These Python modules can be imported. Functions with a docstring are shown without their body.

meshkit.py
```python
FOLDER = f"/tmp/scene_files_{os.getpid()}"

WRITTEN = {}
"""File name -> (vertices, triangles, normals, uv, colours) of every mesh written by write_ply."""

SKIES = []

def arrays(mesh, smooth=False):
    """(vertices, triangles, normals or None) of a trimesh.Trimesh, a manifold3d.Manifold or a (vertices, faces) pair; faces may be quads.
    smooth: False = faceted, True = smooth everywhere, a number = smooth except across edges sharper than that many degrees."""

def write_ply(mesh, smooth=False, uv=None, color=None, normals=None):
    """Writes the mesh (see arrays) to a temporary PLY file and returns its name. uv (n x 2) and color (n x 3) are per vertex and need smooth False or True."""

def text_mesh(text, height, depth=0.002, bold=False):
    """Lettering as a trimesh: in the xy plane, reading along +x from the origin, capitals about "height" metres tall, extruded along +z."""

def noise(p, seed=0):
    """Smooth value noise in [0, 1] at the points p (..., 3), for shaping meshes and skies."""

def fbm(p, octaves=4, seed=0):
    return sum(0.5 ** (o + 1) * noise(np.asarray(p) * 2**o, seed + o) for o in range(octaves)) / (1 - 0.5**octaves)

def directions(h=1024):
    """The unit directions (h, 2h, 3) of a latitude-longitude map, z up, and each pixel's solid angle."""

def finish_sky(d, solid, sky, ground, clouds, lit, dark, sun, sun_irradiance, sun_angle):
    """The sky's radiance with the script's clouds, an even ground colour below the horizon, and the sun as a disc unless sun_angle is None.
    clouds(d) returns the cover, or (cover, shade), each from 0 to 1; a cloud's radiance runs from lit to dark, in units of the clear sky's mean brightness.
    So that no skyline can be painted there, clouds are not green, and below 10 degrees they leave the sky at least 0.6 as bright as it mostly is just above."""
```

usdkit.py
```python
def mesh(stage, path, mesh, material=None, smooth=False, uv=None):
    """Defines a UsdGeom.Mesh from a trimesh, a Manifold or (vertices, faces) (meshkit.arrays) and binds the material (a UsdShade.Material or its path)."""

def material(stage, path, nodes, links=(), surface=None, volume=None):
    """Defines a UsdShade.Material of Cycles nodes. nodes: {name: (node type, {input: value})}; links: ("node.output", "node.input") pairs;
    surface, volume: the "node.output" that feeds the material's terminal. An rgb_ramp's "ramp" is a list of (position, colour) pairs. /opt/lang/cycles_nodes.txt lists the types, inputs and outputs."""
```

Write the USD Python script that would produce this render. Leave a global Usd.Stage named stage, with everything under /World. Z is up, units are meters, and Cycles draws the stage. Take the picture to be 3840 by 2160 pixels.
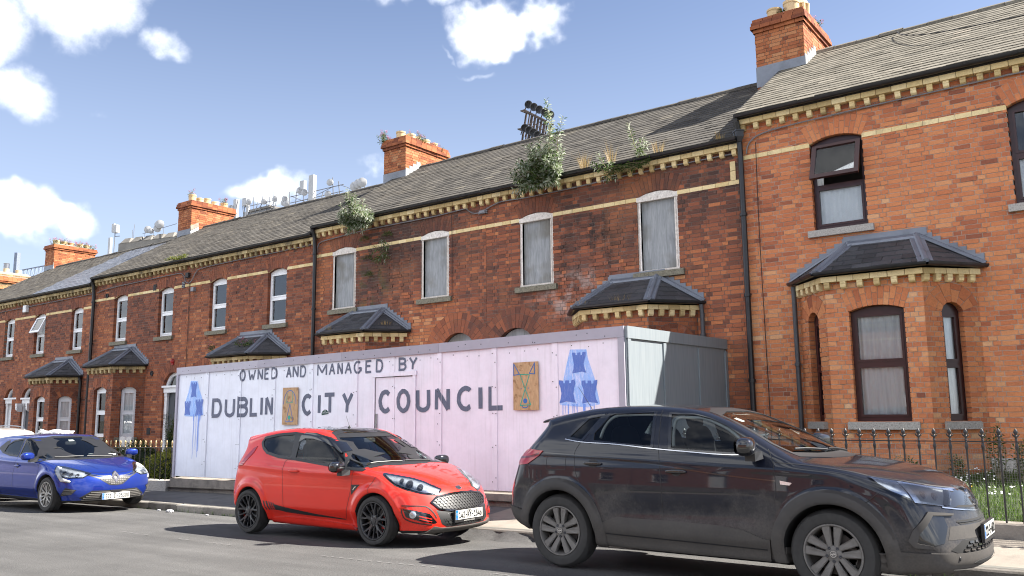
import math, random
import numpy as np, trimesh, shapely
from shapely.geometry import Polygon, box as sbox, LineString, Point
from shapely import affinity
from shapely.ops import unary_union
from pxr import Usd, UsdGeom, UsdShade, UsdLux, Sdf, Gf, Vt
import usdkit, meshkit

stage = Usd.Stage.CreateInMemory()
UsdGeom.SetStageUpAxis(stage, UsdGeom.Tokens.z)
UsdGeom.SetStageMetersPerUnit(stage, 1.0)
UsdGeom.Xform.Define(stage, '/World')
rng = np.random.default_rng(7)
PI = math.pi

# ---------------------------------------------------------------- camera
CAM = np.array([0.0, 0.0, 1.51])
F_PX, PITCH, YAW, ROLL = 3174.6, math.radians(8.5137), math.radians(36.6117), math.radians(-0.5698)
fw = np.array([-math.sin(YAW)*math.cos(PITCH), math.cos(YAW)*math.cos(PITCH), math.sin(PITCH)])
r_ = np.array([math.cos(YAW), math.sin(YAW), 0]); u_ = np.cross(r_, fw)
RIGHT = math.cos(ROLL)*r_ + math.sin(ROLL)*u_; UP = -math.sin(ROLL)*r_ + math.cos(ROLL)*u_
cam = UsdGeom.Camera.Define(stage, '/World/camera')
cam.AddTransformOp().Set(Gf.Matrix4d(*RIGHT, 0, *UP, 0, *(-fw), 0, *CAM, 1))
cam.CreateHorizontalApertureAttr(36.0); cam.CreateVerticalApertureAttr(20.25)
cam.CreateFocalLengthAttr(36.0*F_PX/3840); cam.CreateClippingRangeAttr((0.05, 5000))
EXPOSURE = 2.6
cam.CreateExposureAttr(EXPOSURE)

def project(p):
    d = np.asarray(p, float) - CAM
    z = d @ fw
    return np.stack([1920 + F_PX*(d @ RIGHT)/z, 1080 - F_PX*(d @ UP)/z, z], -1)

# ---------------------------------------------------------------- sky and sun
SUN = np.array([0.82, 0.50, 1.0]); SUN /= np.linalg.norm(SUN)
SKY_STRENGTH, SUN_INTENSITY = 0.052, 0.78
CLOUDS = [  # (centre x/y, z/y seen from the street; radii; tilt; weight)
    (-2.25, 1.15, 0.75, 0.20, -0.42, 1.0), (-1.75, 0.86, 0.22, 0.075, -0.45, 0.9), (-2.9, 1.25, 0.7, 0.25, -0.3, 1.0),
    (-0.80, 0.64, 0.15, 0.075, -0.35, 1.0), (-0.72, 0.60, 0.10, 0.05, -0.2, 0.9), (-0.95,0.73,0.16,0.06,-0.3,0.9),
    (-2.45, 0.90, 0.42, 0.10, -0.35, 0.75), (-2.05, 0.77, 0.16, 0.035, -0.4, 0.4), (-2.45, 0.56, 0.42, 0.09, -0.22, 1.0), (-2.1, 0.49, 0.2, 0.05, -0.2, 0.85),
    (-1.31, 0.44, 0.17, 0.045, -0.1, 0.75), (-1.05, 0.44, 0.08, 0.03, 0, 0.5), (-0.88, 0.60, 0.07, 0.013, -0.4, 0.45), (-0.80, 0.545, 0.07, 0.018, -0.3, 0.4)]

def sky_material():
    N = {'tc': ('texture_coordinate', {}), 'sky': ('sky_texture', {'sky_type': 'single_scattering', 'sun_disc': False, 'sun_elevation': math.asin(SUN[2]),
                'sun_rotation': math.atan2(SUN[0], SUN[1]), 'altitude': 20.0, 'air_density': 1.0, 'aerosol_density': 0.6, 'ozone_density': 1.6}),
         'sep': ('separate_xyz', {}),
         'ay': ('math', {'math_type': 'absolute'}), 'sy': ('math', {'math_type': 'maximum', 'value2': 0.05}),
         'px': ('math', {'math_type': 'divide'}), 'pz': ('math', {'math_type': 'divide'}), 'cmb': ('combine_xyz', {}),
         'warp': ('noise_texture', {'scale': 9.0, 'detail': 4.0, 'roughness': 0.6}), 'wsub': ('vector_math', {'math_type': 'subtract', 'vector2': (0.5, 0.5, 0.5)}),
         'wsc': ('vector_math', {'math_type': 'scale', 'scale': 0.24}), 'p2': ('vector_math', {'math_type': 'add'})}
    L = [('tc.generated', 'sep.vector'), ('sep.y', 'ay.value1'), ('ay.value', 'sy.value1'), ('sep.x', 'px.value1'), ('sy.value', 'px.value2'),
         ('sep.z', 'pz.value1'), ('sy.value', 'pz.value2'), ('px.value', 'cmb.x'), ('sep.y', 'cmb.y'), ('pz.value', 'cmb.z'),
         ('tc.generated', 'warp.vector'), ('warp.color', 'wsub.vector1'), ('wsub.vector', 'wsc.vector1'), ('cmb.vector', 'p2.vector1'), ('wsc.vector', 'p2.vector2')]
    prev = None
    for k, (cx, cz, rx, rz, tilt, w) in enumerate(CLOUDS):   # soft elliptical clumps, broken up by the noise below
        c, s = math.cos(tilt), math.sin(tilt)
        N[f's{k}'] = ('vector_math', {'math_type': 'subtract', 'vector2': (cx, 0, cz)})
        N[f'a{k}'] = ('vector_math', {'math_type': 'dot_product', 'vector2': (c/rx, 0, s/rx)})
        N[f'b{k}'] = ('vector_math', {'math_type': 'dot_product', 'vector2': (-s/rz, 0, c/rz)})
        N[f'c{k}'] = ('combine_xyz', {}); N[f'l{k}'] = ('vector_math', {'math_type': 'length'})
        N[f'm{k}'] = ('map_range', {'range_type': 'smootherstep', 'from_min': 1.25, 'from_max': 0.0, 'to_min': 0.0, 'to_max': w, 'clamp': True})
        L += [('p2.vector', f's{k}.vector1'), (f's{k}.vector', f'a{k}.vector1'), (f's{k}.vector', f'b{k}.vector1'), (f'a{k}.value', f'c{k}.x'), (f'b{k}.value', f'c{k}.y'),
              (f'c{k}.vector', f'l{k}.vector1'), (f'l{k}.value', f'm{k}.value')]
        if prev is None: prev = f'm{k}.result'
        else:
            N[f'x{k}'] = ('math', {'math_type': 'maximum'}); L += [(prev, f'x{k}.value1'), (f'm{k}.result', f'x{k}.value2')]; prev = f'x{k}.value'
    N['n1'] = ('noise_texture', {'scale': 7.0, 'detail': 7.0, 'roughness': 0.62})
    N['nm'] = ('map_range', {'from_min': 0.28, 'from_max': 0.72, 'to_min': -0.6, 'to_max': 0.5})
    N['wide'] = ('noise_texture', {'scale': 2.4, 'detail': 6.0, 'roughness': 0.55})
    N['wm'] = ('map_range', {'from_min': 0.43, 'from_max': 0.62, 'to_min': 0.0, 'to_max': 1.1, 'clamp': True})
    N['back'] = ('map_range', {'from_min': 0.25, 'from_max': -0.1, 'to_min': 0.0, 'to_max': 1.0, 'clamp': True})
    N['wb'] = ('math', {'math_type': 'multiply'}); N['front'] = ('map_range', {'from_min': -0.02, 'from_max': 0.12, 'to_min': 0.0, 'to_max': 1.0, 'clamp': True})
    N['pf'] = ('math', {'math_type': 'multiply'}); N['mx'] = ('math', {'math_type': 'maximum'})
    N['gate'] = ('map_range', {'from_min': 0.0, 'from_max': 0.35, 'clamp': True})
    N['ng'] = ('math', {'math_type': 'multiply'}); N['sum'] = ('math', {'math_type': 'add'})
    N['cov'] = ('map_range', {'range_type': 'smoothstep', 'from_min': 0.14, 'from_max': 1.12, 'to_min': 0.0, 'to_max': 0.95, 'clamp': True})
    N['hazeh'] = ('map_range', {'range_type': 'smoothstep', 'from_min': 0.55, 'from_max': 0.05, 'to_min': 0.0, 'to_max': 0.6, 'clamp': True})
    N['shade'] = ('rgb_ramp', {'ramp': [(0.0, (5.6, 5.8, 6.2)), (0.55, (6.8, 6.9, 7.0)), (1.0, (7.8, 7.8, 7.7))]})
    N['gain'] = ('mix', {'mix_type': 'multiply', 'fac': 1.0, 'color2': SKY_TINT})
    N['hz'] = ('mix', {'mix_type': 'mix', 'color2': (2.5, 2.9, 3.7)}); N['mix'] = ('mix', {'mix_type': 'mix'})
    N['bg'] = ('background_shader', {'strength': SKY_STRENGTH})
    L += [('tc.generated', 'n1.vector'), ('n1.fac', 'nm.value'), ('tc.generated', 'wide.vector'), ('wide.fac', 'wm.value'), ('sep.y', 'back.value'), ('wm.result', 'wb.value1'), ('back.result', 'wb.value2'),
          ('sep.y', 'front.value'), (prev, 'pf.value1'), ('front.result', 'pf.value2'), ('pf.value', 'mx.value1'), ('wb.value', 'mx.value2'),
          ('mx.value', 'gate.value'), ('gate.result', 'ng.value1'), ('nm.result', 'ng.value2'), ('mx.value', 'sum.value1'), ('ng.value', 'sum.value2'), ('sum.value', 'cov.value'),
          ('n1.fac', 'shade.fac'), ('sky.color', 'gain.color1'), ('sep.z', 'hazeh.value'), ('hazeh.result', 'hz.fac'), ('gain.color', 'hz.color1'),
          ('cov.result', 'mix.fac'), ('hz.color', 'mix.color1'), ('shade.color', 'mix.color2'), ('mix.color', 'bg.color')]
    return usdkit.material(stage, '/World/Looks/sky', N, L, surface='bg.background')
SKY_TINT = (.62, .57, .59)
dome = UsdLux.DomeLight.Define(stage, '/World/sky')
dome.GetPrim().SetCustomDataByKey('kind', 'structure'); dome.GetPrim().SetCustomDataByKey('label', 'bright blue sky with scattered white cumulus clouds')
UsdShade.MaterialBindingAPI.Apply(dome.GetPrim()).Bind(sky_material())
sun = UsdLux.DistantLight.Define(stage, '/World/sun')
sun.CreateNormalizeAttr(True); sun.CreateIntensityAttr(SUN_INTENSITY); sun.CreateAngleAttr(0.5); sun.CreateColorAttr(Gf.Vec3f(1.0, 0.95, 0.87))
zc = SUN; xc = np.cross([0, 0, 1], zc); xc /= np.linalg.norm(xc); yc = np.cross(zc, xc)
sun.AddTransformOp().Set(Gf.Matrix4d(*xc, 0, *yc, 0, *zc, 0, 0, 0, 0, 1))

# ---------------------------------------------------------------- helpers: prims
COUNT = {}
def numbered(parent, name):
    k = (parent, name); n = COUNT.get(k, 0); COUNT[k] = n + 1
    return name if n == 0 else f'{name}_{n:03d}'
ORIGIN = {'/World': np.zeros(3)}
def setd(prim, **kw):
    for k, v in kw.items():
        if v: prim.SetCustomDataByKey({'cat': 'category'}.get(k, k), v)
def thing(name, label, cat, loc=(0, 0, 0), group=None, kind=None):
    path = '/World/' + numbered('/World', name)
    x = UsdGeom.Xform.Define(stage, path); x.AddTranslateOp().Set(Gf.Vec3d(*map(float, loc)))
    setd(x.GetPrim(), label=label, cat=cat, group=group, kind=kind)
    ORIGIN[path] = np.array(loc, float)
    return path
def put(parent, name, mesh, mat, smooth=None, tone=None, kind=None, label=None, cat=None, group=None, exact=False):
    """one Mesh prim in world coordinates under parent ('/World' or a thing's or part's path)"""
    path = parent + '/' + (name if exact else numbered(parent, name))
    if isinstance(mesh, MB): v, f, t = mesh.arrays(); tone = t if tone is None else tone; nrm = None
    elif isinstance(mesh, tuple) and len(mesh) == 3: v, f, nrm = mesh
    else:
        v, f, nrm = meshkit.arrays(mesh, False); 
    if smooth:
        v, f, nrm = meshkit.arrays((v, f), smooth)
        if tone is not None and np.ndim(tone) and len(tone) != len(v): tone = float(np.mean(tone))
    v = np.asarray(v, float) - ORIGIN[parent]
    ORIGIN[path] = ORIGIN[parent]
    m = UsdGeom.Mesh.Define(stage, path)
    m.CreatePointsAttr(Vt.Vec3fArray.FromNumpy(np.ascontiguousarray(v, np.float32)))
    f = np.ascontiguousarray(f, np.int32)
    m.CreateFaceVertexCountsAttr(Vt.IntArray.FromNumpy(np.full(len(f), f.shape[1], np.int32)))
    m.CreateFaceVertexIndicesAttr(Vt.IntArray.FromNumpy(f.ravel()))
    m.CreateSubdivisionSchemeAttr('none')
    if nrm is not None:
        m.CreateNormalsAttr(Vt.Vec3fArray.FromNumpy(np.ascontiguousarray(nrm, np.float32))); m.SetNormalsInterpolation('vertex')
    if tone is not None:
        pv = UsdGeom.PrimvarsAPI(m).CreatePrimvar('tone', Sdf.ValueTypeNames.FloatArray, 'vertex')
        pv.Set(Vt.FloatArray.FromNumpy(np.ascontiguousarray(np.broadcast_to(tone, (len(v),)), np.float32)))
    UsdShade.MaterialBindingAPI.Apply(m.GetPrim()).Bind(mat)
    setd(m.GetPrim(), label=label, cat=cat, group=group, kind=kind)
    return path

BOXF = np.array([[0,3,2,1],[4,5,6,7],[0,1,5,4],[1,2,6,5],[2,3,7,6],[3,0,4,7]])
BOXF = np.vstack([BOXF[:, [0,1,2]], BOXF[:, [0,2,3]]])
class MB:
    """collects shapes into one triangle mesh"""
    def __init__(s): s.v, s.f, s.t, s.n = [], [], [], 0
    def add(s, v, f, tone=0.5):
        v = np.asarray(v, float); f = np.asarray(f, int)
        if f.shape[1] == 4: f = np.vstack([f[:, [0,1,2]], f[:, [0,2,3]]])
        s.v.append(v); s.f.append(f + s.n); s.t.append(np.broadcast_to(np.asarray(tone, float), (len(v),))); s.n += len(v)
        return s
    def tm(s, mesh, tone=0.5, M=None):
        v = np.asarray(mesh.vertices); 
        if M is not None: v = v @ M[:3, :3].T + M[:3, 3]
        return s.add(v, mesh.faces, tone)
    def hexa(s, c8, tone=0.5): return s.add(c8, BOXF, tone)
    def box(s, lo, hi, tone=0.5):
        (x0,y0,z0),(x1,y1,z1) = lo, hi
        return s.hexa([(x0,y0,z0),(x1,y0,z0),(x1,y1,z0),(x0,y1,z0),(x0,y0,z1),(x1,y0,z1),(x1,y1,z1),(x0,y1,z1)], tone)
    def bar(s, a, b, w, h=None, up=(0,0,1), tone=0.5):
        a, b = np.array(a, float), np.array(b, float); d = b - a; d /= np.linalg.norm(d) + 1e-12
        up = np.array(up, float)
        if abs(d @ up) > .98: up = np.array([1.0, 0, 0])
        x = np.cross(d, up); x /= np.linalg.norm(x); y = np.cross(x, d); h = h or w
        x, y = x*w/2, y*h/2
        return s.hexa([a-x-y, a+x-y, a+x+y, a-x+y, b-x-y, b+x-y, b+x+y, b-x+y], tone)
    def tube(s, pts, r, sides=8, caps=True, tone=0.5):
        p = np.asarray(pts, float); t = np.gradient(p, axis=0); t /= np.linalg.norm(t, axis=1, keepdims=True) + 1e-12
        ref = np.array([0,0,1.0]) if np.abs(t[:, 2]).mean() < .8 else np.array([1.0,0,0])
        a = np.cross(t, ref); a /= np.linalg.norm(a, axis=1, keepdims=True) + 1e-12; b = np.cross(t, a)
        g = np.arange(sides)*2*PI/sides; rr = np.broadcast_to(np.asarray(r, float), (len(p),))
        v = (p[:, None] + rr[:, None, None]*(np.cos(g)[None, :, None]*a[:, None] + np.sin(g)[None, :, None]*b[:, None])).reshape(-1, 3)
        i, j = np.meshgrid(np.arange(len(p)-1), np.arange(sides), indexing='ij')
        q = np.stack([i*sides+j, i*sides+(j+1) % sides, (i+1)*sides+(j+1) % sides, (i+1)*sides+j], -1).reshape(-1, 4)
        s.add(v, q, tone)
        if caps:
            for k, o in ((0, 1), (len(p)-1, -1)):
                idx = np.arange(sides); ring = v[k*sides:(k+1)*sides]
                tri = np.array([[sides, i, (i+1) % sides][::o] for i in idx]); s.add(np.vstack([ring, p[k]]), tri, tone)
        return s
    def lathe(s, prof, base, axis=(0,0,1), sides=16, tone=0.5):
        """prof: (radius, height along axis) list"""
        ax = np.array(axis, float); ax /= np.linalg.norm(ax); ref = np.array([1.0,0,0]) if abs(ax[0]) < .8 else np.array([0,1.0,0])
        a = np.cross(ax, ref); a /= np.linalg.norm(a); b = np.cross(ax, a); g = np.arange(sides)*2*PI/sides
        v = np.concatenate([np.asarray(base) + ax*h + r*(np.cos(g)[:, None]*a + np.sin(g)[:, None]*b) for r, h in prof])
        n = len(prof); i, j = np.meshgrid(np.arange(n-1), np.arange(sides), indexing='ij')
        q = np.stack([i*sides+j, i*sides+(j+1) % sides, (i+1)*sides+(j+1) % sides, (i+1)*sides+j], -1).reshape(-1, 4)
        return s.add(v, q, tone)
    def prism(s, poly, fmap, d0, d1, tone=0.5):
        """extrudes a shapely polygon; fmap(u, w, d) -> xyz"""
        for g in getattr(poly, 'geoms', [poly]):
            if g.is_empty or g.area < 1e-7: continue
            try: v2, f2 = trimesh.creation.triangulate_polygon(g, engine='earcut')
            except Exception: continue
            n = len(v2); A = fmap(v2[:, 0], v2[:, 1], d0); B = fmap(v2[:, 0], v2[:, 1], d1)
            s.add(np.vstack([A, B]), np.vstack([f2[:, ::-1], f2 + n]), tone)
            for ring in [g.exterior, *g.interiors]:
                c = np.array(ring.coords)[:-1]; m = len(c); P0 = fmap(c[:, 0], c[:, 1], d0); P1 = fmap(c[:, 0], c[:, 1], d1)
                k = np.arange(m); s.add(np.vstack([P0, P1]), np.stack([k, (k+1) % m, (k+1) % m + m, k + m], -1), tone)
        return s
    def arrays(s):
        return np.concatenate(s.v), np.concatenate(s.f), np.concatenate(s.t)
    def __bool__(s): return s.n > 0

# ---------------------------------------------------------------- helpers: materials
MATS = {}
def mat(name, nodes, links, surface='p.BSDF'):
    MATS[name] = usdkit.material(stage, '/World/Looks/' + name, nodes, links, surface=surface); return MATS[name]
def lin(r, g, b):
    c = np.array([r, g, b])/255.0
    return tuple(np.where(c < .04045, c/12.92, ((c+.055)/1.055)**2.4))
def plain(name, color, rough=.6, scale=6.0, amount=.25, bump=0.0, bscale=60.0, metallic=0.0, spec=.5, coat=0.0, dark=None):
    """one colour, unevenly worn: two noises move it between a darker and a lighter tone"""
    c = np.array(color); d = np.array(dark) if dark is not None else c*(1-amount); l = c*(1+amount*.6)
    N = {'g': ('geometry', {}), 'n': ('noise_texture', {'scale': scale, 'detail': 6.0, 'roughness': .65}), 'r': ('rgb_ramp', {'ramp': [(.3, d), (.5, c), (.72, l)]}),
         'p': ('principled_bsdf', {'roughness': rough, 'metallic': metallic, 'specular_ior_level': spec, 'coat_weight': coat})}
    L = [('g.position', 'n.vector'), ('n.fac', 'r.fac'), ('r.color', 'p.base_color')]
    if bump:
        N['bn'] = ('noise_texture', {'scale': bscale, 'detail': 5.0, 'roughness': .7}); N['b'] = ('bump', {'strength': bump, 'distance': .01})
        L += [('g.position', 'bn.vector'), ('bn.fac', 'b.height'), ('b.normal', 'p.normal')]
    return mat(name, N, L)
def toned(name, ramp, rough=.85, grain=.25, gscale=40.0, stain=None, bump=.35, spec=.3):
    """the 'tone' of each piece picks its colour from ramp; grain on top; stain = list of (colour, noise scale, low, high, stretch xyz, amount[, mask (centre, radii)])"""
    N = {'g': ('geometry', {}), 'a': ('attribute', {'attribute': 'tone'}), 'r': ('rgb_ramp', {'ramp': ramp}),
         'n': ('noise_texture', {'scale': gscale, 'detail': 5.0, 'roughness': .7}), 'nr': ('map_range', {'from_min': .25, 'from_max': .75, 'to_min': 1-grain, 'to_max': 1+grain}),
         'm': ('mix', {'mix_type': 'multiply', 'fac': 1.0}), 'p': ('principled_bsdf', {'roughness': rough, 'specular_ior_level': spec}),
         'b': ('bump', {'strength': bump, 'distance': .006})}
    L = [('a.fac', 'r.fac'), ('g.position', 'n.vector'), ('n.fac', 'nr.value'), ('r.color', 'm.color1'), ('nr.result', 'm.color2'), ('n.fac', 'b.height'), ('b.normal', 'p.normal')]
    cur = 'm.color'
    for k, st in enumerate(stain or []):
        col, sc, lo, hi, stretch, amt = st[:6]
        N[f'sm{k}'] = ('mapping', {'scale': stretch}); N[f'sn{k}'] = ('noise_texture', {'scale': sc, 'detail': 6.0, 'roughness': .7})
        N[f'sr{k}'] = ('map_range', {'from_min': lo, 'from_max': hi, 'to_min': 0.0, 'to_max': amt, 'clamp': True}); N[f'sx{k}'] = ('mix', {'mix_type': 'mix', 'color2': col})
        L += [('g.position', f'sm{k}.vector'), (f'sm{k}.vector', f'sn{k}.vector'), (f'sn{k}.fac', f'sr{k}.value')]
        fac = f'sr{k}.result'
        if len(st) > 6:
            (c, rad) = st[6]
            N[f'so{k}'] = ('vector_math', {'math_type': 'subtract', 'vector2': c}); N[f'sd{k}'] = ('vector_math', {'math_type': 'divide', 'vector2': rad})
            N[f'sl{k}'] = ('vector_math', {'math_type': 'length'}); N[f'sf{k}'] = ('map_range', {'range_type': 'smoothstep', 'from_min': 1.0, 'from_max': .3, 'clamp': True}); N[f'sq{k}'] = ('math', {'math_type': 'multiply'})
            L += [('g.position', f'so{k}.vector1'), (f'so{k}.vector', f'sd{k}.vector1'), (f'sd{k}.vector', f'sl{k}.vector1'), (f'sl{k}.value', f'sf{k}.value'), (fac, f'sq{k}.value1'), (f'sf{k}.result', f'sq{k}.value2')]
            fac = f'sq{k}.value'
        L += [(fac, f'sx{k}.fac'), (cur, f'sx{k}.color1')]; cur = f'sx{k}.color'
    L.append((cur, 'p.base_color'))
    return mat(name, N, L)
def glass(name, tint=(1, 1, 1), ior=1.5, rough=0.0, refl=1.0):
    return mat(name, {'f': ('fresnel', {'IOR': ior}), 't': ('transparent_bsdf', {'color': tint}), 'g': ('glossy_bsdf', {'color': (refl, refl, refl), 'roughness': rough}), 'm': ('mix_closure', {})},
               [('f.fac', 'm.fac'), ('t.BSDF', 'm.closure1'), ('g.BSDF', 'm.closure2')], surface='m.closure')
def smoothpath(pts, n=40):
    from scipy.interpolate import PchipInterpolator
    p = np.asarray(pts, float); t = np.r_[0, np.cumsum(np.linalg.norm(np.diff(p, axis=0), axis=1))]
    return PchipInterpolator(t, p)(np.linspace(0, t[-1], n))
# ================================================================ materials of the street
BRICK_D = [(0, (.20,.066,.038)), (.2, (.34,.108,.050)), (.45, (.455,.158,.066)), (.65, (.50,.195,.082)), (.85, (.52,.245,.115)), (1, (.56,.33,.18))]
BRICK_C = [(0, (.062,.032,.026)), (.2, (.105,.043,.030)), (.42, (.185,.063,.036)), (.62, (.29,.092,.043)), (.85, (.40,.145,.060)), (1, (.48,.23,.11))]
BRICK_B = [(0, (.085,.034,.024)), (.25, (.145,.050,.030)), (.5, (.225,.073,.037)), (.75, (.32,.108,.046)), (1, (.42,.18,.08))]
m_brick = {'D': toned('brick_orange', BRICK_D, stain=[((.50,.26,.13), 1.3, .56, .72, (1,1,1.6), .35), ((.10,.06,.05), .9, .62, .8, (1,1,.5), .5)]),
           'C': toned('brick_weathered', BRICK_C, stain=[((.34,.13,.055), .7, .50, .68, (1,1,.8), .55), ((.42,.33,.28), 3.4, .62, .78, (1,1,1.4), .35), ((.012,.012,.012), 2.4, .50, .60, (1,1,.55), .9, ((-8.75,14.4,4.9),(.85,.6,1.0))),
                 ((.05,.075,.02), 4.0, .50, .66, (1,1,.7), .6, ((-15.0,14.4,4.3),(.9,.6,1.6))), ((.40,.33,.30), 3.0, .48, .62, (1,1,.9), .6, ((-9.0,14.4,3.9),(1.5,.6,.7)))]),
           'B': toned('brick_brown', BRICK_B, stain=[((.36,.13,.05), .8, .54, .7, (1,1,1), .4), ((.05,.03,.025), 1.0, .58, .75, (1,1,.5), .55)]),
           'K': toned('brick_chimney', [(0, (.15,.045,.022)), (.3, (.25,.078,.032)), (.6, (.34,.115,.045)), (1, (.38,.18,.085))], stain=[((.07,.05,.04), 2.0, .58, .75, (1,1,.6), .5)])}
def mortar(name, c): return plain(name, c, rough=.95, scale=14, amount=.35, bump=.4, bscale=120)
m_mortar = {'D': mortar('mortar_grey', (.37,.31,.265)), 'C': mortar('mortar_dirty', (.15,.122,.105)), 'B': mortar('mortar_brown', (.165,.13,.105)), 'K': mortar('mortar_chimney', (.26,.22,.185))}
m_yellow = toned('yellow_brick', [(0, (.36,.26,.12)), (.5, (.60,.46,.23)), (1, (.70,.57,.33))], grain=.18, stain=[((.10,.085,.06), 3.0, .55, .72, (1,1,1), .65)])
m_yellow_dirty = toned('yellow_brick_sooty', [(0, (.24,.18,.085)), (.5, (.43,.33,.165)), (1, (.54,.43,.24))], grain=.2, stain=[((.07,.06,.045), 3.0, .50, .68, (1,1,1), .75)])
m_slate = toned('roof_slate', [(0, (.052,.048,.043)), (.5, (.088,.081,.072)), (.9, (.120,.110,.095)), (1, (.15,.135,.11))], rough=.9, grain=.3, gscale=25, stain=[((.055,.047,.035), 5.0, .56, .70, (1,1,1), .7), ((.16,.14,.11), 1.2, .52, .70, (1,1,1), .45)], spec=.15)
m_slate_pale = toned('roof_slate_pale', [(0, (.105,.096,.078)), (.5, (.165,.150,.122)), (.9, (.21,.19,.155)), (1, (.24,.21,.17))], rough=.9, grain=.3, gscale=25, stain=[((.075,.062,.04), 5.0, .56, .70, (1,1,1), .7)], spec=.15)
m_slate_blue = toned('roof_slate_smooth', [(0, (.085,.09,.11)), (.5, (.12,.128,.15)), (1, (.15,.158,.18))], rough=.38, grain=.12, stain=[((.12,.115,.11), 1.0, .55, .75, (1,1,1), .5)], spec=.9)
m_slate_dark = toned('bay_slate', [(0, (.030,.030,.034)), (.5, (.055,.056,.062)), (1, (.085,.085,.092))], rough=.6, grain=.3, stain=[((.02,.02,.02), 3.0, .5, .7, (1,1,1), .5), ((.12,.115,.10), 6.0, .60, .75, (1,1,1), .4)], spec=.5)
m_lead = plain('lead_sheet', (.15,.165,.20), rough=.5, scale=3.0, amount=.3, bump=.25, bscale=14, spec=.6)
m_flash = plain('grey_flashing', (.30,.305,.31), rough=.6, scale=4.0, amount=.35, bump=.2, bscale=30)
m_cement = plain('cement_fillet', (.21,.185,.15), rough=.95, scale=6, amount=.35, bump=.5, bscale=60)
m_gutter = plain('gutter_black', (.012,.012,.014), rough=.35, scale=5, amount=.5)
m_pipe = plain('pipe_black', (.011,.011,.013), rough=.30, scale=4, amount=.5)
m_pipe_grey = plain('pipe_dark_grey', (.045,.048,.055), rough=.4, scale=4, amount=.3)
m_fascia = plain('fascia_dark', (.022,.020,.019), rough=.8, scale=4, amount=.5, bump=.3)
m_sill = plain('granite_sill', (.33,.31,.285), rough=.9, scale=55, amount=.55, bump=.5, bscale=160)
m_sill_old = plain('granite_sill_mossy', (.17,.155,.115), rough=.95, scale=38, amount=.6, bump=.5, bscale=140)
m_upvc = plain('white_frame', (.74,.75,.77), rough=.35, scale=2.5, amount=.06)
m_brown = plain('brown_frame', (.028,.008,.008), rough=.3, scale=8, amount=.3)
m_oldwood = toned('weathered_timber', [(0, (.40,.35,.30)), (.5, (.62,.57,.52)), (1, (.72,.69,.66))], rough=.9, grain=.3, gscale=18, stain=[((.22,.17,.13), 14.0, .52, .66, (5,5,.7), .75), ((.05,.04,.03), 45.0, .68, .74, (1,1,1), .9)])
m_ply = mat('boarded_plywood', {'g': ('geometry', {}), 'mp': ('mapping', {'scale': (7, 7, .8)}), 'n': ('noise_texture', {'scale': 3.0, 'detail': 8.0, 'roughness': .7, 'distortion': .6}), 'n2': ('noise_texture', {'scale': 1.6, 'detail': 5.0}),
      'r': ('rgb_ramp', {'ramp': [(.25, (.15,.158,.165)), (.5, (.25,.263,.275)), (.75, (.36,.37,.375))]}), 'r2': ('map_range', {'from_min': .48, 'from_max': .68, 'to_min': 0, 'to_max': .7, 'clamp': True}), 'x': ('mix', {'color2': (.12,.105,.078)}), 'p': ('principled_bsdf', {'roughness': .85})},
      [('g.position', 'mp.vector'), ('mp.vector', 'n.vector'), ('g.position', 'n2.vector'), ('n.fac', 'r.fac'), ('n2.fac', 'r2.value'), ('r2.result', 'x.fac'), ('r.color', 'x.color1'), ('x.color', 'p.base_color')])
m_glass = glass('window_glass', (.93,.95,.96), ior=1.5)
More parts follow.
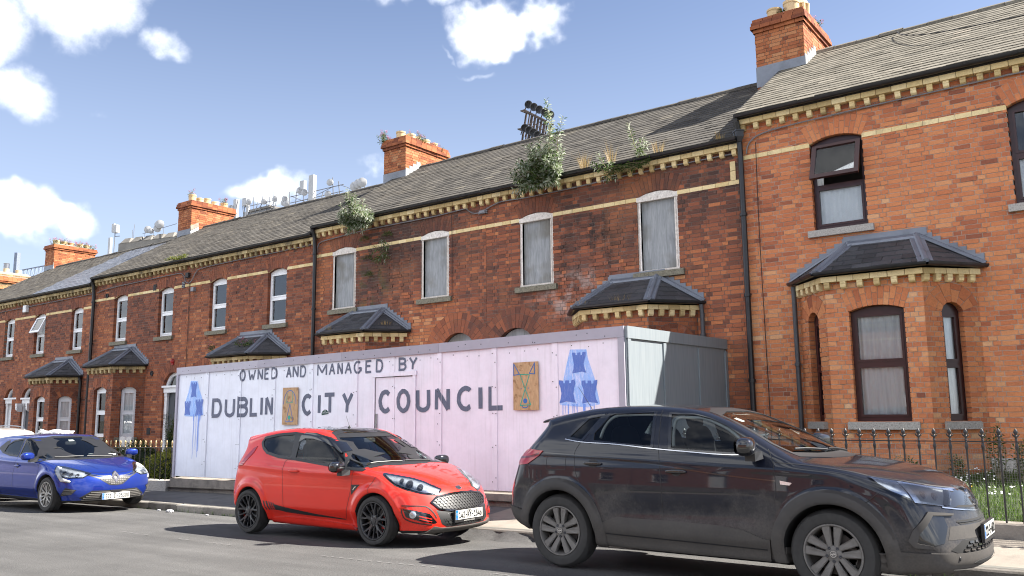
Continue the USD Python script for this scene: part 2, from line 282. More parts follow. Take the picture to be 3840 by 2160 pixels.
m_glass_far = glass('window_glass_bright', (.90,.94,.95), ior=2.0)
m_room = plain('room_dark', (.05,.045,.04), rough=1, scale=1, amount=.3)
m_net = mat('net_curtain', {'g': ('geometry', {}), 'mp': ('mapping', {'scale': (1, 1, .04)}), 'n': ('noise_texture', {'scale': 22.0, 'detail': 4.0}), 'r': ('rgb_ramp', {'ramp': [(.3, (.74,.75,.77)), (.7, (.93,.93,.92))]}), 'd': ('diffuse_bsdf', {}), 't': ('translucent_bsdf', {'color': (.6,.6,.6)}), 'm': ('mix_closure', {'fac': .12})},
      [('g.position', 'mp.vector'), ('mp.vector', 'n.vector'), ('n.fac', 'r.fac'), ('r.color', 'd.color'), ('d.BSDF', 'm.closure1'), ('t.BSDF', 'm.closure2')], surface='m.closure')
m_sheet = plain('white_sheet', (.86,.86,.86), rough=.9, scale=4, amount=.08)
m_pot = toned('chimney_pot_clay', [(0, (.34,.13,.07)), (.45, (.50,.36,.20)), (1, (.66,.52,.33))], grain=.2, stain=[((.14,.12,.09), 5, .55, .7, (1,1,1), .6)])
m_cable = plain('grey_cable', (.20,.20,.22), rough=.5, amount=.2)
m_black_cable = plain('black_cable', (.012,.012,.013), rough=.6, amount=.2)
m_whitedoor = plain('door_white', (.70,.70,.71), rough=.45, scale=3, amount=.08)
m_greydoor = plain('door_slate_grey', (.025,.028,.036), rough=.4, scale=3, amount=.2)
m_brass = plain('brass', (.42,.28,.08), rough=.3, metallic=1.0, amount=.2)
m_vent = plain('vent_dark', (.02,.02,.022), rough=.7)
m_red = plain('alarm_red', (.30,.012,.012), rough=.4)
m_backwall = plain('rear_render', (.30,.27,.24), rough=.95)

YF = 14.4
class Fr:
    """a vertical wall plane: u along the wall, w up, d outwards"""
    def __init__(s, o, dx, dy): s.o = np.array(o, float); L = math.hypot(dx, dy); s.t = np.array([dx/L, dy/L]); s.n = np.array([dy/L, -dx/L])
    def __call__(s, u, w, d):
        u, w, d = np.broadcast_arrays(np.asarray(u, float), np.asarray(w, float), np.asarray(d, float))
        return np.stack([s.o[0] + s.t[0]*u + s.n[0]*d, s.o[1] + s.t[1]*u + s.n[1]*d, w], -1)
    def box(s, mb, u0, u1, w0, w1, d0, d1, tone=.5):
        (tx, ty), (nx, ny), (ox, oy) = s.t.tolist(), s.n.tolist(), s.o.tolist(); c = []
        for w in (w0, w1):
            for u, d in ((u0, d1), (u1, d1), (u1, d0), (u0, d0)): c.append((ox + tx*u + nx*d, oy + ty*u + ny*d, w))
        return mb.hexa(np.array(c), tone)
FACADE = Fr((0, YF), 1, 0)

def arch_poly(uc, w, z0, zs, rise, n=14):
    """an opening: straight jambs to zs, then a segmental (or half round) head"""
    h = w/2; R = (h*h + rise*rise)/(2*rise); a = math.asin(min(1, h/R)) if rise < h else PI/2
    th = np.linspace(a, -a, n); cz = zs + rise - R
    return Polygon([(uc-h, z0), (uc+h, z0)] + [(uc + R*math.sin(t), cz + R*math.cos(t)) for t in th]), (R, a, cz)
def voussoirs(uc, w, zs, rise, depth, rings=None, vary=.0, r=rng, gauge=.075):
    """brick pieces of the arch over the opening, and the outline they fill"""
    h = w/2; R = (h*h + rise*rise)/(2*rise); a = math.asin(min(1, h/R)) if rise < h else PI/2
    cz = zs + rise - R; n = max(5, int(round(2*a*R/gauge))); out = []
    P = lambda rr, t: (uc + rr*math.sin(t), cz + rr*math.cos(t))
    for i in range(n):
        t0, t1 = -a + 2*a*i/n, -a + 2*a*(i+1)/n
        splits = [R, R + depth] if depth < .2 else ([R, R + depth*.66, R + depth] if i % 2 else [R, R + depth*.34, R + depth])
        if depth > .3 and i % 2 == 0 and rings: splits = [R, R + depth*.34, R+depth*.67, R + depth]
        for r0, r1 in zip(splits[:-1], splits[1:]):
            g = .004; g0 = g/r0; g1 = g/r1
            out.append(Polygon([P(r0+g, t0+g0), P(r0+g, t1-g0), P(r1-g, t1-g1), P(r1-g, t0+g1)]))
    th = np.linspace(-a, a, 20)
    zone = Polygon([P(R, t) for t in th] + [P(R + depth, t) for t in th[::-1]])
    return out, zone

class Bricks:
    """gathers brick pieces of one house; the ones that show largest become parts, the rest one joined part"""
    def __init__(s): s.items = []
    def add(s, v, f, tone, c): s.items.append((v, f, tone, c))
def hidden(c):
    """behind the hoarding, or outside the picture"""
    px = project(c); out = (px[2] < .5) | (px[0] < -60) | (px[0] > 3900) | (px[1] < -60) | (px[1] > 2230)
    k = 10.75/max(c[1], .1); hx, hz = c[0]*k, 1.51 + (c[2]-1.51)*k
    return bool(out or (-17.3 < hx < -5.95 and hz < 2.6))
def emit_bricks(parent, items, mat_, name, rest, limit=300, label_rest=None):
    if not items: return
    score = np.array([-1 if hidden(c) else 1/np.sum((c-CAM)**2)*(1 if c[1] < 16.5 else 1) for _, _, _, c in items])
    order = np.argsort(-score); mb = MB()
    for k, i in enumerate(order):
        v, f, tone, c = items[i]
        if k < limit and score[i] > 0: put(parent, name, (v, f, None), mat_, tone=tone)
        else: mb.add(v, f, tone)
    if mb: put(parent, rest, mb, mat_, kind='stuff', label=label_rest)

def lay(B, fr, region, z0, course, skip, tones, wobble=.003, lo=.05, bond=0.0, depth=.03, jamb=None, r=rng, rough_zone=None):
    """Flemish bond over the bounds of region (a shapely polygon), cut by it and by skip"""
    x0, _, x1, z1 = region.bounds; skip = shapely.prepared.prep(skip_u := skip) if False else skip
    inner = region.difference(skip); pin = shapely.prepared.prep(inner); n = int(round((z1 - z0)/course)); J = .010
    pj = shapely.prepared.prep(jamb.buffer(.012)) if jamb is not None else None
    for k in range(n):
        w0, w1 = z0 + k*course + J/2, z0 + (k+1)*course - J/2
        u = x0 - (.17 if k % 2 else 0.0) - bond; j = k % 2
        while u < x1:
            L = .222 if j % 2 == 0 else .107; a, b = max(u + J/2, x0 + .001), min(u + L + J/2, x1 - .001); u += L + J; j += 1
            if b - a < .025: continue
            q = sbox(a, w0, b, w1)
            if not pin.intersects(q): continue
            t = tones(.5*(a+b), .5*(w0+w1), r)
            d1 = r.normal(0, wobble); d1 = float(np.clip(d1, -.0015, .008))
            dep = -.10 if (pj is not None and pj.intersects(q)) else -depth
            if rough_zone is not None: d1 = max(d1 + rough_zone(.5*(a+b), .5*(w0+w1), r), -.002)
            mb = MB()
            if pin.contains(q): fr.box(mb, a, b, w0, w1, dep, d1, t)
            else:
                g = q.intersection(inner)
                if g.area < .0006: continue
                if g.geom_type == 'Polygon' and g.area > .985*(g.bounds[2]-g.bounds[0])*(g.bounds[3]-g.bounds[1]): fr.box(mb, g.bounds[0], g.bounds[2], g.bounds[1], g.bounds[3], dep, d1, t)
                else: mb.prism(g, fr, dep, d1, t)
            if mb:
                v, f, tt = mb.arrays(); B.add(v, f, t, fr(.5*(a+b), .5*(w0+w1), 0.0))
def wall_backing(fr, region, openings, d0=-.13, d1=-.005):
    mb = MB(); mb.prism(region.difference(openings.buffer(.012, join_style=2)) if not openings.is_empty else region, fr, d0, d1); return mb

def window(parent, fr, uc, w, z0, zs, rise, setback, frame_mat, kind, glass_mat=None, name='window', split=.5, label=None, curtain=None, head_mat=None):
    """frame, casements, panes; kind: 'sash', 'open' (top light hung open)"""
    glass_mat = glass_mat or m_glass; d = -setback; h = w/2; t = .052
    P, (R, a, cz) = arch_poly(uc, w, z0, zs, rise)
    fm = MB()
    fr.box(fm, uc-h, uc-h+t, z0, zs, d-.06, d); fr.box(fm, uc+h-t, uc+h, z0, zs, d-.06, d); fr.box(fm, uc-h+t, uc+h-t, z0, z0+t*1.3, d-.06, d)
    top = sbox(uc-h-.1, zs-t, uc+h+.1, zs+rise+.1).intersection(P); fm.prism(top, fr, d-.06, d-.001)
    zm = z0 + (zs-z0)*split
    fr.box(fm, uc-h+t, uc+h-t, zm-t*.55, zm+t*.55, d-.06, d+.004)
    wp = put(parent, name, fm, frame_mat, label=label)
    for part, (a0, a1) in (('lower', (z0+t*1.3, zm-t*.55)), ('upper', (zm+t*.55, zs-t))):
        cm = MB(); s = .036; u0, u1 = uc-h+t, uc+h-t
        if kind == 'open' and part == 'upper':
            H = a1-a0; ang = math.radians(24)
            def T(u, w_, dd):   # hinged at the top, swung outwards
                q = a1 - np.asarray(w_, float); dd = np.asarray(dd, float)
                return fr(u, a1 - q*math.cos(ang) + dd*math.sin(ang), d + .02 + q*math.sin(ang) + dd*math.cos(ang))
            def tb(mb, ua, ub, wa, wb, da, db):
                c = [(ua,wa,db),(ub,wa,db),(ub,wa,da),(ua,wa,da),(ua,wb,db),(ub,wb,db),(ub,wb,da),(ua,wb,da)]; mb.hexa(np.array([T(*p) for p in c]))
            o = .02
            tb(cm, u0-o, u0+s+.02, a0-o, a1, 0, .05); tb(cm, u1-s-.02, u1+o, a0-o, a1, 0, .05); tb(cm, u0+s+.02, u1-s-.02, a0-o, a0+s+.02, 0, .05); tb(cm, u0+s+.02, u1-s-.02, a1-s-.02, a1, 0, .05)
            cp = put(wp, 'open_casement', cm, frame_mat); g = MB(); tb(g, u0+s+.015, u1-s-.015, a0+s, a1-s, .02, .026); put(wp, 'pane', g, glass_mat)
            continue
        fr.box(cm, u0, u0+s, a0, a1, d-.045, d+.012); fr.box(cm, u1-s, u1, a0, a1, d-.045, d+.012); fr.box(cm, u0+s, u1-s, a0, a0+s, d-.045, d+.012); fr.box(cm, u0+s, u1-s, a1-s, a1, d-.045, d+.012)
        put(wp, 'casement', cm, frame_mat)
        g = MB(); fr.box(g, u0+s-.005, u1-s+.005, a0+s-.005, a1-s+.005, d-.030, d-.024); put(wp, 'pane', g, glass_mat)
    if curtain:
        for (ua, ub, wa, wb, mm, nm) in curtain:
            n = max(8, int((ub-ua)*70)); us = np.linspace(ua, ub, n); ph = rng.uniform(0, 6)
            amp = .012 if mm is m_net else .006
            dd = -setback - .058 + amp*np.sin(us*70 + ph) + amp*.7*np.sin(us*31 + ph*2)
            rows = np.linspace(wa, wb, 4); V = np.concatenate([fr(us, np.full(n, z), dd + (.01*np.sin(us*9+z*5))) for z in rows])
            F = [[i*n+j, i*n+j+1, (i+1)*n+j+1, (i+1)*n+j] for i in range(3) for j in range(n-1)]
            put(wp, nm, (V, np.array(F), None), mm, smooth=True)
    return wp
def sill(parent, fr, u0, u1, z1, h=.115, out=.07, mat_=None, back=-.12):
    mb = MB(); c = .012
    n = 9; us = np.linspace(u0, u1, n)
    for a, b in zip(us[:-1], us[1:]): fr.box(mb, a, b, z1-h, z1 - c, back, out + 0.0)
    fr.box(mb, u0+.004, u1-.004, z1-c, z1, back, out-c)
    put(parent, 'sill', mb, mat_ or m_sill)
def boarded(parent, uc, w, z0, z1, r):
    """weathered timber frame with a grey plywood sheet in it"""
    fr = FACADE; h = w/2; t = .075; d = -.015
    mb = MB(); fr.box(mb, uc-h+t, uc+h-t, z0+.02, z1-.07, d-.09, d-.055); wp = put(parent, 'boarded_window', mb, m_ply)
    for (a, b, c, e) in ((uc-h, uc-h+t, z0, z1-.08), (uc+h-t, uc+h, z0, z1-.08)):
        mb = MB(); fr.box(mb, a, b, c, e, d-.10, d, r.uniform(.2, .9)); fr.box(mb, a+(.045 if a < uc else 0), b-(0 if a < uc else .045), c, e-.02, d-.05, d+.012, r.uniform(.2, .9)); put(wp, 'frame_post', mb, m_oldwood)
    mb = MB(); fr.box(mb, uc-h-.005, uc+h+.005, z1-.08, z1+.015, d-.10, d+.02, r.uniform(.4, .9)); put(wp, 'frame_head', mb, m_oldwood)
    mb = MB(); fr.box(mb, uc-h+.01, uc+h-.01, z0-.005, z0+.03, d-.09, d+.02, .4); put(wp, 'frame_base', mb, m_oldwood)
    P = Polygon([(uc-h+.01, z1+.016), (uc+h-.01, z1+.016), (uc+h*.5, z1+.07), (uc, z1+.09), (uc-h*.5, z1+.07)]); mb = MB().prism(P, fr, -.09, -.012, .7); put(wp, 'head_fillet', mb, m_oldwood)

def modillion(mb, fr, u, z1, h=.115, w=.085, out=.085, tone=.5):
    """small scrolled bracket"""
    prof = [(0,0),(0,1),(1,1),(1,.68),(.93,.66),(.97,.45),(.88,.22),(.62,.08),(.4,.0)]
    a, b = u-w/2, u+w/2; n = len(prof)
    V = np.concatenate([fr(np.full(n, uu), z1-h+h*np.array([q[1] for q in prof]), out*np.array([q[0] for q in prof])-.004) for uu in (a, b)])
    F = [[i, (i+1) % n, (i+1) % n + n, i+n] for i in range(n)]; mb.add(V, F, tone)
    c = [[0, i, i+1] for i in range(1, n-1)]; mb.add(V[:n], np.array(c)[:, ::-1], tone); mb.add(V[n:], np.array(c), tone)

def cornice(parent, fr, u0, u1, z1, yel, r, spacing=.238, course=.088, out=.11, phase=0.0):
    """yellow brick course on brackets"""
    u = u0 + phase
    while u < u1 - .03:
        b = min(u + spacing, u1); mb = MB(); fr.box(mb, u+.004, b-.004, z1-course, z1, -.05, out + r.normal(0, .003), r.uniform(.15, 1)); put(parent, 'cornice_brick', mb, yel)
        if b - u > .15:
            mb = MB(); modillion(mb, fr, u + spacing*.35, z1-course-.002, tone=r.uniform(.15, 1)); put(parent, 'bracket', mb, yel)
        u = b
def gutter(parent, pts, rad=.06, mat_=None, name='gutter'):
    """half round gutter along a polyline of (x, y, z) with joints"""
    p = np.asarray(pts, float); mb = MB(); k = 9; th = np.linspace(PI, 2*PI, k)
    for a, b in zip(p[:-1], p[1:]):
        d = b - a; L = np.linalg.norm(d); d /= L; side = np.cross(d, [0,0,1]); side /= np.linalg.norm(side)
        ring = [side*rad*math.cos(t) + np.array([0,0,1.0])*(rad*math.sin(t)) for t in th]; ring2 = [q*.86 for q in ring[::-1]]; prof = np.array(ring + ring2); m = len(prof)
        V = np.vstack([a + prof, b + prof]); mb.add(V, [[i, (i+1) % m, (i+1) % m + m, i + m] for i in range(m)])
        for s in np.arange(.6, L-.3, 1.9):
            q = a + d*s; V = np.vstack([q - d*.03 + prof*1.08, q + d*.03 + prof*1.08]); mb.add(V, [[i, (i+1) % m, (i+1) % m + m, i + m] for i in range(m)])
    return put(parent, name, mb, mat_ or m_gutter, smooth=40)
def downpipe(parent, pts, rad=.045, collars=(), mat_=None, hopper=None, name='downpipe'):
    mb = MB(); mb.tube(pts, rad, 10); p = np.asarray(pts, float)
    for (x, y, z) in collars: mb.tube([(x, y, z-.03), (x, y, z-.028), (x, y, z+.028), (x, y, z+.03)], [rad*1.1, rad*1.32, rad*1.32, rad*1.1], 10)
    w = put(parent, name, mb, mat_ or m_pipe, smooth=40)
    if hopper is not None:
        x, y, z = hopper; mb = MB(); mb.lathe([(.0,-.09), (.05,-.09), (.10,0), (.10,.10), (.115,.10), (.115,.125), (.085,.125), (.0,.09)], (x, y, z), sides=4); put(w, 'hopper', mb, mat_ or m_pipe)
    return w

def chimney(parent, x0, x1, y0, y1, zb, zl, zt, roof, seed, pots, cowl=None, flash='steps'):
    """brick stack: front and sides laid in courses, corbelled head, pots"""
    r = np.random.default_rng(seed); core = MB(); core.box((x0+.01, y0+.01, zb-1.6), (x1-.01, y1-.01, zt-.02)); cp = put(parent, 'chimney', core, m_mortar['K'])
    B = Bricks(); tones = lambda u, w, q: float(np.clip(q.beta(2.2, 2.0) - (.25 if w > zl else 0), 0, 1)); none = Polygon()
    for face, fr, L in (('f', Fr((x0, y0), 1, 0), x1-x0), ('r', Fr((x1, y0), 0, 1), y1-y0), ('l', Fr((x0, y1), 0, -1), y1-y0)):
        lay(B, fr, sbox(0, zb-1.5 if face == 'f' else zb-1.0, L, zl), zl - 40*.077, .077, none, tones, wobble=.004, r=r)
        for k, (a, b, o) in enumerate(((zl, zl+.075, .035), (zl+.077, zl+.155, .075), (zl+.157, zl+.235, .055), (zl+.237, min(zl+.31, zt), .035))):
            if b - a < .03: continue
            u = -o + (.11 if k % 2 else 0) - (.11 if k % 2 else 0)
            while u < L+o - .02:
                e = min(u + (.22 if (k + int(u*9)) % 3 else .23), L+o); mb = MB(); t = tones(u, 99, r); fr.box(mb, u+.004, e-.004, a, b, -.08, o + r.normal(0, .003), t); v, f, _ = mb.arrays(); B.add(v, f, t, fr((u+e)/2, (a+b)/2, o)); u = e
    emit_bricks(cp, B.items, m_brick['K'], 'brick', 'brickwork', limit=120)
    cap = MB(); n = 8
    cap.hexa([(x0-.02,y0-.02,zt-.03),(x1+.02,y0-.02,zt-.03),(x1+.02,y1+.02,zt-.03),(x0-.02,y1+.02,zt-.03),(x0+.16,y0+.16,zt+.06),(x1-.16,y0+.16,zt+.06),(x1-.16,y1-.16,zt+.06),(x0+.16,y1-.16,zt+.06)])
    put(cp, 'cap', cap, m_cement)
    for (px, py, rad, h, tone) in pots:
        mb = MB(); mb.lathe([(rad*.96,0),(rad,h*.1),(rad,h*.80),(rad*1.08,h*.82),(rad*1.08,h),(rad*.86,h),(rad*.8,h*.5),(0,h*.45)], (px, py, zt), sides=18, tone=tone); put(cp, 'chimney_pot', mb, m_pot, smooth=40)
    for (px, py, rad, h) in (cowl or []):
        mb = MB(); mb.lathe([(rad*.9,0),(rad*.9,h*.15),(rad*1.0,h*.18),(0,h*.2)], (px, py, zt), sides=16, tone=.8); mb.lathe([(0,h*.62),(rad*1.15,h*.60),(rad*.85,h*.8),(rad*.62,h*.95),(rad*.66,h),(rad*.5,h),(0,h*.9)], (px, py, zt), sides=16, tone=.8)
        for k in range(8):
            a = k*PI/4; mb.bar((px+rad*.95*math.cos(a), py+rad*.95*math.sin(a), zt+h*.15), (px+rad*1.05*math.cos(a), py+rad*1.05*math.sin(a), zt+h*.62), .05, tone=.8)
        put(cp, 'cowl', mb, m_pot)
    if roof:
        f = roof; ys = np.arange(y0, y1-.1, .15)
        mb = MB()
        if flash == 'steps':
            for a in ys:
                if f(a) > f(99) - .12: break
                mb.box((x1-.005, a, f(a)-.03), (x1+.014, a+.16, f(a+.16)+.15))
        else:
            yt = max(y for y in ys if f(y) < f(99)-.12)
            mb.hexa([(x1-.01,y0-.02,f(y0)-.03),(x1+.06,y0-.02,f(y0)-.03),(x1+.06,yt,f(yt)),(x1-.01,yt,f(yt)),(x1-.01,y0-.02,f(y0)+.16),(x1+.02,y0-.02,f(y0)+.12),(x1+.02,yt,f(yt)+.16),(x1-.01,yt,f(yt)+.18)])
            m2 = MB(); m2.hexa([(x1-.01,y0-.02,f(y0)+.10),(x1+.05,y0-.02,f(y0)+.12),(x1+.05,yt,f(yt)+.14),(x1-.01,yt,f(yt)+.14),(x1-.01,y0-.02,f(y0)+.30),(x1+.03,y0-.02,f(y0)+.27),(x1+.03,yt,f(yt)+.28),(x1-.01,yt,f(yt)+.30)]); put(cp, 'cement_fillet', m2, m_cement)
        put(cp, 'flashing', mb, m_flash); mb = MB(); mb.box((x0-.01, y0-.012, f(y0)-.25), (x1+.012, y0+.02, f(y0)+.20)); put(cp, 'apron_flashing', mb, m_lead)
    return cp

def roof_front(parent, u0, u1, ye, ze, yr, zr, seed, smat, gauge=.185, width=.29, special=None, holes=None, lift_edge=.0, limit=300, left_verge=False):
    """slates laid in courses on the street slope, a plain slope behind, ridge tiles"""
    r = np.random.default_rng(seed); dy, dz = yr-ye, zr-ze; L = math.hypot(dy, dz); ty, tz = dy/L, dz/L; ny, nz = -tz, ty
    P = lambda u, s, n: np.stack([np.broadcast_to(u, np.broadcast(u, s, n).shape), ye + ty*s + ny*n + 0*u, ze + tz*s + nz*n + 0*u], -1)
    base = MB(); q = lambda u, s, n: (u, ye + ty*s + ny*n, ze + tz*s + nz*n)
    base.hexa([q(u0,0,-.06),q(u1,0,-.06),q(u1,L,-.06),q(u0,L,-.06),q(u0,0,-.012),q(u1,0,-.012),q(u1,L,-.012),q(u0,L,-.012)])
    yb, zb = yr + dy*1.15, zr - dz*1.15
    base.hexa([(u0,yr-.03,zr-.08),(u1,yr-.03,zr-.08),(u1,yb,zb-.08),(u0,yb,zb-.08),(u0,yr-.03,zr-.02),(u1,yr-.03,zr-.02),(u1,yb,zb),(u0,yb,zb)])
    rp = put(parent, 'roof', base, m_fascia); items = []; n = int(L/gauge)
    for k in range(n+1):
        s0 = k*gauge - .02; s1 = min(s0 + gauge + .07, L - .02); off = (width/2 if k % 2 else 0) + r.uniform(-.02, .02); u = u0 - off
        while u < u1:
            a, b = max(u+.002, u0), min(u + width - .002, u1); u += width
            if b - a < .05 or s1 - s0 < .06: continue
            if holes is not None and holes((a+b)/2, s0, r): continue
            tone = float(np.clip(r.normal(.5, .16) + (.35 if r.random() < .03 else 0) - (.3 if r.random() < .04 else 0), 0, 1)); j = r.normal(0, .006) if r.random() > .06 else r.normal(0, .02); up = .010 + abs(r.normal(0, .003)); tw = r.normal(0, .0025)
            c = [q(a,s0+j,.002), q(b,s0+j+tw,.002), q(b,s1,-.010), q(a,s1,-.010), q(a,s0+j,up), q(b,s0+j+tw,up+tw*.5), q(b,s1,-.003), q(a,s1,-.003)]
            mb = MB().hexa(np.array(c), tone); v, f, _ = mb.arrays(); items.append((v, f, tone, np.array(q((a+b)/2, s0, 0)), smat if special is None else special((a+b)/2, s0/L, smat)))
    score = np.array([1/np.sum((i[3]-CAM)**2) if not hidden(i[3]) else -1 for i in items]); rest = {}
    for k, i in enumerate(np.argsort(-score)):
        v, f, t, c, mm = items[i]
        if k < limit and score[i] > 0: put(rp, 'slate', (v, f, None), mm, tone=t)
        else: rest.setdefault(str(mm.GetPath()), (MB(), mm))[0].add(v, f, t)
    for mb, mm in rest.values(): put(rp, 'slating', mb, mm, kind='stuff')
    u = u0
    while u < u1 - .05:
        b = min(u + .45, u1); mb = MB(); th = np.linspace(-1, 1, 5); o = r.normal(0, .006)
        prof = [(yr - .14, zr - .075 + o), (yr - .10, zr + .0 + o), (yr, zr + .06 + o), (yr + .10, zr + o), (yr + .14, zr - .075 + o), (yr, zr+.02+o)]
        V = np.array([(x, y, z) for x in (u+.004, b-.004) for y, z in prof]); mb.add(V, [[i, (i+1) % 6, (i+1) % 6+6, i+6] for i in range(6)], float(np.clip(r.normal(.35,.15), 0, 1))); put(rp, 'ridge_tile', mb, smat if smat is not m_slate_blue else m_slate); u = b
    return rp

def bay(parent, B, uL, uR, uFL, uFR, yF, zg, key, yel, seed, wins=None, zbase=.6, sill_mat=None, old=False, tones=None, lower=False):
    """canted bay: three brick facets, windows, cornice, hipped slate roof with lead hips"""
    r = np.random.default_rng(seed); c = [(uL, YF), (uFL, yF), (uFR, yF), (uR, YF)]; yt = zg - .03; ztop = yt - .09
    frs = [Fr(c[i], c[i+1][0]-c[i][0], c[i+1][1]-c[i][1]) for i in range(3)]; Ls = [math.dist(c[i], c[i+1]) for i in range(3)]
    mortar_mb = MB()
    for i, (fr, L) in enumerate(zip(frs, Ls)):
        reg = sbox(0, zbase, L, ztop+.05); ops = []; arch = []; vs = []
        if wins and wins[i]:
            uc, w, z0, zs, rise, kind, fmat, cur = wins[i]; P, _ = arch_poly(uc, w, z0, zs, rise); ops.append(P)
            pcs, zone = voussoirs(uc, w, zs, rise, .30 if not old else .27, r=r); pcs = [p.intersection(reg) for p in pcs]; vs += pcs; arch.append(zone)
        op = unary_union(ops) if ops else Polygon(); az = unary_union(arch) if arch else Polygon()
        wall = wall_backing(fr, reg, op); v, f, t = wall.arrays(); mortar_mb.add(v, f, t)
        lay(B, fr, reg, zbase, .075, unary_union([op, az]), tones, r=r, jamb=op if ops else None, bond=.05*i)
        for p in vs:
            if p.is_empty or p.area < .0005: continue
            t = float(np.clip(tones(0, 3, r) + .05, 0, 1)); mb = MB().prism(p, fr, -.10, .002 + r.normal(0, .002), t)
            if mb: v, f, _ = mb.arrays(); cc = p.centroid; B.add(v, f, t, fr(cc.x, cc.y, 0.0))
        if ops:
            window(parent, fr, uc, w, z0, zs, rise, .105, fmat, kind, curtain=[(uc-w/2, uc+w/2, z0, zs+rise, m_net, 'net_curtain')] if cur else None, split=.52)
            sill(parent, fr, uc - w/2 - .11, uc + w/2 + .11, z0-.005, mat_=sill_mat or m_sill)
    wall_mb = mortar_mb
    # room behind the bay
    put(parent, 'bay_wall', wall_mb, m_mortar[key])
    # cornice: mitred by shortening
    for i, (fr, L) in enumerate(zip(frs, Ls)):
        e0 = -.03 if i else 0; n = max(2, int(round((L+.06)/.235))); cornice(parent, fr, -.035 if i else .0, L + (.035 if i < 2 else .0), yt, yel, r, spacing=(L+.07)/n if i == 1 else (L+.035)/max(2, int(round(L/.2))), course=.085, out=.09)
    # roof
    o = .155; cx = [(uL - .13, YF), (uFL - .10, yF - o), (uFR + .10, yF - o), (uR + .13, YF)]; ze = zg + .045; za = zg + .60
    aL, aR = (uFL + .33 if True else 0, YF), (uFR - .22, YF)
    aL = (uFL + .26, YF - .04); aR = (uFR - .16, YF - .04)
    E = [np.array((*q, ze)) for q in cx]; A = [np.array((*aL, za)), np.array((*aR, za))]
    base = MB(); base.add(np.array([E[0], E[1], E[2], E[3], A[0], A[1], [cx[0][0], YF, ze-.02], [cx[3][0], YF, ze-.02]]) - [0, 0, .012], [[0,1,4],[1,2,4],[2,5,4],[2,3,5]]); base.add(np.array([E[0], E[1], E[2], E[3]]) - [0,0,.03], [[0,2,1],[0,3,2]])
    rp = put(parent, 'bay_roof', base, m_slate_dark)
    for tri in ((E[1], E[2], A[1], A[0]), (E[2], E[3], A[1], A[1]), (E[0], E[1], A[0], A[0])):
        e0, e1, t1, t0 = [np.array(q) for q in tri]; ux = (e1-e0)/np.linalg.norm(e1-e0); nn = np.cross(e1-e0, (t0+t1)/2-e0); nn /= np.linalg.norm(nn); vy = np.cross(nn, ux)
        poly = Polygon([((q-e0) @ ux, (q-e0) @ vy) for q in ((e0, e1, t1, t0) if not np.allclose(t0, t1) else (e0, e1, t1))]); H = poly.bounds[3]; gz = .165; m = int(H/gz)+1
        for k in range(m):
            s0 = k*gz - .02; u = poly.bounds[0] - (.15 if k % 2 else 0) - r.uniform(0, .05)
            while u < poly.bounds[2]:
                wd = .29; g = sbox(u+.003, s0, u+wd-.003, s0+gz+.02).intersection(poly); u += wd
                if g.is_empty or g.area < .003 or g.geom_type != 'Polygon': continue
                up = .008 + abs(r.normal(0, .003)); t = float(np.clip(r.normal(.5, .2), 0, 1)); rs = r.normal(0, .004)
                fm = lambda a, b, d: e0 + np.asarray(a)[:, None]*ux + np.asarray(b)[:, None]*vy + ((d + (.010 if d > .001 else .0)*(1-(np.asarray(b)-s0)/(gz+.02)))[:, None] if np.ndim(d) else (np.asarray(d) + (.010 if d > .001 else 0)*(1-(np.asarray(b)-s0)/(gz+.02)))[:, None])*nn
                mb = MB().prism(g, fm, .0, up, t)
                if mb: put(rp, 'slate', mb, m_slate_dark)
    for a, b in ((E[1], A[0]), (E[2], A[1]), (E[0], A[0]), (E[3], A[1])):
        mb = MB(); up = np.array([0,0,1.0]); d = (b-a)/np.linalg.norm(b-a); s = np.cross(d, up); s /= np.linalg.norm(s); n = np.cross(s, d)
        k = 7; th = np.linspace(0, PI, k); prof = [s*.042*math.cos(t) + n*(.045*math.sin(t) + .012) for t in th]; prof = [s*.11 + n*-.012, s*.10 + n*.014] + prof + [-s*.10 + n*.014, -s*.11 + n*-.012]; m = len(prof); prof = np.array(prof)
        V = np.vstack([a + prof, b + prof]); mb.add(V, [[i, i+1, i+1+m, i+m] for i in range(m-1)]); mb.add(np.vstack([a + prof]), [[0, i, i+1] for i in range(1, m-1)]); put(rp, 'lead_hip', mb, m_lead, smooth=45)
    mb = MB(); mb.hexa([(A[0][0]-.06,YF-.16,za-.06),(A[1][0]+.06,YF-.16,za-.06),(A[1][0]+.06,YF+.01,za+.03),(A[0][0]-.06,YF+.01,za+.03),(A[0][0]-.06,YF-.15,za-.02),(A[1][0]+.06,YF-.15,za-.02),(A[1][0]+.06,YF-.015,za+.045),(A[0][0]-.06,YF-.015,za+.045)])
    mb.box((A[0][0]-.10, YF-.018, za), (A[1][0]+.16, YF-.004, za+.13)); put(rp, 'lead_ridge', mb, m_lead)
    mb = MB()
    for (e, a, sg) in ((E[0], A[0], -1), (E[3], A[1], 1)):
        n = 8
        for k in range(n):
            p, q = e + (a-e)*k/n, e + (a-e)*(k+1)/n; x0, x1 = sorted((p[0], q[0])); zz = min(p[2], q[2]); mb.box((x0 - .002, YF-.016+.001*k, zz-.04), (x1 + .002, YF+.004, max(p[2], q[2]) + .10))
    put(rp, 'stepped_flashing', mb, m_lead)
    gutter(parent, [(uL-.15, YF-.02, zg+.04), (uFL-.11, yF-.17, zg+.04), (uFR+.11, yF-.17, zg+.04), (uR+.15, YF-.02, zg+.04)], rad=.055, name='bay_gutter')
    return c

def doorway(parent, B, uc, w, z0, zs, key, style, seed, r):
    """half round headed doorway; style: 'white', 'grey', 'board', None"""
    P, _ = arch_poly(uc, w, z0, zs, w/2, n=20); return P
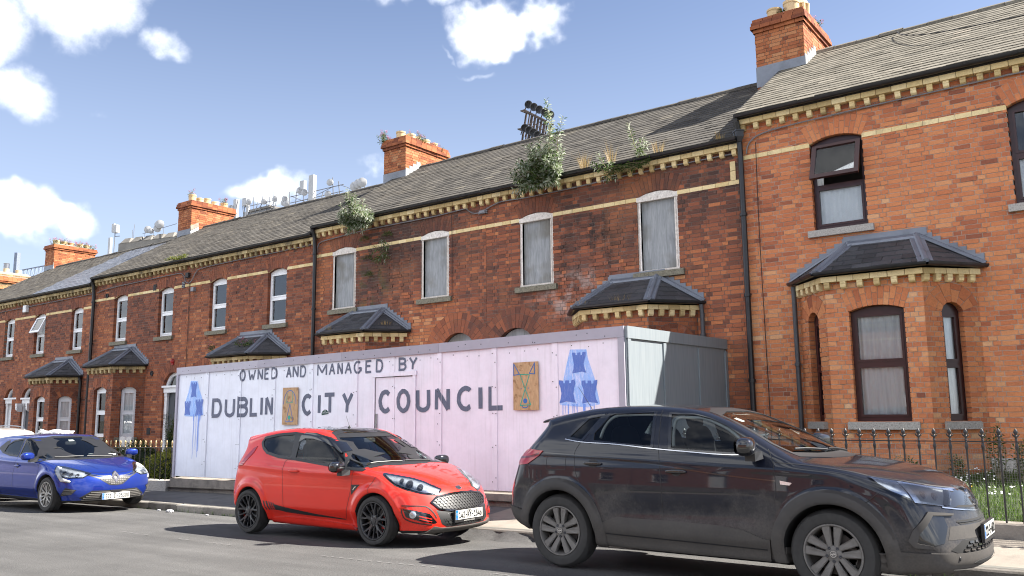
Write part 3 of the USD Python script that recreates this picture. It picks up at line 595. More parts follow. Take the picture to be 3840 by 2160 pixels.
# ================================================================ ground
from scipy.interpolate import PchipInterpolator
_rx = PchipInterpolator([-160,-60,-28,-16,-10.2,-7.75,-4.86,-2.2,5,40,120], [-2.0,-.75,-.34,-.13,-.085,-.06,-.005,0,.06,.4,.9])
_px = PchipInterpolator([-160,-60,-28,-17.3,-8,-1.4,10,40,120], [-1.9,-.62,-.22,-.06,.11,.16,.24,.5,1.0])
KERB_Y, PAVE_Y = 9.22, 10.75
def road_z(x, y):
    y = np.asarray(y, float); t = (7.4 - y)
    return _rx(x) + np.where(t < 0, t*.046, np.minimum(t, 3.5)*.02 - np.maximum(t-3.5, 0)*.02)
def pave_z(x, y):
    k = road_z(x, KERB_Y) + .125; s = np.clip((np.asarray(y, float) - KERB_Y)/(PAVE_Y - KERB_Y), 0, 1)
    return k + (_px(x) - k)*s
def garden_z(x, y):
    s = np.clip((np.asarray(y, float) - PAVE_Y)/(YF - PAVE_Y), 0, 1); base = np.asarray(_px(x)) + .10
    return base + s*np.where(np.asarray(x) > -5.8, .36, .30)
def sheet(xs, ys, zf):
    X, Y = np.meshgrid(xs, ys, indexing='ij'); V = np.stack([X, Y, zf(X, Y)], -1).reshape(-1, 3); m = len(ys)
    i, j = np.meshgrid(np.arange(len(xs)-1), np.arange(m-1), indexing='ij'); q = np.stack([i*m+j, (i+1)*m+j, (i+1)*m+j+1, i*m+j+1], -1).reshape(-1, 4)
    return V, q
m_asphalt = mat('asphalt', {'g': ('geometry', {}), 'n': ('noise_texture', {'scale': 90.0, 'detail': 4.0, 'roughness': .8}), 'v': ('voronoi_texture', {'scale': 55.0, 'feature': 'f1'}), 'big': ('noise_texture', {'scale': .7, 'detail': 6.0, 'roughness': .6}),
    'wm': ('mapping', {'scale': (.12, 1.6, 1)}), 'wear': ('noise_texture', {'scale': 1.6, 'detail': 3.0}),
    'r': ('rgb_ramp', {'ramp': [(.30, (.034,.033,.032)), (.5, (.068,.066,.064)), (.70, (.122,.118,.113))]}), 'br': ('map_range', {'from_min': .3, 'from_max': .7, 'to_min': .80, 'to_max': 1.2}), 'wr': ('map_range', {'from_min': .35, 'from_max': .65, 'to_min': .84, 'to_max': 1.12}),
    'm': ('mix', {'mix_type': 'multiply', 'fac': 1.0}), 'm2': ('mix', {'mix_type': 'multiply', 'fac': 1.0}), 'h': ('math', {'math_type': 'add'}), 'b': ('bump', {'strength': .7, 'distance': .006}), 'p': ('principled_bsdf', {'roughness': .85, 'specular_ior_level': .35})},
    [('g.position', 'n.vector'), ('g.position', 'v.vector'), ('g.position', 'big.vector'), ('g.position', 'wm.vector'), ('wm.vector', 'wear.vector'), ('n.fac', 'r.fac'), ('big.fac', 'br.value'), ('wear.fac', 'wr.value'), ('r.color', 'm.color1'), ('br.result', 'm.color2'), ('m.color', 'm2.color1'), ('wr.result', 'm2.color2'), ('m2.color', 'p.base_color'),
     ('n.fac', 'h.value1'), ('v.distance', 'h.value2'), ('h.value', 'b.height'), ('b.normal', 'p.normal')])
m_tar = plain('asphalt_patch', (.060,.058,.057), rough=.85, scale=30, amount=.35, bump=.6, bscale=150)
m_pave = plain('footpath_tarmac', (.105,.10,.097), rough=.9, scale=2.2, amount=.3, bump=.5, bscale=130)
m_conc = plain('footpath_concrete', (.205,.178,.148), rough=.92, scale=3.0, amount=.25, bump=.4, bscale=110)
m_kerb = toned('kerb_stone', [(0, (.10,.09,.08)), (.5, (.19,.175,.155)), (1, (.28,.26,.23))], rough=.9, grain=.35, gscale=50, stain=[((.05,.045,.035), 3.0, .5, .7, (1,1,1), .6)])
m_plinth = plain('garden_plinth', (.20,.175,.15), rough=.95, scale=5, amount=.4, bump=.7, bscale=45)
m_soil = plain('garden_soil', (.055,.045,.03), rough=1, scale=5, amount=.4, bump=.5)
m_paint = plain('worn_road_paint', (.19,.185,.178), rough=.8, scale=25, amount=.6)
m_far = plain('far_ground', (.11,.105,.09), rough=1, scale=.2, amount=.3)
xs = np.r_[np.linspace(-160,-45,24), np.linspace(-43,14,110), np.linspace(16,120,20)]
ground = MB(); ground.add(np.array([(-1500,-1500,-2.6),(1500,-1500,-2.6),(1500,1500,-2.6),(-1500,1500,-2.6)]), [[0,1,2,3]])
put('/World', 'ground', ground, m_far, kind='structure', label='flat ground of the town beyond the street')
OPP_KERB = 1.25
v, f = sheet(xs, np.linspace(OPP_KERB, KERB_Y+.02, 30), road_z); put('/World', 'road', (v, f, None), m_asphalt, smooth=True, kind='structure', label='worn grey asphalt road with parked cars')
# rough tarmac repair in the gutter between the red and the black car
xs2 = np.linspace(-8.2, -6.5, 30); mb = MB()
ww = .30*np.sin(np.linspace(0, PI, 30))**.6*(1 + .25*np.sin(xs2*7.3) + .15*np.sin(xs2*17)); prof = [(0, .112), (.18, .085), (.45, .050), (.75, .022), (1.0, .003)]
V = np.array([(x, KERB_Y + .004 - w*a, float(road_z(x, KERB_Y)) + h*min(1, w/.22) + .006*math.sin(x*23 + a*9)*(0 < a < 1) + .002) for x, w in zip(xs2, ww) for a, h in prof]); ii, jj = np.meshgrid(np.arange(29), np.arange(4), indexing='ij'); mb.add(V, np.stack([ii*5+jj, ii*5+jj+1, (ii+1)*5+jj+1, (ii+1)*5+jj], -1).reshape(-1, 4))
put('/World', 'road_patch', mb, m_tar, smooth=60, kind='structure', label='rough tarmac ramp against the kerb between the red and black cars')
mb = MB()
for a in np.arange(-12, -3.2, .31):   # faint worn edge line beside the parked cars
    if rng.random() < .5: continue
    y = 6.62 + .012*math.sin(a*3); mb.add(np.array([(a, y, float(road_z(a, y))+.004), (a+.22, y, float(road_z(a+.22, y))+.004), (a+.22, y+.016, float(road_z(a+.22, y+.016))+.004), (a, y+.014, float(road_z(a, y+.014))+.004)]), [[0,1,2,3]])
put('/World', 'bay_line', mb, m_paint, kind='structure', label='faint worn parking line on the asphalt beside the cars')
v, f = sheet(xs[xs < -7.9], np.linspace(KERB_Y+.14, PAVE_Y, 8), pave_z); put('/World', 'pavement', (v, f, None), m_pave, smooth=True, kind='structure', label='dark tarmac pavement in front of the hoarding')
v, f = sheet(np.r_[xs[xs < -7.9][-1], xs[xs >= -7.9]], np.linspace(KERB_Y+.14, PAVE_Y, 8), pave_z); pv = put('/World', 'pavement', (v, f, None), m_conc, smooth=True, kind='structure', label='pale concrete pavement beside the railings on the right')
kerb = thing('kerb', 'low weathered stone kerb along the parked cars', 'kerb', (0, KERB_Y, 0), kind='structure')
u = -44.0
while u < 9:
    L = float(rng.uniform(.75, 1.1)); a, b = u+.004, u+L-.004; u += L; z0, z1 = float(road_z(a, KERB_Y)), float(road_z(b, KERB_Y)); h = .125 + rng.normal(0, .004)
    c = .018; y0, y1 = KERB_Y + rng.normal(0, .003), KERB_Y+.145
    mb = MB(); P = [(y0+.012, -.1), (y0, h-c), (y0+c, h), (y1, h), (y1, -.1)]
    V = np.array([(x, y, z+w) for x, z in ((a, z0), (b, z1)) for y, w in P]); mb.add(V, [[i, i+5, (i+1) % 5+5, (i+1) % 5] for i in range(5)], rng.uniform(0, 1)); mb.add(V, [[0,1,2],[0,2,3],[0,3,4],[5,7,6],[5,8,7],[5,9,8]], .5); put(kerb, 'kerb_stone', mb, m_kerb)
# opposite pavement and front gardens
v, f = sheet(xs, np.linspace(-1.2, OPP_KERB-.02, 6), lambda x, y: road_z(x, OPP_KERB) + .125 + 0*y); put('/World', 'pavement', (v, f, None), m_conc, smooth=True, kind='structure', label='pavement on the near side of the street')
mb = MB(); 
for a, b in zip(xs[:-1], xs[1:]):
    z0, z1 = float(road_z(a, OPP_KERB)), float(road_z(b, OPP_KERB)); mb.hexa([(a,OPP_KERB-.15,z0-.1),(b,OPP_KERB-.15,z1-.1),(b,OPP_KERB,z1-.1),(a,OPP_KERB,z0-.1),(a,OPP_KERB-.15,z0+.128),(b,OPP_KERB-.15,z1+.128),(b,OPP_KERB,z1+.128),(a,OPP_KERB,z0+.128)])
put('/World', 'kerb', mb, m_kerb, kind='structure', label='kerb of the near pavement')
v, f = sheet(np.linspace(-48, 14, 60), np.linspace(PAVE_Y-.1, YF+.4, 12), lambda x, y: garden_z(x, y) - .02); put('/World', 'front_garden', (v, f, None), m_soil, smooth=True, kind='structure', label='soil of the narrow front gardens behind the railings')

# ================================================================ houses
def noise2(u, w, s, seed=0):
    a, b = u*s*2.1 + seed, w*s*2.1 + seed*1.7
    return .5 + .25*(math.sin(a + 1.3*math.sin(b*.9)) + math.sin(b*1.1 + 1.7*math.sin(a*.7 + 1)) )*.9
def tones_for(key):
    if key == 'D': return lambda u, w, r: float(np.clip(.46 + .10*(4.2-w)/2.5*.8 + (noise2(u, w, .8)-.5)*.35 + r.normal(0, .16), 0, 1))
    if key == 'C': return lambda u, w, r: float(np.clip(.40 + .16*np.clip((4.7-w)/1.0, -1, 1) + (noise2(u, w, .55, 3)-.5)*.55 + r.normal(0, .15), 0, 1))
    return lambda u, w, r: float(np.clip(.46 + .06*np.clip((4.2-w)/1.5, -1, 1) + (noise2(u, w, .6, 5)-.5)*.4 + r.normal(0, .17), 0, 1))
SECTIONS = {'D': dict(zs=6.10, x0=-5.5, x1=6.0, yr=17.75, zr=9.12, sp=6.07, z0=4.56, k='D'), 'C': dict(zs=5.68, x0=-17.05, x1=-5.5, yr=17.82, zr=8.76, sp=5.66, z0=4.19, k='C'),
            'B': dict(zs=5.50, x0=-28.3, x1=-17.05, yr=18.1, zr=8.60, sp=5.42, z0=4.0, k='B'), 'A': dict(zs=5.31, x0=-39.6, x1=-28.3, yr=18.1, zr=8.36, sp=5.24, z0=3.87, k='B')}
def house(sec, x0, x1, label, wins, bayspec, doors, seed, chim=None, extra=None, frame=None, curtains=None, slate=None, special=None, holes=None):
    S = SECTIONS[sec]; key = S['k']; r = np.random.default_rng(seed); fr = FACADE; zy = S['zs'] + .65; tones = tones_for(key)
    yel = m_yellow if sec in 'DC' else m_yellow_dirty; zb = float(_px((x0+x1)/2)) + .05
    h = thing('terraced_house', label, 'house', ((x0+x1)/2, YF, zb), group='red brick terraced houses along the street')
    B = Bricks(); reg = sbox(x0+.002, zb, x1-.002, zy+.02); ops, zones, vs = [], [], []; keep = unary_union([])
    dmat = {}
    for (uc, kind) in wins:
        w = .86 if sec in 'DC' else .80; P, _ = arch_poly(uc, w, S['z0'], S['sp'], .095); ops.append(P); pcs, zone = voussoirs(uc, w, S['sp'], .095, .335, r=r); vs += pcs; zones.append(zone)
    for (uc, w, z0, zs, style) in doors:
        P, _ = arch_poly(uc, w, z0, zs, w/2, n=22); ops.append(P); pcs, zone = voussoirs(uc, w, zs, w/2, .34 if sec != 'C' else .46, rings=sec == 'C', r=r); vs += pcs; zones.append(zone)
    bayskip = Polygon()
    if bayspec: uL, uR, uFL, uFR, yF, zg = bayspec[:6]; bayskip = sbox(uL+.02, zb-.1, uR-.02, zg+.10)
    op = unary_union(ops); az = unary_union(zones).difference(op); stp = sbox(x0, S['zs']-.078, x1, S['zs']).difference(unary_union([op.buffer(.0), az]))
    cor = sbox(x0, zy-.088, x1, zy+.05)
    back = wall_backing(fr, reg.difference(bayskip.buffer(-.12)) if bayspec else reg, op)
    wall = put(h, 'wall', back, m_mortar[key])
    rough = None
    if sec == 'C': rough = lambda u, w, q: (q.normal(0, .007) if (-15.3 < u < -13.6 and w < 5.6) or (-9.6 < u < -7.6 and 3.4 < w < 5.3) else 0.0)
    lay(B, fr, reg, zb, .075, unary_union([op, az, stp, cor, bayskip]), tones, r=r, jamb=op, rough_zone=rough)
    for p in vs:
        p = p.difference(unary_union([cor, bayskip]))
        if p.is_empty or p.area < .0004: continue
        t = float(np.clip((tones(p.centroid.x, p.centroid.y, r)*.6 + (.10 if sec != 'D' else .22)), 0, 1)); mb = MB().prism(p, fr, -.10, .001 + r.normal(0, .002), t)
        if mb: v, f, _ = mb.arrays(); B.add(v, f, t, fr(p.centroid.x, p.centroid.y, 0.0))
    # string course of yellow brick
    for g in getattr(stp, 'geoms', [stp]):
        a0, b0 = g.bounds[0], g.bounds[2]; n = max(1, int(round((b0-a0)/.24)))
        for k in range(n):
            q = g.intersection(sbox(a0+(b0-a0)*k/n+.003, 0, a0+(b0-a0)*(k+1)/n-.003, 20))
            mb = MB().prism(q, fr, -.03, .006 + r.normal(0, .001), r.uniform(.45, 1) if sec in 'DC' else r.uniform(.3, 1))
            if mb: put(wall, 'string_course_brick', mb, m_yellow)
    cornice(wall, fr, x0+.005, x1-.005, zy, yel, r)
    for i, (uc, kind) in enumerate(wins):
        w = .86 if sec in 'DC' else .80
        if kind == 'boarded': boarded(h, uc, w+.01, S['z0'], S['sp']+.0, r); sill(h, fr, uc-w/2-.10, uc+w/2+.10, S['z0']-.012, mat_=m_sill_old)
        else:
            cur = []
            if kind == 'sheet': cur = [(uc-w/2, uc+w/2, S['z0'], S['z0']+.74, m_sheet, 'white_sheet'), (uc-w/2, uc-w/2+.16, S['z0']+.7, S['sp'], m_net, 'curtain')]
            elif kind == 'half': cur = [(uc-w/2, uc+w/2, S['z0'], S['z0']+.75, m_sheet, 'white_sheet'), (uc-w/2+.2, uc+w/2, S['z0']+.75, S['sp'], m_net, 'curtain')]
            elif kind in ('net', 'net_open'): cur = [(uc-w/2+.04, uc+w/2-.04, S['z0'], S['sp']+.03, m_net, 'net_curtain')]
            elif kind == 'blind': cur = [(uc-w/2+.04, uc+w/2-.04, S['sp']-.36, S['sp']+.03, m_sheet, 'roller_blind'), (uc-w/2+.03, uc-w/2+.14, S['z0'], S['sp'], m_net, 'curtain')]
            elif kind == 'drape': cur = [(uc-w/2+.03, uc-w/2+.16, S['z0'], S['sp'], m_net, 'curtain'), (uc+w/2-.2, uc+w/2-.03, S['z0'], S['sp'], m_net, 'curtain')]
            window(h, fr, uc, w, S['z0'], S['sp'], .095, .10, m_brown if sec == 'D' else m_upvc, 'open' if kind in ('sheet', 'net_open') else 'sash', glass_mat=m_glass if sec == 'D' else m_glass_far, curtain=cur)
            sill(h, fr, uc-w/2-.10, uc+w/2+.10, S['z0']-.012, mat_=m_sill if sec == 'D' else m_sill_old)
    for (uc, w, z0, zs, style) in doors:
        d = -.13; P, _ = arch_poly(uc, w, z0, zs, w/2, n=22)
        if style == 'board':
            mb = MB().prism(P.buffer(-.004), fr, d-.03, d); put(h, 'boarded_door', mb, m_ply); continue
        fan = Polygon([(uc-w/2, zs+.03)] + [q for q in np.array(P.exterior.coords) if q[1] >= zs+.03] ) if False else P.intersection(sbox(uc-w, zs+.10, uc+w, zs+w))
        mb = MB(); 
        ring = fan.difference(affinity.scale(fan, .82, .78, origin=(uc, zs+.10))); mb.prism(ring, fr, d-.05, d+.03); fl = put(h, 'fanlight', mb, m_upvc); mb = MB().prism(affinity.scale(fan, .84, .80, origin=(uc, zs+.10)), fr, d-.03, d-.02); put(fl, 'pane', mb, m_glass_far)
        mb = MB(); fr.box(mb, uc-w/2-.03, uc+w/2+.03, zs-.09, zs+.10, d-.05, d+.10); fr.box(mb, uc-w/2-.05, uc+w/2+.05, zs+.06, zs+.12, d-.05, d+.14); put(h, 'door_entablature', mb, m_whitedoor)
        for sgn in (-1, 1):
            mb = MB(); a, b = sorted((uc+sgn*w/2, uc+sgn*(w/2-.14))); fr.box(mb, a, b, z0, zs-.09, d-.05, d+.06); fr.box(mb, a-.01, b+.01, z0, z0+.22, d-.05, d+.075); fr.box(mb, a-.01, b+.01, zs-.20, zs-.092, d-.05, d+.075)
            if style == 'console': modillion(mb, fr, (a+b)/2, zs-.09, h=.30, w=.12, out=.20)
            put(h, 'door_pilaster', mb, m_whitedoor)
        dm = m_greydoor if style in ('grey', 'console') else m_whitedoor; mb = MB(); fr.box(mb, uc-w/2+.14, uc+w/2-.14, z0, zs-.09, d-.05, d-.01); dp = put(h, 'door', mb, dm)
        mb = MB(); iw = w/2-.14
        if style == 'plank':
            for k in range(6): a = uc-iw+2*iw*k/6; fr.box(mb, a+.006, a+2*iw/6-.006, z0+.02, zs-.11, d-.02, d+.004)
        else:
            for (a, b) in ((-iw+.07, -.03), (.03, iw-.07)):
                fr.box(mb, uc+a, uc+b, z0+.95, zs-.24, d-.02, d+.004); fr.box(mb, uc+a, uc+b, z0+.18, z0+.72, d-.02, d+.004)
        put(dp, 'door_panel', mb, dm)
        if style in ('grey', 'console'):
            mb = MB(); fr.box(mb, uc-.13, uc+.13, z0+.80, z0+.86, d-.01, d+.008); put(dp, 'letter_box', mb, m_brass)
            mb = MB(); mb.lathe([(0,.04),(.02,.035),(.028,.02),(.02,0),(0,-.01)], fr(uc+iw-.05, z0+1.25, d+.0), axis=(0,-1,0), sides=10); put(dp, 'door_knob', mb, m_brass)
    if bayspec:
        uL, uR, uFL, uFR, yF, zg, kind, zlo = bayspec; Lf = uFR-uFL; Ls = math.hypot(uFL-uL, YF-yF)
        if kind == 'D': wn = [(Ls*.50, .36, 1.355, 2.99, .13, 'sash', m_brown, True), (Lf*.52, .80, 1.355, 3.05, .075, 'sash', m_brown, True), (Ls*.50, .36, 1.355, 2.99, .13, 'sash', m_brown, True)]
        elif kind == 'ply': wn = [None, (Lf/2, .80, 1.2, zg-.62-.14, .12, 'sash', m_oldwood, False), (Ls*.5, .40, 1.2, zg-.62-.16, .16, 'sash', m_oldwood, False)]
        else: wn = [(Ls*.5, .40, zlo, zg-.62-.13, .10, 'sash', m_upvc, True), (Lf/2, .74, zlo, zg-.62-.12, .10, 'sash', m_upvc, True), (Ls*.5, .44, zlo, zg-.62-.13, .10, 'sash', m_upvc, True)]
        bay(h, B, uL, uR, uFL, uFR, yF, zg, key, yel, seed+50, wins=wn, zbase=zb, sill_mat=m_sill if sec == 'D' else m_sill_old, tones=tones, old=sec == 'C')
    emit_bricks(wall, B.items, m_brick[key], 'brick', 'brickwork')
    # interior: dark rooms
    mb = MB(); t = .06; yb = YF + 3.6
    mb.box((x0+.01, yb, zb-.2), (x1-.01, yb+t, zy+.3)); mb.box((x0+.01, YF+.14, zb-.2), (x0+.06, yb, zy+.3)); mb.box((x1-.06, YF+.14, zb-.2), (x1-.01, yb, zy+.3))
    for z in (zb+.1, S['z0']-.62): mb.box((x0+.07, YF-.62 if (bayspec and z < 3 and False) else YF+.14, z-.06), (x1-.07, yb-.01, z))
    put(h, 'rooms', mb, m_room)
    mb = MB(); yrr = S['yr']*2-YF+.3; mb.box((x0+.01, yrr, zb-.3), (x1-.01, yrr+.1, zy-.1)); put(h, 'rear_wall', mb, m_backwall)
    ye, ze = YF-.20, zy+.10
    mb = MB(); fr.box(mb, x0, x1, zy+.001, zy+.09, -.02, .12); put(h, 'fascia', mb, m_fascia)
    gutter(h, [(x0+.0, YF-.185, zy+.075), (x1-.0, YF-.185, zy+.082)], rad=.062)
    rp = roof_front(h, x0, x1, ye, ze, S['yr'], S['zr'], seed+9, slate or m_slate, special=special, holes=holes)
    rf = lambda y: min(ze + (S['zr']-ze)*(y-ye)/(S['yr']-ye), S['zr'])
    if chim: chimney(h, *chim, roof=rf, seed=seed+3, **(extra or {}))
    return h, wall
BAYF = lambda uL, uR, zg, kind, zlo=1.0, yF=13.70: (uL, uR, uL+.63, uR-.63, yF, zg, kind, zlo)
r1 = np.random.default_rng(31)
def pots(x0, x1, y0, y1, n, front=True, h=.2, tones=None):
    r = np.random.default_rng(int(abs(x0)*100)); xm = (x0+x1)/2; out = []
    for i in range(n): out.append((xm + r.normal(.0, .04), y0 + .24 + (y1-y0-.45)*i/(n-1), .135, h*r.uniform(.85, 1.15), float(r.uniform(.2, 1))))
    return out
c4, c3, c2, c1 = (-5.99,-4.97,16.85,18.58), (-17.40,-16.52,17.15,18.96), (-28.62,-27.77,17.5,19.32), (-39.95,-39.1,17.88,19.75)
H_D, W_D = house('D', -5.5, 0.25, 'bright orange brick house with brown framed windows and a bay, rightmost in the terrace', [(-3.84, 'sheet'), (-0.87, 'half')], BAYF(-4.60, -1.91, 3.65, 'D', yF=13.71), [(-.30, 1.0, .62, 2.80, 'grey')], 101,
    chim=(*c4, 8.53, 9.50, 9.80), slate=m_slate_pale, extra=dict(pots=[(-5.62, 17.08, .15, .22, .45), (-5.26, 17.10, .16, .30, .6), (-5.45, 17.9, .14, .24, .5), (-5.45, 18.3, .14, .22, .7)], cowl=[(-5.22, 17.55, .17, .62)]))
H_C2, W_C2 = house('C', -11.4, -5.5, 'derelict dark brick house with two boarded windows and a tall shrub in its gutter', [(-7.21, 'boarded'), (-10.05, 'boarded')], BAYF(-9.09, -6.46, 3.48, 'ply', yF=13.66), [(-10.62, 1.06, .4, 2.80, 'board')], 102,
    holes=lambda u, s, r: (abs(u+9.9) < .3 and abs(s-1.7) < .12) and False)
H_C1, W_C1 = house('C', -17.05, -11.4, 'derelict dark brick house with two boarded windows and a small shrub in its gutter', [(-12.91, 'boarded'), (-15.98, 'boarded')], BAYF(-16.45, -13.78, 3.45, 'ply', yF=13.68), [(-12.22, 1.06, .3, 2.80, 'board')], 103,
    chim=(*c3, 8.26, 9.24, 9.56), extra=dict(pots=pots(-17.40,-16.52,17.15,18.96, 5, h=.24)))
H_B2, W_B2 = house('B', -22.7, -17.05, 'brown brick house with white framed windows, half hidden by the hoarding', [(-18.63, 'blind'), (-21.30, 'drape')], BAYF(-20.95, -18.12, 3.13, 'w', .95), [(-21.9, 1.0, .2, 2.36, 'grey')], 104)
H_B1, W_B1 = house('B', -28.3, -22.7, 'brown brick house with a dark grey door in a white surround beside its bay', [(-24.0, 'net'), (-26.64, 'net')], BAYF(-27.65, -24.93, 3.13, 'w', .95), [(-23.43, 1.02, .15, 2.36, 'grey')], 105,
    chim=(*c2, 8.12, 9.23, 9.52), extra=dict(pots=pots(-28.62,-27.77,17.5,19.32, 5, h=.27), flash='fillet'))
H_A2, W_A2 = house('A', -34.0, -28.3, 'brown brick house with one white top window hung open', [(-29.48, 'net'), (-32.18, 'net_open')], BAYF(-31.62, -28.93, 2.93, 'w', .78), [(-32.78, .95, .0, 2.18, 'console')], 106,
    slate=m_slate, special=lambda u, s, m: m_slate_blue if u > -32.7 - .0*s else m_slate)
H_A1, W_A1 = house('A', -39.6, -34.0, 'brown brick house with a white boarded door at the left edge', [(-34.65, 'drape'), (-37.4, 'drape')], BAYF(-39.0, -36.3, 2.93, 'w', .78), [(-34.16, .92, .0, 2.20, 'plank')], 107,
    chim=(*c1, 8.03, 9.14, 9.40), extra=dict(pots=pots(-39.95,-39.1,17.88,19.75, 5, h=.26), flash='fillet'))
# verges where one roof stands above the next, and rain pipes at the joints
for H, xb, up, dn in ((H_D, -5.5, 'D', 'C'), (H_C1, -17.05, 'C', 'B'), (H_B1, -28.3, 'B', 'A')):
    U, L_ = SECTIONS[up], SECTIONS[dn]; mb = MB(); ye = YF-.2
    mb.hexa([(xb-.03,ye,L_['zs']+.72),(xb+.04,ye,L_['zs']+.72),(xb+.04,U['yr'],L_['zr']),(xb-.03,U['yr'],L_['zr']),(xb-.03,ye,U['zs']+.745),(xb+.04,ye,U['zs']+.745),(xb+.04,U['yr'],U['zr']+.01),(xb-.03,U['yr'],U['zr']+.01)])
    put(H, 'verge', mb, m_fascia)
zp = lambda x: float(_px(x))
downpipe(H_D, [(-5.47, YF-.20, 6.70), (-5.47, YF-.12, 6.5), (-5.47, YF-.09, 6.1), (-5.47, YF-.09, 4.0), (-5.47, YF-.09, zp(-5.5)+.2)], .05, [(-5.47, YF-.09, z) for z in (5.0, 3.55, 2.05)], hopper=(-5.47, YF-.14, 6.42))
downpipe(H_C1, [(-17.0, YF-.20, 6.33), (-17.0, YF-.12, 6.15), (-17.0, YF-.09, 5.8), (-17.0, YF-.09, 2.5), (-17.0, YF-.09, zp(-17)+.2)], .05, [(-17.0, YF-.09, z) for z in (5.7, 4.25, 2.8)])
downpipe(H_B1, [(-28.25, YF-.20, 6.1), (-28.25, YF-.12, 5.95), (-28.25, YF-.09, 5.6), (-28.25, YF-.09, 2.5), (-28.25, YF-.09, zp(-28)+.2)], .055, [(-28.25, YF-.09, z) for z in (5.4, 4.0, 2.2)])
downpipe(H_D, [(-4.66, YF-.12, 3.62), (-4.66, YF-.09, 3.5), (-4.66, YF-.09, .8)], .04, [(-4.66, YF-.09, 2.3)], mat_=m_pipe_grey)
downpipe(H_C2, [(-6.34, YF-.12, 3.46), (-6.34, YF-.09, 3.3), (-6.34, YF-.09, .6)], .04, [(-6.34, YF-.09, 2.9)], mat_=m_pipe_grey)
downpipe(H_A2, [(-28.78, YF-.14, 2.9), (-28.78, YF-.09, 2.75), (-28.78, YF-.09, .3)], .05, [(-28.78, YF-.09, 2.2)])
for xb, z0, z1, W in ((-5.66, 5.68, 6.04, W_C2),):   # yellow riser between the two string levels
    for k in range(2):
        mb = MB(); FACADE.box(mb, xb-.05, xb+.05, z0+(z1-z0)*k/2+.004, z0+(z1-z0)*(k+1)/2-.004, -.03, .012, .7); put(W, 'string_course_brick', mb, m_yellow)
# ================================================================ hoarding
m_hoard = mat('hoarding_white_paint', {'g': ('geometry', {}), 's': ('separate_xyz', {}), 'sk': ('math', {'math_type': 'multiply', 'value2': -1.1}), 'ad': ('math', {'math_type': 'add'}), 'n': ('noise_texture', {'scale': .9, 'detail': 5.0, 'roughness': .6}), 'nb': ('map_range', {'from_min': .25, 'from_max': .75, 'to_min': -1.3, 'to_max': 1.3}),
    'ad2': ('math', {'math_type': 'add'}), 'mr': ('map_range', {'range_type': 'smoothstep', 'from_min': -15.2, 'from_max': -12.2, 'clamp': True}), 'c': ('mix', {'color1': (.745,.76,.825), 'color2': (.76,.69,.765)}),
    'mp': ('mapping', {'scale': (9, 1, .35)}), 'd': ('noise_texture', {'scale': 3.0, 'detail': 7.0, 'roughness': .65}), 'dr': ('map_range', {'from_min': .52, 'from_max': .75, 'to_min': 0, 'to_max': .28, 'clamp': True}), 'x': ('mix', {'color2': (.40,.38,.37)}),
    'n2': ('noise_texture', {'scale': 2.2, 'detail': 8.0, 'roughness': .75}), 'n2r': ('map_range', {'from_min': .3, 'from_max': .7, 'to_min': .90, 'to_max': 1.07}), 'mm': ('mix', {'mix_type': 'multiply', 'fac': 1.0}), 'bn': ('noise_texture', {'scale': 2.2, 'detail': 8.0}), 'b': ('bump', {'strength': .12, 'distance': .02}), 'p': ('principled_bsdf', {'roughness': .55})},
    [('g.position', 's.vector'), ('s.z', 'sk.value1'), ('s.x', 'ad.value1'), ('sk.value', 'ad.value2'), ('g.position', 'n.vector'), ('n.fac', 'nb.value'), ('ad.value', 'ad2.value1'), ('nb.result', 'ad2.value2'), ('ad2.value', 'mr.value'), ('mr.result', 'c.fac'),
     ('g.position', 'mp.vector'), ('mp.vector', 'd.vector'), ('d.fac', 'dr.value'), ('dr.result', 'x.fac'), ('c.color', 'x.color1'), ('g.position', 'n2.vector'), ('n2.fac', 'n2r.value'), ('x.color', 'mm.color1'), ('n2r.result', 'mm.color2'), ('mm.color', 'p.base_color'), ('mp.vector', 'bn.vector'), ('bn.fac', 'b.height'), ('b.normal', 'p.normal')])
m_hfascia = toned('hoarding_fascia', [(0, (.28,.265,.305)), (.5, (.345,.325,.375)), (1, (.44,.42,.47))], rough=.6, grain=.06, gscale=8, bump=.1, stain=[((.2,.19,.2), 2.0, .58, .75, (1,1,1), .3)])
m_hend = mat('hoarding_grey_paint', {'g': ('geometry', {}), 'mp': ('mapping', {'scale': (1, 9, .5)}), 'n': ('noise_texture', {'scale': 3.0, 'detail': 7.0, 'roughness': .65}), 'r': ('rgb_ramp', {'ramp': [(.28, (.15,.175,.195)), (.5, (.185,.212,.23)), (.75, (.215,.24,.25))]}), 'b': ('bump', {'strength': .15, 'distance': .01}), 'p': ('principled_bsdf', {'roughness': .5})},
    [('g.position', 'mp.vector'), ('mp.vector', 'n.vector'), ('n.fac', 'r.fac'), ('r.color', 'p.base_color'), ('n.fac', 'b.height'), ('b.normal', 'p.normal')])
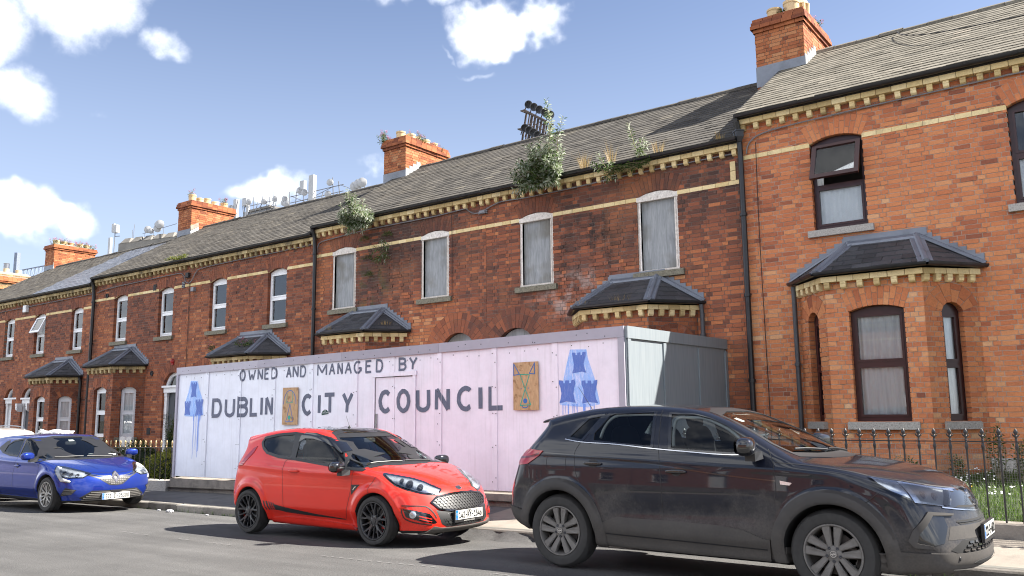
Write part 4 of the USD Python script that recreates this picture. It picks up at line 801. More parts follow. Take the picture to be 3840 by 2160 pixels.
def streaky(name, color, thin, scale=(26, 1, 3), lo=.30, hi=.56, base=.0):
    """brushed paint: bristle streaks let the board show through"""
    return mat(name, {'g': ('geometry', {}), 'mp': ('mapping', {'scale': scale}), 'n': ('noise_texture', {'scale': 2.6, 'detail': 6.0, 'roughness': .75}), 'n2': ('noise_texture', {'scale': 6.0, 'detail': 3.0}), 'ad': ('math', {'math_type': 'multiply_add', 'value2': .35}), 'r': ('map_range', {'from_min': lo, 'from_max': hi, 'to_min': base, 'to_max': 1.0, 'clamp': True}),
        't': ('transparent_bsdf', {}), 'c': ('mix', {'color1': thin, 'color2': color}), 'p': ('principled_bsdf', {'roughness': .6}), 'm': ('mix_closure', {})},
        [('g.position', 'mp.vector'), ('mp.vector', 'n.vector'), ('g.position', 'n2.vector'), ('n2.fac', 'ad.value1'), ('n.fac', 'ad.value3'), ('ad.value', 'r.value'), ('n.fac', 'c.fac'), ('c.color', 'p.base_color'), ('r.result', 'm.fac'), ('t.BSDF', 'm.closure1'), ('p.BSDF', 'm.closure2')], surface='m.closure')
m_letter = streaky('lettering_paint', (.040,.045,.075), (.13,.14,.19), lo=.42, hi=.80, base=.30)
m_blue = streaky('emblem_blue_paint', (.03,.08,.34), (.12,.20,.50), scale=(30, 1, 2.5), lo=.46, hi=.90, base=.30)
m_wash = streaky('emblem_blue_wash', (.20,.38,.74), (.34,.50,.80), scale=(14, 1, 2), lo=.52, hi=1.0, base=.10)
m_drip = streaky('emblem_drips', (.10,.22,.66), (.22,.36,.74), scale=(40, 1, .8), lo=.45, hi=.85, base=.12)
m_art = mat('art_board', {'g': ('geometry', {}), 'mp': ('mapping', {'scale': (5, 1, 1.2)}), 'n': ('noise_texture', {'scale': 5.0, 'detail': 7.0, 'distortion': 1.5}), 'n2': ('noise_texture', {'scale': 9.0, 'detail': 5.0}), 'r': ('rgb_ramp', {'ramp': [(.3, (.36,.215,.105)), (.5, (.44,.27,.135)), (.7, (.50,.32,.17))]}), 'mr': ('map_range', {'from_min': .57, 'from_max': .66, 'to_min': 0, 'to_max': .7, 'clamp': True}), 'x': ('mix', {'color2': (.17,.075,.02)}), 'p': ('principled_bsdf', {'roughness': .6})},
    [('g.position', 'mp.vector'), ('mp.vector', 'n.vector'), ('g.position', 'n2.vector'), ('n.fac', 'r.fac'), ('n2.fac', 'mr.value'), ('mr.result', 'x.fac'), ('r.color', 'x.color1'), ('x.color', 'p.base_color')])
m_artblue = plain('art_blue_line', (.03,.12,.36), rough=.5); m_artgreen = plain('art_green_line', (.02,.30,.22), rough=.5)
m_screw = plain('screw_dark', (.03,.03,.035), rough=.5); m_sticker = plain('sticker_green', (.004,.04,.03), rough=.4); m_white = plain('print_white', (.75,.75,.75), rough=.4, amount=.05)
m_steel = plain('steel', (.35,.35,.36), rough=.35, metallic=1.0)

HX0, HX1, HY = -17.3, -5.97, 10.75
hz_top = lambda x: 2.765 + (x+5.97)*.0132
hz_fb = lambda x: 2.605 + (x+6.0)*.0127
hz_bot = lambda x: .335 + (x+8.3)*.0085
HO = thing('hoarding', 'long white plywood hoarding with hand painted lettering around the derelict houses', 'hoarding', ((HX0+HX1)/2, HY, .2))
HF = Fr((0, HY), 1, 0)
def slab(mb, x0, x1, fa, fb, d0, d1, tone=.5):
    return mb.hexa(np.array([HF(x0,fa(x0),d1),HF(x1,fa(x1),d1),HF(x1,fa(x1),d0),HF(x0,fa(x0),d0),HF(x0,fb(x0),d1),HF(x1,fb(x1),d1),HF(x1,fb(x1),d0),HF(x0,fb(x0),d0)]), tone)
BAT = [-17.24, -16.15, -15.0, -13.9, -12.77, -11.55, -10.57, -9.52, -8.35, -7.18, -6.04]
hr = np.random.default_rng(5)
door_x = (-11.05, -10.13)
for a, b in zip(BAT[:-1], BAT[1:]):
    mb = MB(); o = hr.normal(0, .002); slab(mb, a+.003, b-.003, hz_bot, lambda x: hz_fb(x)+.05, -.02, 0.0 + o); put(HO, 'panel', mb, m_hoard)
for x in BAT[1:-1]:
    if abs(x+10.57) < .01: continue
    mb = MB(); w = .052; slab(mb, x-w, x+w, lambda q: hz_bot(q)+.004, lambda q: hz_fb(q)-.001, .002, .016+hr.normal(0,.001)); put(HO, 'batten', mb, m_hoard)
for a, b, t in ((HX0, -14.4, .85), (-14.4, -11.92, .55), (-11.92, -9.52, .25), (-9.52, HX1, .5)):
    mb = MB(); slab(mb, a+.002, b-.002, hz_fb, hz_top, -.02, .030, t); put(HO, 'fascia_board', mb, m_hfascia)
for a, b in ((HX0, HX0+.075), (HX1-.105, HX1)):
    mb = MB(); slab(mb, a, b, lambda q: hz_bot(q)-.03, lambda q: hz_fb(q)-.002, -.02, .028, .5); put(HO, 'corner_board', mb, m_hfascia)
mb = MB()   # door in the hoarding: frame, leaf gap, lock
slab(mb, door_x[0]-.05, door_x[0], lambda q: hz_bot(q)+.03, lambda q: 2.215, .002, .020); slab(mb, door_x[1], door_x[1]+.07, lambda q: hz_bot(q)+.03, lambda q: 2.235, .002, .020); slab(mb, door_x[0]-.06, door_x[1]+.09, lambda q: 2.20+(q+10.5)*.01, lambda q: 2.275+(q+10.5)*.01, .0025, .024); dp = put(HO, 'door_frame', mb, m_hoard)
mb = MB(); HF.box(mb, door_x[0]+.0, door_x[0]+.010, .45, 2.19, .001, .004); HF.box(mb, door_x[0]+.01, door_x[1]-.005, 2.185, 2.195, .001, .004); put(HO, 'door_gap', mb, m_screw)
mb = MB(); HF.box(mb, -11.02, -10.985, 1.30, 1.55, .004, .022); mb.tube([HF(-11.0, 1.36, .022), HF(-11.0, 1.36, .06), HF(-10.96, 1.36, .06)], .008, 8); put(HO, 'door_lock', mb, m_steel)
sc = []
for x in BAT[:-1]:
    for z in np.arange(.55, 2.5, .47):
        for o in (-.03, .03): sc.append((x+o+hr.normal(0,.006), z+hr.normal(0,.05), .026))
    for o in (.3, .6, .85): sc.append((x+o, hz_fb(x)-.05-hr.uniform(0,.05), .003)); sc.append((x+o+hr.normal(0,.1), hz_top(x)-.05-hr.uniform(0,.08), .032))
mb = MB()
for x, z, d in sc:
    c = HF(x, z, d-.003); mb.lathe([(.009, 0), (.009, .004), (0, .004)], c, axis=(0,-1,0), sides=6)
put(HO, 'screw_heads', mb, m_screw, kind='stuff')
# painted lettering: broad brush strokes
def circ(cx, cy, rx, ry, a0, a1, n=22):
    t = np.radians(np.linspace(a0, a1, n)); return [(cx+rx*math.cos(q), cy+ry*math.sin(q)) for q in t]
GLYPH = {'D': [[(0,0),(0,1)], [(-.1,1),(.5,1)]+circ(.5,.5,.5,.5,80,-80)+[(.5,0),(-.1,0)]], 'U': [[(0,1),(0,.28)]+circ(.5,.28,.5,.28,180,360)+[(1,.28),(1,1)]],
  'B': [[(0,0),(0,1)], [(-.1,1),(.5,1)]+circ(.55,.77,.40,.23,85,-85,12)+[(.1,.54)], [(.1,.54),(.55,.54)]+circ(.55,.27,.45,.27,85,-85,12)+[(-.1,0)]], 'L': [[(0,1),(0,0)], [(-.15,0),(1,0)]], 'I': [[(.5,0),(.5,1)]], 'N': [[(0,0),(0,1)], [(0,1),(1,0)], [(1,0),(1,1)]],
  'C': [circ(.52,.5,.52,.5,48,312,30)], 'T': [[(-.1,1),(1.1,1)], [(.55,1),(.55,0)]], 'Y': [[(0,1),(.5,.45)], [(1,1),(.45,.40),(.40,0)]], 'O': [circ(.5,.5,.5,.5,90,450,36)], 'W': [[(0,1),(.25,0)], [(.25,0),(.5,.55)], [(.5,.55),(.72,0)], [(.72,0),(1,1)]],
  'E': [[(0,0),(0,1)], [(-.1,1),(1,1)], [(0,.52),(.85,.55)], [(-.1,0),(1,0)]], 'A': [[(0,0),(.5,1)], [(.5,1),(1,0)], [(.18,.36),(.82,.36)]], 'M': [[(0,0),(0,1)], [(0,1),(.5,.25)], [(.5,.25),(1,1)], [(1,1),(1,0)]], 'G': [circ(.52,.5,.52,.5,52,345,28), [(.62,.42),(1.04,.42),(1.04,.12)]]}
def letter(ch, x0, x1, zb, h, sw):
    w, hh = max(x1-x0-sw, .001), h-sw; parts = []
    for st in GLYPH[ch]:
        p = [(x0+sw/2+q[0]*w, zb+sw/2+q[1]*hh) for q in st]
        p = [(a+hr.normal(0,.0025), b+hr.normal(0,.0025)) for a, b in p]
        parts.append(LineString(p).buffer(sw/2*hr.uniform(.92, 1.06), cap_style=2 if len(st) < 25 else 2, join_style=1))
    g = unary_union(parts); return g
def surf(x):   # depth of whatever stands at x on the hoarding front
    return .0175 if any(abs(x-b) < .056 for b in BAT[1:-1] if abs(b+10.57) > .01) else .004
def stick(geom, name, mat_, lift=.0, label=None, parent=None):
    """paint lies on panel and batten alike: cut at the batten edges"""
    mb = MB(); x0, _, x1, _ = geom.bounds; edges = sorted({x0-.01, x1+.01} | {b+s*.053 for b in BAT[1:-1] if abs(b+10.57) > .01 for s in (-1, 1) if x0 < b+s*.053 < x1})
    for a, b in zip(edges[:-1], edges[1:]):
        g = geom.intersection(sbox(a, -9, b, 9)); d = surf((a+b)/2)
        if not g.is_empty: mb.prism(g, HF, d+.0004+lift, d+.0014+lift)
    if mb: put(parent or HO, name, mb, mat_, label=label)
for ch, a, b in (('D',-15.96,-15.60),('U',-15.50,-15.15),('B',-15.07,-14.71),('L',-14.66,-14.38),('I',-14.32,-14.23),('N',-14.16,-13.89),('C',-13.04,-12.70),('I',-12.58,-12.49),('T',-12.41,-12.10),('Y',-11.92,-11.60),
                 ('C',-10.96,-10.63),('O',-10.52,-10.19),('U',-10.06,-9.73),('N',-9.62,-9.29),('C',-9.14,-8.78),('I',-8.69,-8.585),('L',-8.48,-8.15)):
    zb = 1.505 + (a+15.95)*.0098; stick(letter(ch, a, b, zb, .415, .080), 'painted_letter', m_letter)
for ch, a, b in (('O',-15.01,-14.83),('W',-14.75,-14.49),('N',-14.44,-14.26),('E',-14.22,-14.06),('D',-13.99,-13.80),('A',-13.54,-13.37),('N',-13.34,-13.16),('D',-13.12,-12.94),('M',-12.62,-12.34),('A',-12.29,-12.11),('N',-12.06,-11.90),('A',-11.86,-11.66),('G',-11.60,-11.41),('E',-11.31,-11.14),('D',-11.04,-10.86),('B',-10.48,-10.29),('Y',-10.23,-10.03)):
    zb = 2.245 + (a+15.0)*.0085; stick(letter(ch, a, b, zb, .238, .040), 'painted_letter', m_letter)
# the three castles, brushed in blue, twice
def tower(x0, x1, z0, z1):
    w = x1-x0; h = z1-z0; P = [(0,.0),(.08,.18),(.14,.42),(.07,.66),(0,.86),(0,1),(.22,1),(.24,.87),(.38,.87),(.40,.99),(.60,.99),(.62,.86),(.77,.86),(.78,1),(1,1),(.99,.84),(.92,.64),(.84,.42),(.91,.18),(1,0),(.7,.04),(.45,.05)]
    return Polygon([(x0+w*(a+hr.normal(0,.012)), z0+h*(b+hr.normal(0,.010))) for a, b in P]).buffer(.004).buffer(0)
for (tt, washp, drips, zlow) in (([(-6.87,-6.635,2.12,2.42), (-7.11,-6.83,1.68,2.01), (-6.71,-6.45,1.67,1.995)], [(-6.90,2.46),(-6.63,2.45),(-6.60,2.30),(-6.50,2.02),(-6.42,1.66),(-6.62,1.62),(-6.90,1.64),(-7.09,1.66),(-7.03,2.0),(-6.97,2.22)], 13, .95),
                       ([(-16.74,-16.53,1.955,2.275), (-16.96,-16.74,1.575,1.87), (-16.55,-16.28,1.565,1.90)], [(-16.76,2.30),(-16.52,2.29),(-16.45,2.12),(-16.33,1.92),(-16.27,1.58),(-16.55,1.55),(-16.93,1.56),(-16.93,1.86),(-16.84,2.05)], 9, .45)):
    w = Polygon(washp).buffer(.012, resolution=3); stick(w.difference(unary_union([tower(*t) for t in tt]).buffer(-.004)), 'painted_wash', m_wash)
    for t in tt: stick(tower(*t), 'painted_castle', m_blue, lift=.0012)
    x0, x1 = w.bounds[0]+.03, w.bounds[2]-.03; dr = []
    for k in range(drips):
        x = hr.uniform(x0, x1); L = hr.uniform(.08, .28) if hr.random() < .75 or zlow > .9 else hr.uniform(.6, 1.0); ww = hr.uniform(.005, .012); zt = w.bounds[1]+.05; dr.append(Polygon([(x-ww,zt),(x+ww,zt),(x+ww*.7,zt-L*.6),(x+ww*.3,zt-L),(x-ww*.5,zt-L),(x-ww*.8,zt-L*.5)]))
    if zlow < .9:
        for x in (-16.43, -16.41, -16.445): dr.append(sbox(x, .5+hr.uniform(0,.4), x+.012, 1.58))
    stick(unary_union(dr), 'painted_drips', m_drip, lift=.002)
# the two painted boards
def board(x0, x1, z0, z1, lines, dots, label):
    mb = MB(); HF.box(mb, x0, x1, z0, z1, .003, .012); d = .03 if x0 < -13 else .003
    mb = MB(); HF.box(mb, x0, x1, z0, z1, .027, .039); bp = put(HO, 'painted_board', mb, m_art, label=label)
    for col, pts, sw in lines:
        g = LineString(pts).buffer(sw/2, cap_style=1); mb = MB().prism(g, HF, .0394, .0410); put(bp, 'painted_line', mb, col)
    for col, (x, z), rad in dots: mb = MB().prism(Point(x, z).buffer(rad, 10), HF, .0394, .0416); put(bp, 'painted_dot', mb, col)
A_, G_ = m_artblue, m_artgreen
board(-7.955, -7.475, 1.58, 2.32, [(A_, [(-7.94,2.30),(-7.94,2.12),(-7.83,2.135),(-7.94,2.30)], .014), (A_, [(-7.54,2.30),(-7.64,2.14),(-7.54,2.13),(-7.54,2.30)], .014), (G_, [(-7.82,2.13),(-7.64,2.12),(-7.82,1.65),(-7.62,1.66),(-7.82,2.13)], .014), (A_, circ(-7.73,1.645,.055,.03,190,350), .014)],
      [(A_, (-7.725,1.72), .038), (A_, (-7.80,1.91), .008), (A_, (-7.66,1.915), .008)], 'brown board with a green and blue line drawing of a fox face')
board(-13.575, -13.12, 1.36, 2.075, [(A_, circ(-13.355,1.76,.185,.26,180,0), .014), (G_, [(-13.44,1.96),(-13.45,1.78),(-13.27,1.785),(-13.28,1.98)], .012), (A_, [(-13.44,1.46),(-13.35,1.76),(-13.26,1.47)], .013), (A_, circ(-13.42,1.45,.06,.035,190,350)+circ(-13.30,1.45,.06,.035,190,350), .013)],
      [(G_, (-13.36,1.50), .040), (A_, (-13.42,1.81), .010), (A_, (-13.31,1.81), .010)], 'brown board with an arched blue and green line drawing')
mb = MB().prism(Polygon([(-12.46,1.535),(-12.27,1.56),(-12.275,1.60),(-12.33,1.635),(-12.38,1.64),(-12.44,1.61),(-12.465,1.57)]), HF, .0055, .0065); sp = put(HO, 'sticker', mb, m_sticker)
def text_on(parent, txt, height, origin, ux, uy, mat_, name='lettering', depth=.001, sx=1.0, bold=False):
    tm = meshkit.text_mesh(txt, height, depth=depth, bold=bold); v = np.array(tm.vertices); ux, uy = np.array(ux, float), np.array(uy, float); n = np.cross(ux, uy)
    V = np.array(origin) + v[:, :1]*sx*ux + v[:, 1:2]*uy + v[:, 2:]*n
    return put(parent, name, (V, np.array(tm.faces), None), mat_)
text_on(sp, 'THE', .022, HF(-12.405,1.602,.0066), (1,0,0), (0,0,1), m_white); text_on(sp, 'ARTS UNION', .022, HF(-12.44,1.567,.0066), (1,0,.05), (0,0,1), m_white)
# end panels towards the right
EF = Fr((HX1+.02, HY), 0, 1)
for a, b in ((.0, 1.20), (1.20, 2.47), (2.47, 3.64)):
    mb = MB(); EF.box(mb, a+.003, b-.003, .42, 2.66, -.02, 0); put(HO, 'end_panel', mb, m_hend)
for a in (.02, 1.15, 2.44, 3.55):
    mb = MB(); EF.box(mb, a, a+.09, .44, 2.585, .002, .022); put(HO, 'end_batten', mb, m_hend)
mb = MB(); EF.hexa if False else None
mb.hexa(np.array([EF(0.0,2.59,.028),EF(3.64,2.625,.028),EF(3.64,2.625,-.02),EF(0.0,2.59,-.02),EF(0.0,2.765,.028),EF(3.64,2.80,.028),EF(3.64,2.80,-.02),EF(0.0,2.765,-.02)])); put(HO, 'end_fascia', mb, m_hend)
mb = MB()
for k in range(9): x = HX0+.3+k*1.3; mb.box((x, HY+.022, .3), (x+.09, HY+.09, 2.55))
put(HO, 'rear_posts', mb, m_oldwood)
# low concrete wall under it
mb = MB(); xs3 = np.linspace(HX0-.05, -5.6, 14)
pl = thing('plinth_wall', 'low rough concrete wall under the white hoarding', 'wall', ((HX0-5.6)/2, HY, 0))
for a, b in zip(xs3[:-1], xs3[1:]):
    mb = MB(); o = hr.normal(0,.003); za, zb_ = hz_bot(a)-.03, hz_bot(b)-.03
    mb.hexa([(a+.002,HY-.055+o,zp(a)-.2),(b-.002,HY-.055+o,zp(b)-.2),(b-.002,HY+.25,zp(b)-.2),(a+.002,HY+.25,zp(a)-.2),(a+.002,HY-.045+o,za-.02),(b-.002,HY-.045+o,zb_-.02),(b-.002,HY+.25,zb_),(a+.002,HY+.25,za)]); put(pl, 'wall_block', mb, m_plinth)

# ================================================================ railings
m_iron = plain('railing_black', (.014,.013,.014), rough=.35, scale=9, amount=.6, spec=.6); m_gold = plain('railing_gilt', (.34,.25,.13), rough=.45, scale=12, amount=.5, spec=.6, metallic=.3)
m_wire = plain('wire_netting', (.16,.15,.14), rough=.6)
def railing(label, x0, x1, sp, ztop, zrail, zbase, gilt, mesh_net=False):
    fe = thing('railing_fence', label, 'fence', ((x0+x1)/2, PAVE_Y, 0)); n = int(round((x1-x0)/sp)); y = PAVE_Y
    for k in range(n+1):
        x = x0 + (x1-x0)*k/n; zt, zb = ztop(x), zbase(x); zr = zrail(x)
        mb = MB(); mb.tube([(x, y, zb-.05), (x, y, zr-.06)], .0095, 8); mb.lathe([(.0095,-.10),(.016,-.07),(.020,-.05),(.013,-.03),(.011,0),(.011,.02)], (x, y, zr), sides=8); bp = put(fe, 'bar', mb, m_iron, smooth=45)
        h = zt - zr; mb = MB(); mb.lathe([(.010,.012),(.017,.10*h),(.011,.2*h),(.012,.3*h),(.022,.40*h),(.012,.50*h),(.016,.58*h),(.024,.70*h),(.018,.83*h),(.006,.96*h),(0,h)], (x, y, zr), sides=8)
        for s in (-1, 1):
            mb.tube([(x+s*.010,y,zr+.36*h),(x+s*.030,y,zr+.50*h),(x+s*.034,y,zr+.60*h),(x+s*.028,y,zr+.57*h)], [.008,.008,.007,.004], 6)
        put(bp, 'spearhead', mb, m_gold if gilt else m_iron, smooth=50)
    mb = MB(); 
    for k in range(n): a, b = x0+(x1-x0)*k/n, x0+(x1-x0)*(k+1)/n; mb.bar((a,y,zrail(a)), (b,y,zrail(b)), .03, .012)
    mb.bar((x0-.05,y,zrail(x0)), (x0,y,zrail(x0)), .03, .012); put(fe, 'rail', mb, m_iron)
    if mesh_net:
        mb = MB(); g = .0255; y2 = y + .018
        for x in np.arange(x0, x1, g): mb.bar((x, y2+.002*math.sin(x*9), zbase(x)+.01), (x+.004*math.sin(x*5), y2, zrail(x)-.06), .0016)
        for z in np.arange(.34, 1.12, g): mb.bar((x0, y2, z), (x1, y2, z+.004), .0016)
        put(fe, 'wire_netting', mb, m_wire, kind='stuff')
    return fe
railing('black iron railings with spearheads and wire netting before the orange house', -5.42, .6, .163, lambda x: 1.31, lambda x: 1.165, lambda x: .30, False, True)
railing('black railings with gilded spearheads between the blue car and the hoarding', -23.2, -17.38, .2185, lambda x: 1.03+(x+17.3)*.008, lambda x: .86+(x+17.3)*.008, lambda x: .17+(x+17.3)*.012, True)
for label, x0, x1, ztop, mt in (('dark low concrete wall carrying the black railings on the right', -5.55, 1.6, lambda x: .305, m_plinth), ('low worn granite wall carrying the gilded railings', -44, HX0-.06, lambda x: .165+(x+17.3)*.014, m_sill)):
    w = thing('plinth_wall', label, 'wall', ((x0+x1)/2, PAVE_Y, 0)); u = x0
    while u < x1-.05:
        b = min(u+1.35, x1); o = hr.normal(0, .004); mb = MB(); mb.hexa([(u+.003,PAVE_Y-.14+o,zp(u)-.2),(b-.003,PAVE_Y-.14+o,zp(b)-.2),(b-.003,PAVE_Y+.14,zp(b)-.2),(u+.003,PAVE_Y+.14,zp(u)-.2),(u+.003,PAVE_Y-.12+o,ztop(u)-.012),(b-.003,PAVE_Y-.12+o,ztop(b)-.012),(b-.003,PAVE_Y+.13,ztop(b)),(u+.003,PAVE_Y+.13,ztop(u))]); put(w, 'wall_block', mb, mt); u = b
mb = MB(); FACADE.box(mb, -1.93, .24, .45, .815, -.02, .045); put(H_D, 'wall_plinth', mb, m_sill); mb = MB(); FACADE.box(mb, -5.45, -4.58, .45, .80, -.02, .045); put(H_D, 'wall_plinth', mb, m_sill)

# ================================================================ plants
def leafmat(name, ramp, trans=.35):
    return mat(name, {'a': ('attribute', {'attribute': 'tone'}), 'r': ('rgb_ramp', {'ramp': ramp}), 'p': ('principled_bsdf', {'roughness': .55, 'specular_ior_level': .35}), 't': ('translucent_bsdf', {}), 'm': ('mix_closure', {'fac': trans})},
        [('a.fac', 'r.fac'), ('r.color', 'p.base_color'), ('r.color', 't.color'), ('p.BSDF', 'm.closure1'), ('t.BSDF', 'm.closure2')], surface='m.closure')
m_leaf = leafmat('buddleia_leaf', [(0, (.045,.085,.022)), (.45, (.10,.16,.045)), (.62, (.16,.22,.08)), (.8, (.40,.44,.34)), (1, (.52,.55,.45))])
m_green = leafmat('weed_leaf', [(0, (.025,.055,.012)), (.5, (.07,.13,.025)), (1, (.16,.22,.05))]); m_hedge = leafmat('hedge_leaf', [(0, (.008,.018,.004)), (.5, (.03,.055,.010)), (1, (.085,.115,.02))], .2)
m_euonymus = leafmat('yellow_green_leaf', [(0, (.05,.09,.012)), (.5, (.16,.19,.025)), (1, (.38,.36,.07))], .25); m_dry = leafmat('dry_grass', [(0, (.28,.18,.07)), (1, (.50,.38,.18))], .3)
m_grass = leafmat('grass_blade', [(0, (.03,.065,.010)), (.5, (.075,.14,.022)), (1, (.16,.22,.05))], .4); m_pink = leafmat('valerian_flower', [(0, (.30,.04,.10)), (.5, (.50,.12,.20)), (1, (.62,.30,.36))], .3)
m_stem = plain('plant_stem', (.16,.13,.07), rough=.9); m_daisy = plain('daisy_white', (.75,.75,.70), rough=.7); m_dandelion = plain('dandelion_yellow', (.65,.42,.01), rough=.7)
def xp(a, b): return np.array([a[1]*b[2]-a[2]*b[1], a[2]*b[0]-a[0]*b[2], a[0]*b[1]-a[1]*b[0]])
class Leaves:
    """pointed, slightly folded leaves, gathered and built together"""
    def __init__(s): s.q = []
    def add(s, p, d, n, L, W, tone, bend=.25): s.q.append((*p, *d, *n, L, W, tone, bend))
    def mesh(s):
        a = np.array(s.q, float); p, d, n = a[:, :3], a[:, 3:6], a[:, 6:9]; L, W, tone, bend = [a[:, i:i+1] for i in (9, 10, 11, 12)]
        d = d/np.linalg.norm(d, axis=1, keepdims=True); sd = np.cross(d, n); sd /= np.linalg.norm(sd, axis=1, keepdims=True)+1e-9; n = np.cross(sd, d)
        m1, m2, tip = p + d*L*.38 - n*bend*L*.06, p + d*L*.70 - n*bend*L*.18, p + d*L - n*bend*L*.45
        V = np.stack([p, m1+sd*W*.5+n*W*.15, m1, m1-sd*W*.5+n*W*.15, m2+sd*W*.36+n*W*.1, m2, m2-sd*W*.36+n*W*.1, tip], 1)
        F = np.array([[0,1,2],[0,2,3],[1,4,2],[4,5,2],[2,5,3],[5,6,3],[4,7,5],[5,7,6]]); k = len(a)
        return MB().add(V.reshape(-1, 3), (F[None] + 8*np.arange(k)[:, None, None]).reshape(-1, 3), np.repeat(tone[:, 0], 8))
    def __bool__(s): return bool(s.q)
def leaf(mb, *a, **k): mb.add(*a, **k)
def shrub(name, label, cat, root, stems, leaf_len, leaf_w, mat_, seed, density=70, group=None, silver=.4, flower=None):
    """stems: list of tip positions (or paths); leaves all along them"""
    r = np.random.default_rng(seed); root = np.array(root, float); th = thing(name, label, cat, root, group=group); st, lf = MB(), Leaves(); fl = Leaves()
    for path in stems:
        p = np.array([root] + [np.array(q, float) for q in path]); 
        if len(p) == 2: p = np.array([p[0], p[0]*.5+p[1]*.5 + r.normal(0, .05, 3)*np.linalg.norm(p[1]-p[0]), p[1]])
        c = smoothpath(p, 16); L = np.linalg.norm(np.diff(c, axis=0), axis=1).sum(); st.tube(c, np.linspace(.008*min(1.6, .5+L), .0025, 16), 5, caps=False)
        n = int(density*L); ph = r.uniform(0, 6)
        for k in range(n):
            t = .12 + .88*(k + r.random())/n; i = t*15; i0 = min(int(i), 14); q = c[i0] + (c[i0+1]-c[i0])*(i-i0); ax = c[i0+1]-c[i0]; ax /= np.linalg.norm(ax)+1e-9
            a = ph + k*2.4 + r.normal(0,.4); e1 = xp(ax, (.3,.2,1.0) if abs(ax[2]) < .9 else (1.0,0,0)); e1 /= math.sqrt(e1 @ e1); e2 = xp(ax, e1); d = (math.cos(a)*e1 + math.sin(a)*e2)*.85 + ax*r.uniform(.2,.9) + np.array([0,0,-.15]); 
            LL = leaf_len*r.uniform(.55, 1.15)*(1.0 - .45*max(0, t-.7)/.3); off = (math.cos(a)*e1 + math.sin(a)*e2)*r.uniform(0, .03)
            tone = r.uniform(.66, 1) if r.random() < silver*(.5 + .8*t) else r.uniform(0, .62); leaf(lf, q+off, d, np.array([0,0,1.0]) + r.normal(0,.35,3), LL, leaf_w*r.uniform(.8,1.2)*LL/leaf_len, tone, bend=r.uniform(.1,.9))
        if flower is not None and r.random() < flower[1]:
            tip = c[-1]
            for _ in range(26): o = r.normal(0, 1, 3)*[.022,.022,.028]; leaf(fl, tip+o, r.normal(0,1,3), np.array([0,0,1.0]), .022, .016, r.random(), 0)
    put(th, 'stems', st, m_stem); put(th, 'foliage', lf.mesh(), mat_, kind='stuff')
    if fl: put(th, 'flowers', fl.mesh(), flower[0], kind='stuff')
    return th
def tuft(mb, p, n, h, spread, r, w=.006, lean=.6):
    for _ in range(n):
        a = r.uniform(0, 2*PI); q = np.array(p) + np.array([math.cos(a), math.sin(a), 0])*spread*math.sqrt(r.random()); d = np.array([math.cos(a), math.sin(a), 0])*lean*r.random(); H = h*r.uniform(.5, 1.1); s = np.array([-math.sin(a), math.cos(a), 0])*w
        m = q + np.array([0,0,H*.55]) + d*H*.35; t = q + np.array([0,0,H]) + d*H*1.0; mb.add(np.array([q-s, q+s, m+s*.7, m-s*.7, t]), [[0,1,2],[0,2,3],[3,2,4]], r.random())
pr_ = np.random.default_rng(77)
# large buddleia: one tall leading stem, a broad mass below
stems = [[(-9.50,14.1,6.7),(-9.42,14.05,7.3),(-9.47,14.0,8.02)], [(-9.30,14.1,6.6),(-9.2,14.0,7.05),(-9.02,13.95,7.52)], [(-9.45,14.0,6.7),(-9.36,13.95,7.2),(-9.30,13.95,7.55)], [(-9.25,14.0,6.5),(-9.0,13.9,6.85)]]
for k in range(64):
    a = pr_.uniform(-1, 1); z = 6.35 + (1-abs(a)**1.5)*pr_.uniform(.15, .95); stems.append([(-9.62 + a*.34, 14.12-pr_.uniform(0,.2), 6.3+.45*(z-6.3)), (-9.64 + a*.64, 14.05 - pr_.uniform(-.1,.42), z)])
for k in range(12): a = pr_.uniform(-1, 1); stems.append([(-9.55+a*.3, 14.0, 6.25), (-9.60+a*.55, 13.88-pr_.uniform(0,.2), 6.12-pr_.uniform(0,.15))])
shrub('buddleia_shrub', 'tall silvery green shrub growing out of the gutter above the boarded windows', 'shrub', (-9.55,14.16,6.2), stems, .135, .040, m_leaf, 11, density=105, silver=.5)
stems = []
for k in range(52):
    a = pr_.uniform(-1, 1); z = 6.2 + (1-abs(a)**1.6)*pr_.uniform(.2, .85); stems.append([(-15.05 + a*.28, 14.1-pr_.uniform(0,.15), 6.2), (-15.08 + a*.52, 14.02 - pr_.uniform(-.1,.4), z)])
for k in range(8): a = pr_.uniform(-1, 1); stems.append([(-15.05+a*.25, 14.0, 6.2), (-15.05+a*.45, 13.9, 5.98-pr_.uniform(0,.12))])
shrub('buddleia_shrub', 'small silvery shrub in the gutter at the left end of the derelict houses', 'shrub', (-15.02,14.16,6.12), stems, .13, .036, m_leaf, 12, density=110, silver=.6)
shrub('buddleia_shrub', 'thin leafy stem rising from the gutter beneath the chimney shadow', 'shrub', (-7.45,14.16,6.4), [[(-7.52,14.1,6.75),(-7.62,14.08,7.12)], [(-7.35,14.1,6.55),(-7.25,14.05,6.75)], [(-7.3,14.1,6.5),(-7.15,14.0,6.62)], [(-7.4,14.05,6.45),(-7.25,13.95,6.42)]], .10, .032, m_leaf, 13, density=90)
shrub('buddleia_shrub', 'low leafy shrub below the gutter among moss and grass', 'shrub', (-8.1,14.16,6.2), [[(-8.2,14.05,6.45),(-8.28,14.0,6.62)], [(-8.25,14.0,6.3),(-8.42,13.95,6.42)], [(-8.0,14.0,6.3),(-7.9,13.95,6.36)], [(-8.0,14.1,6.1),(-7.85,14.05,6.05)], [(-8.1,14.05,6.1),(-8.05,14.0,5.98)]], .10, .03, m_leaf, 14, density=90)
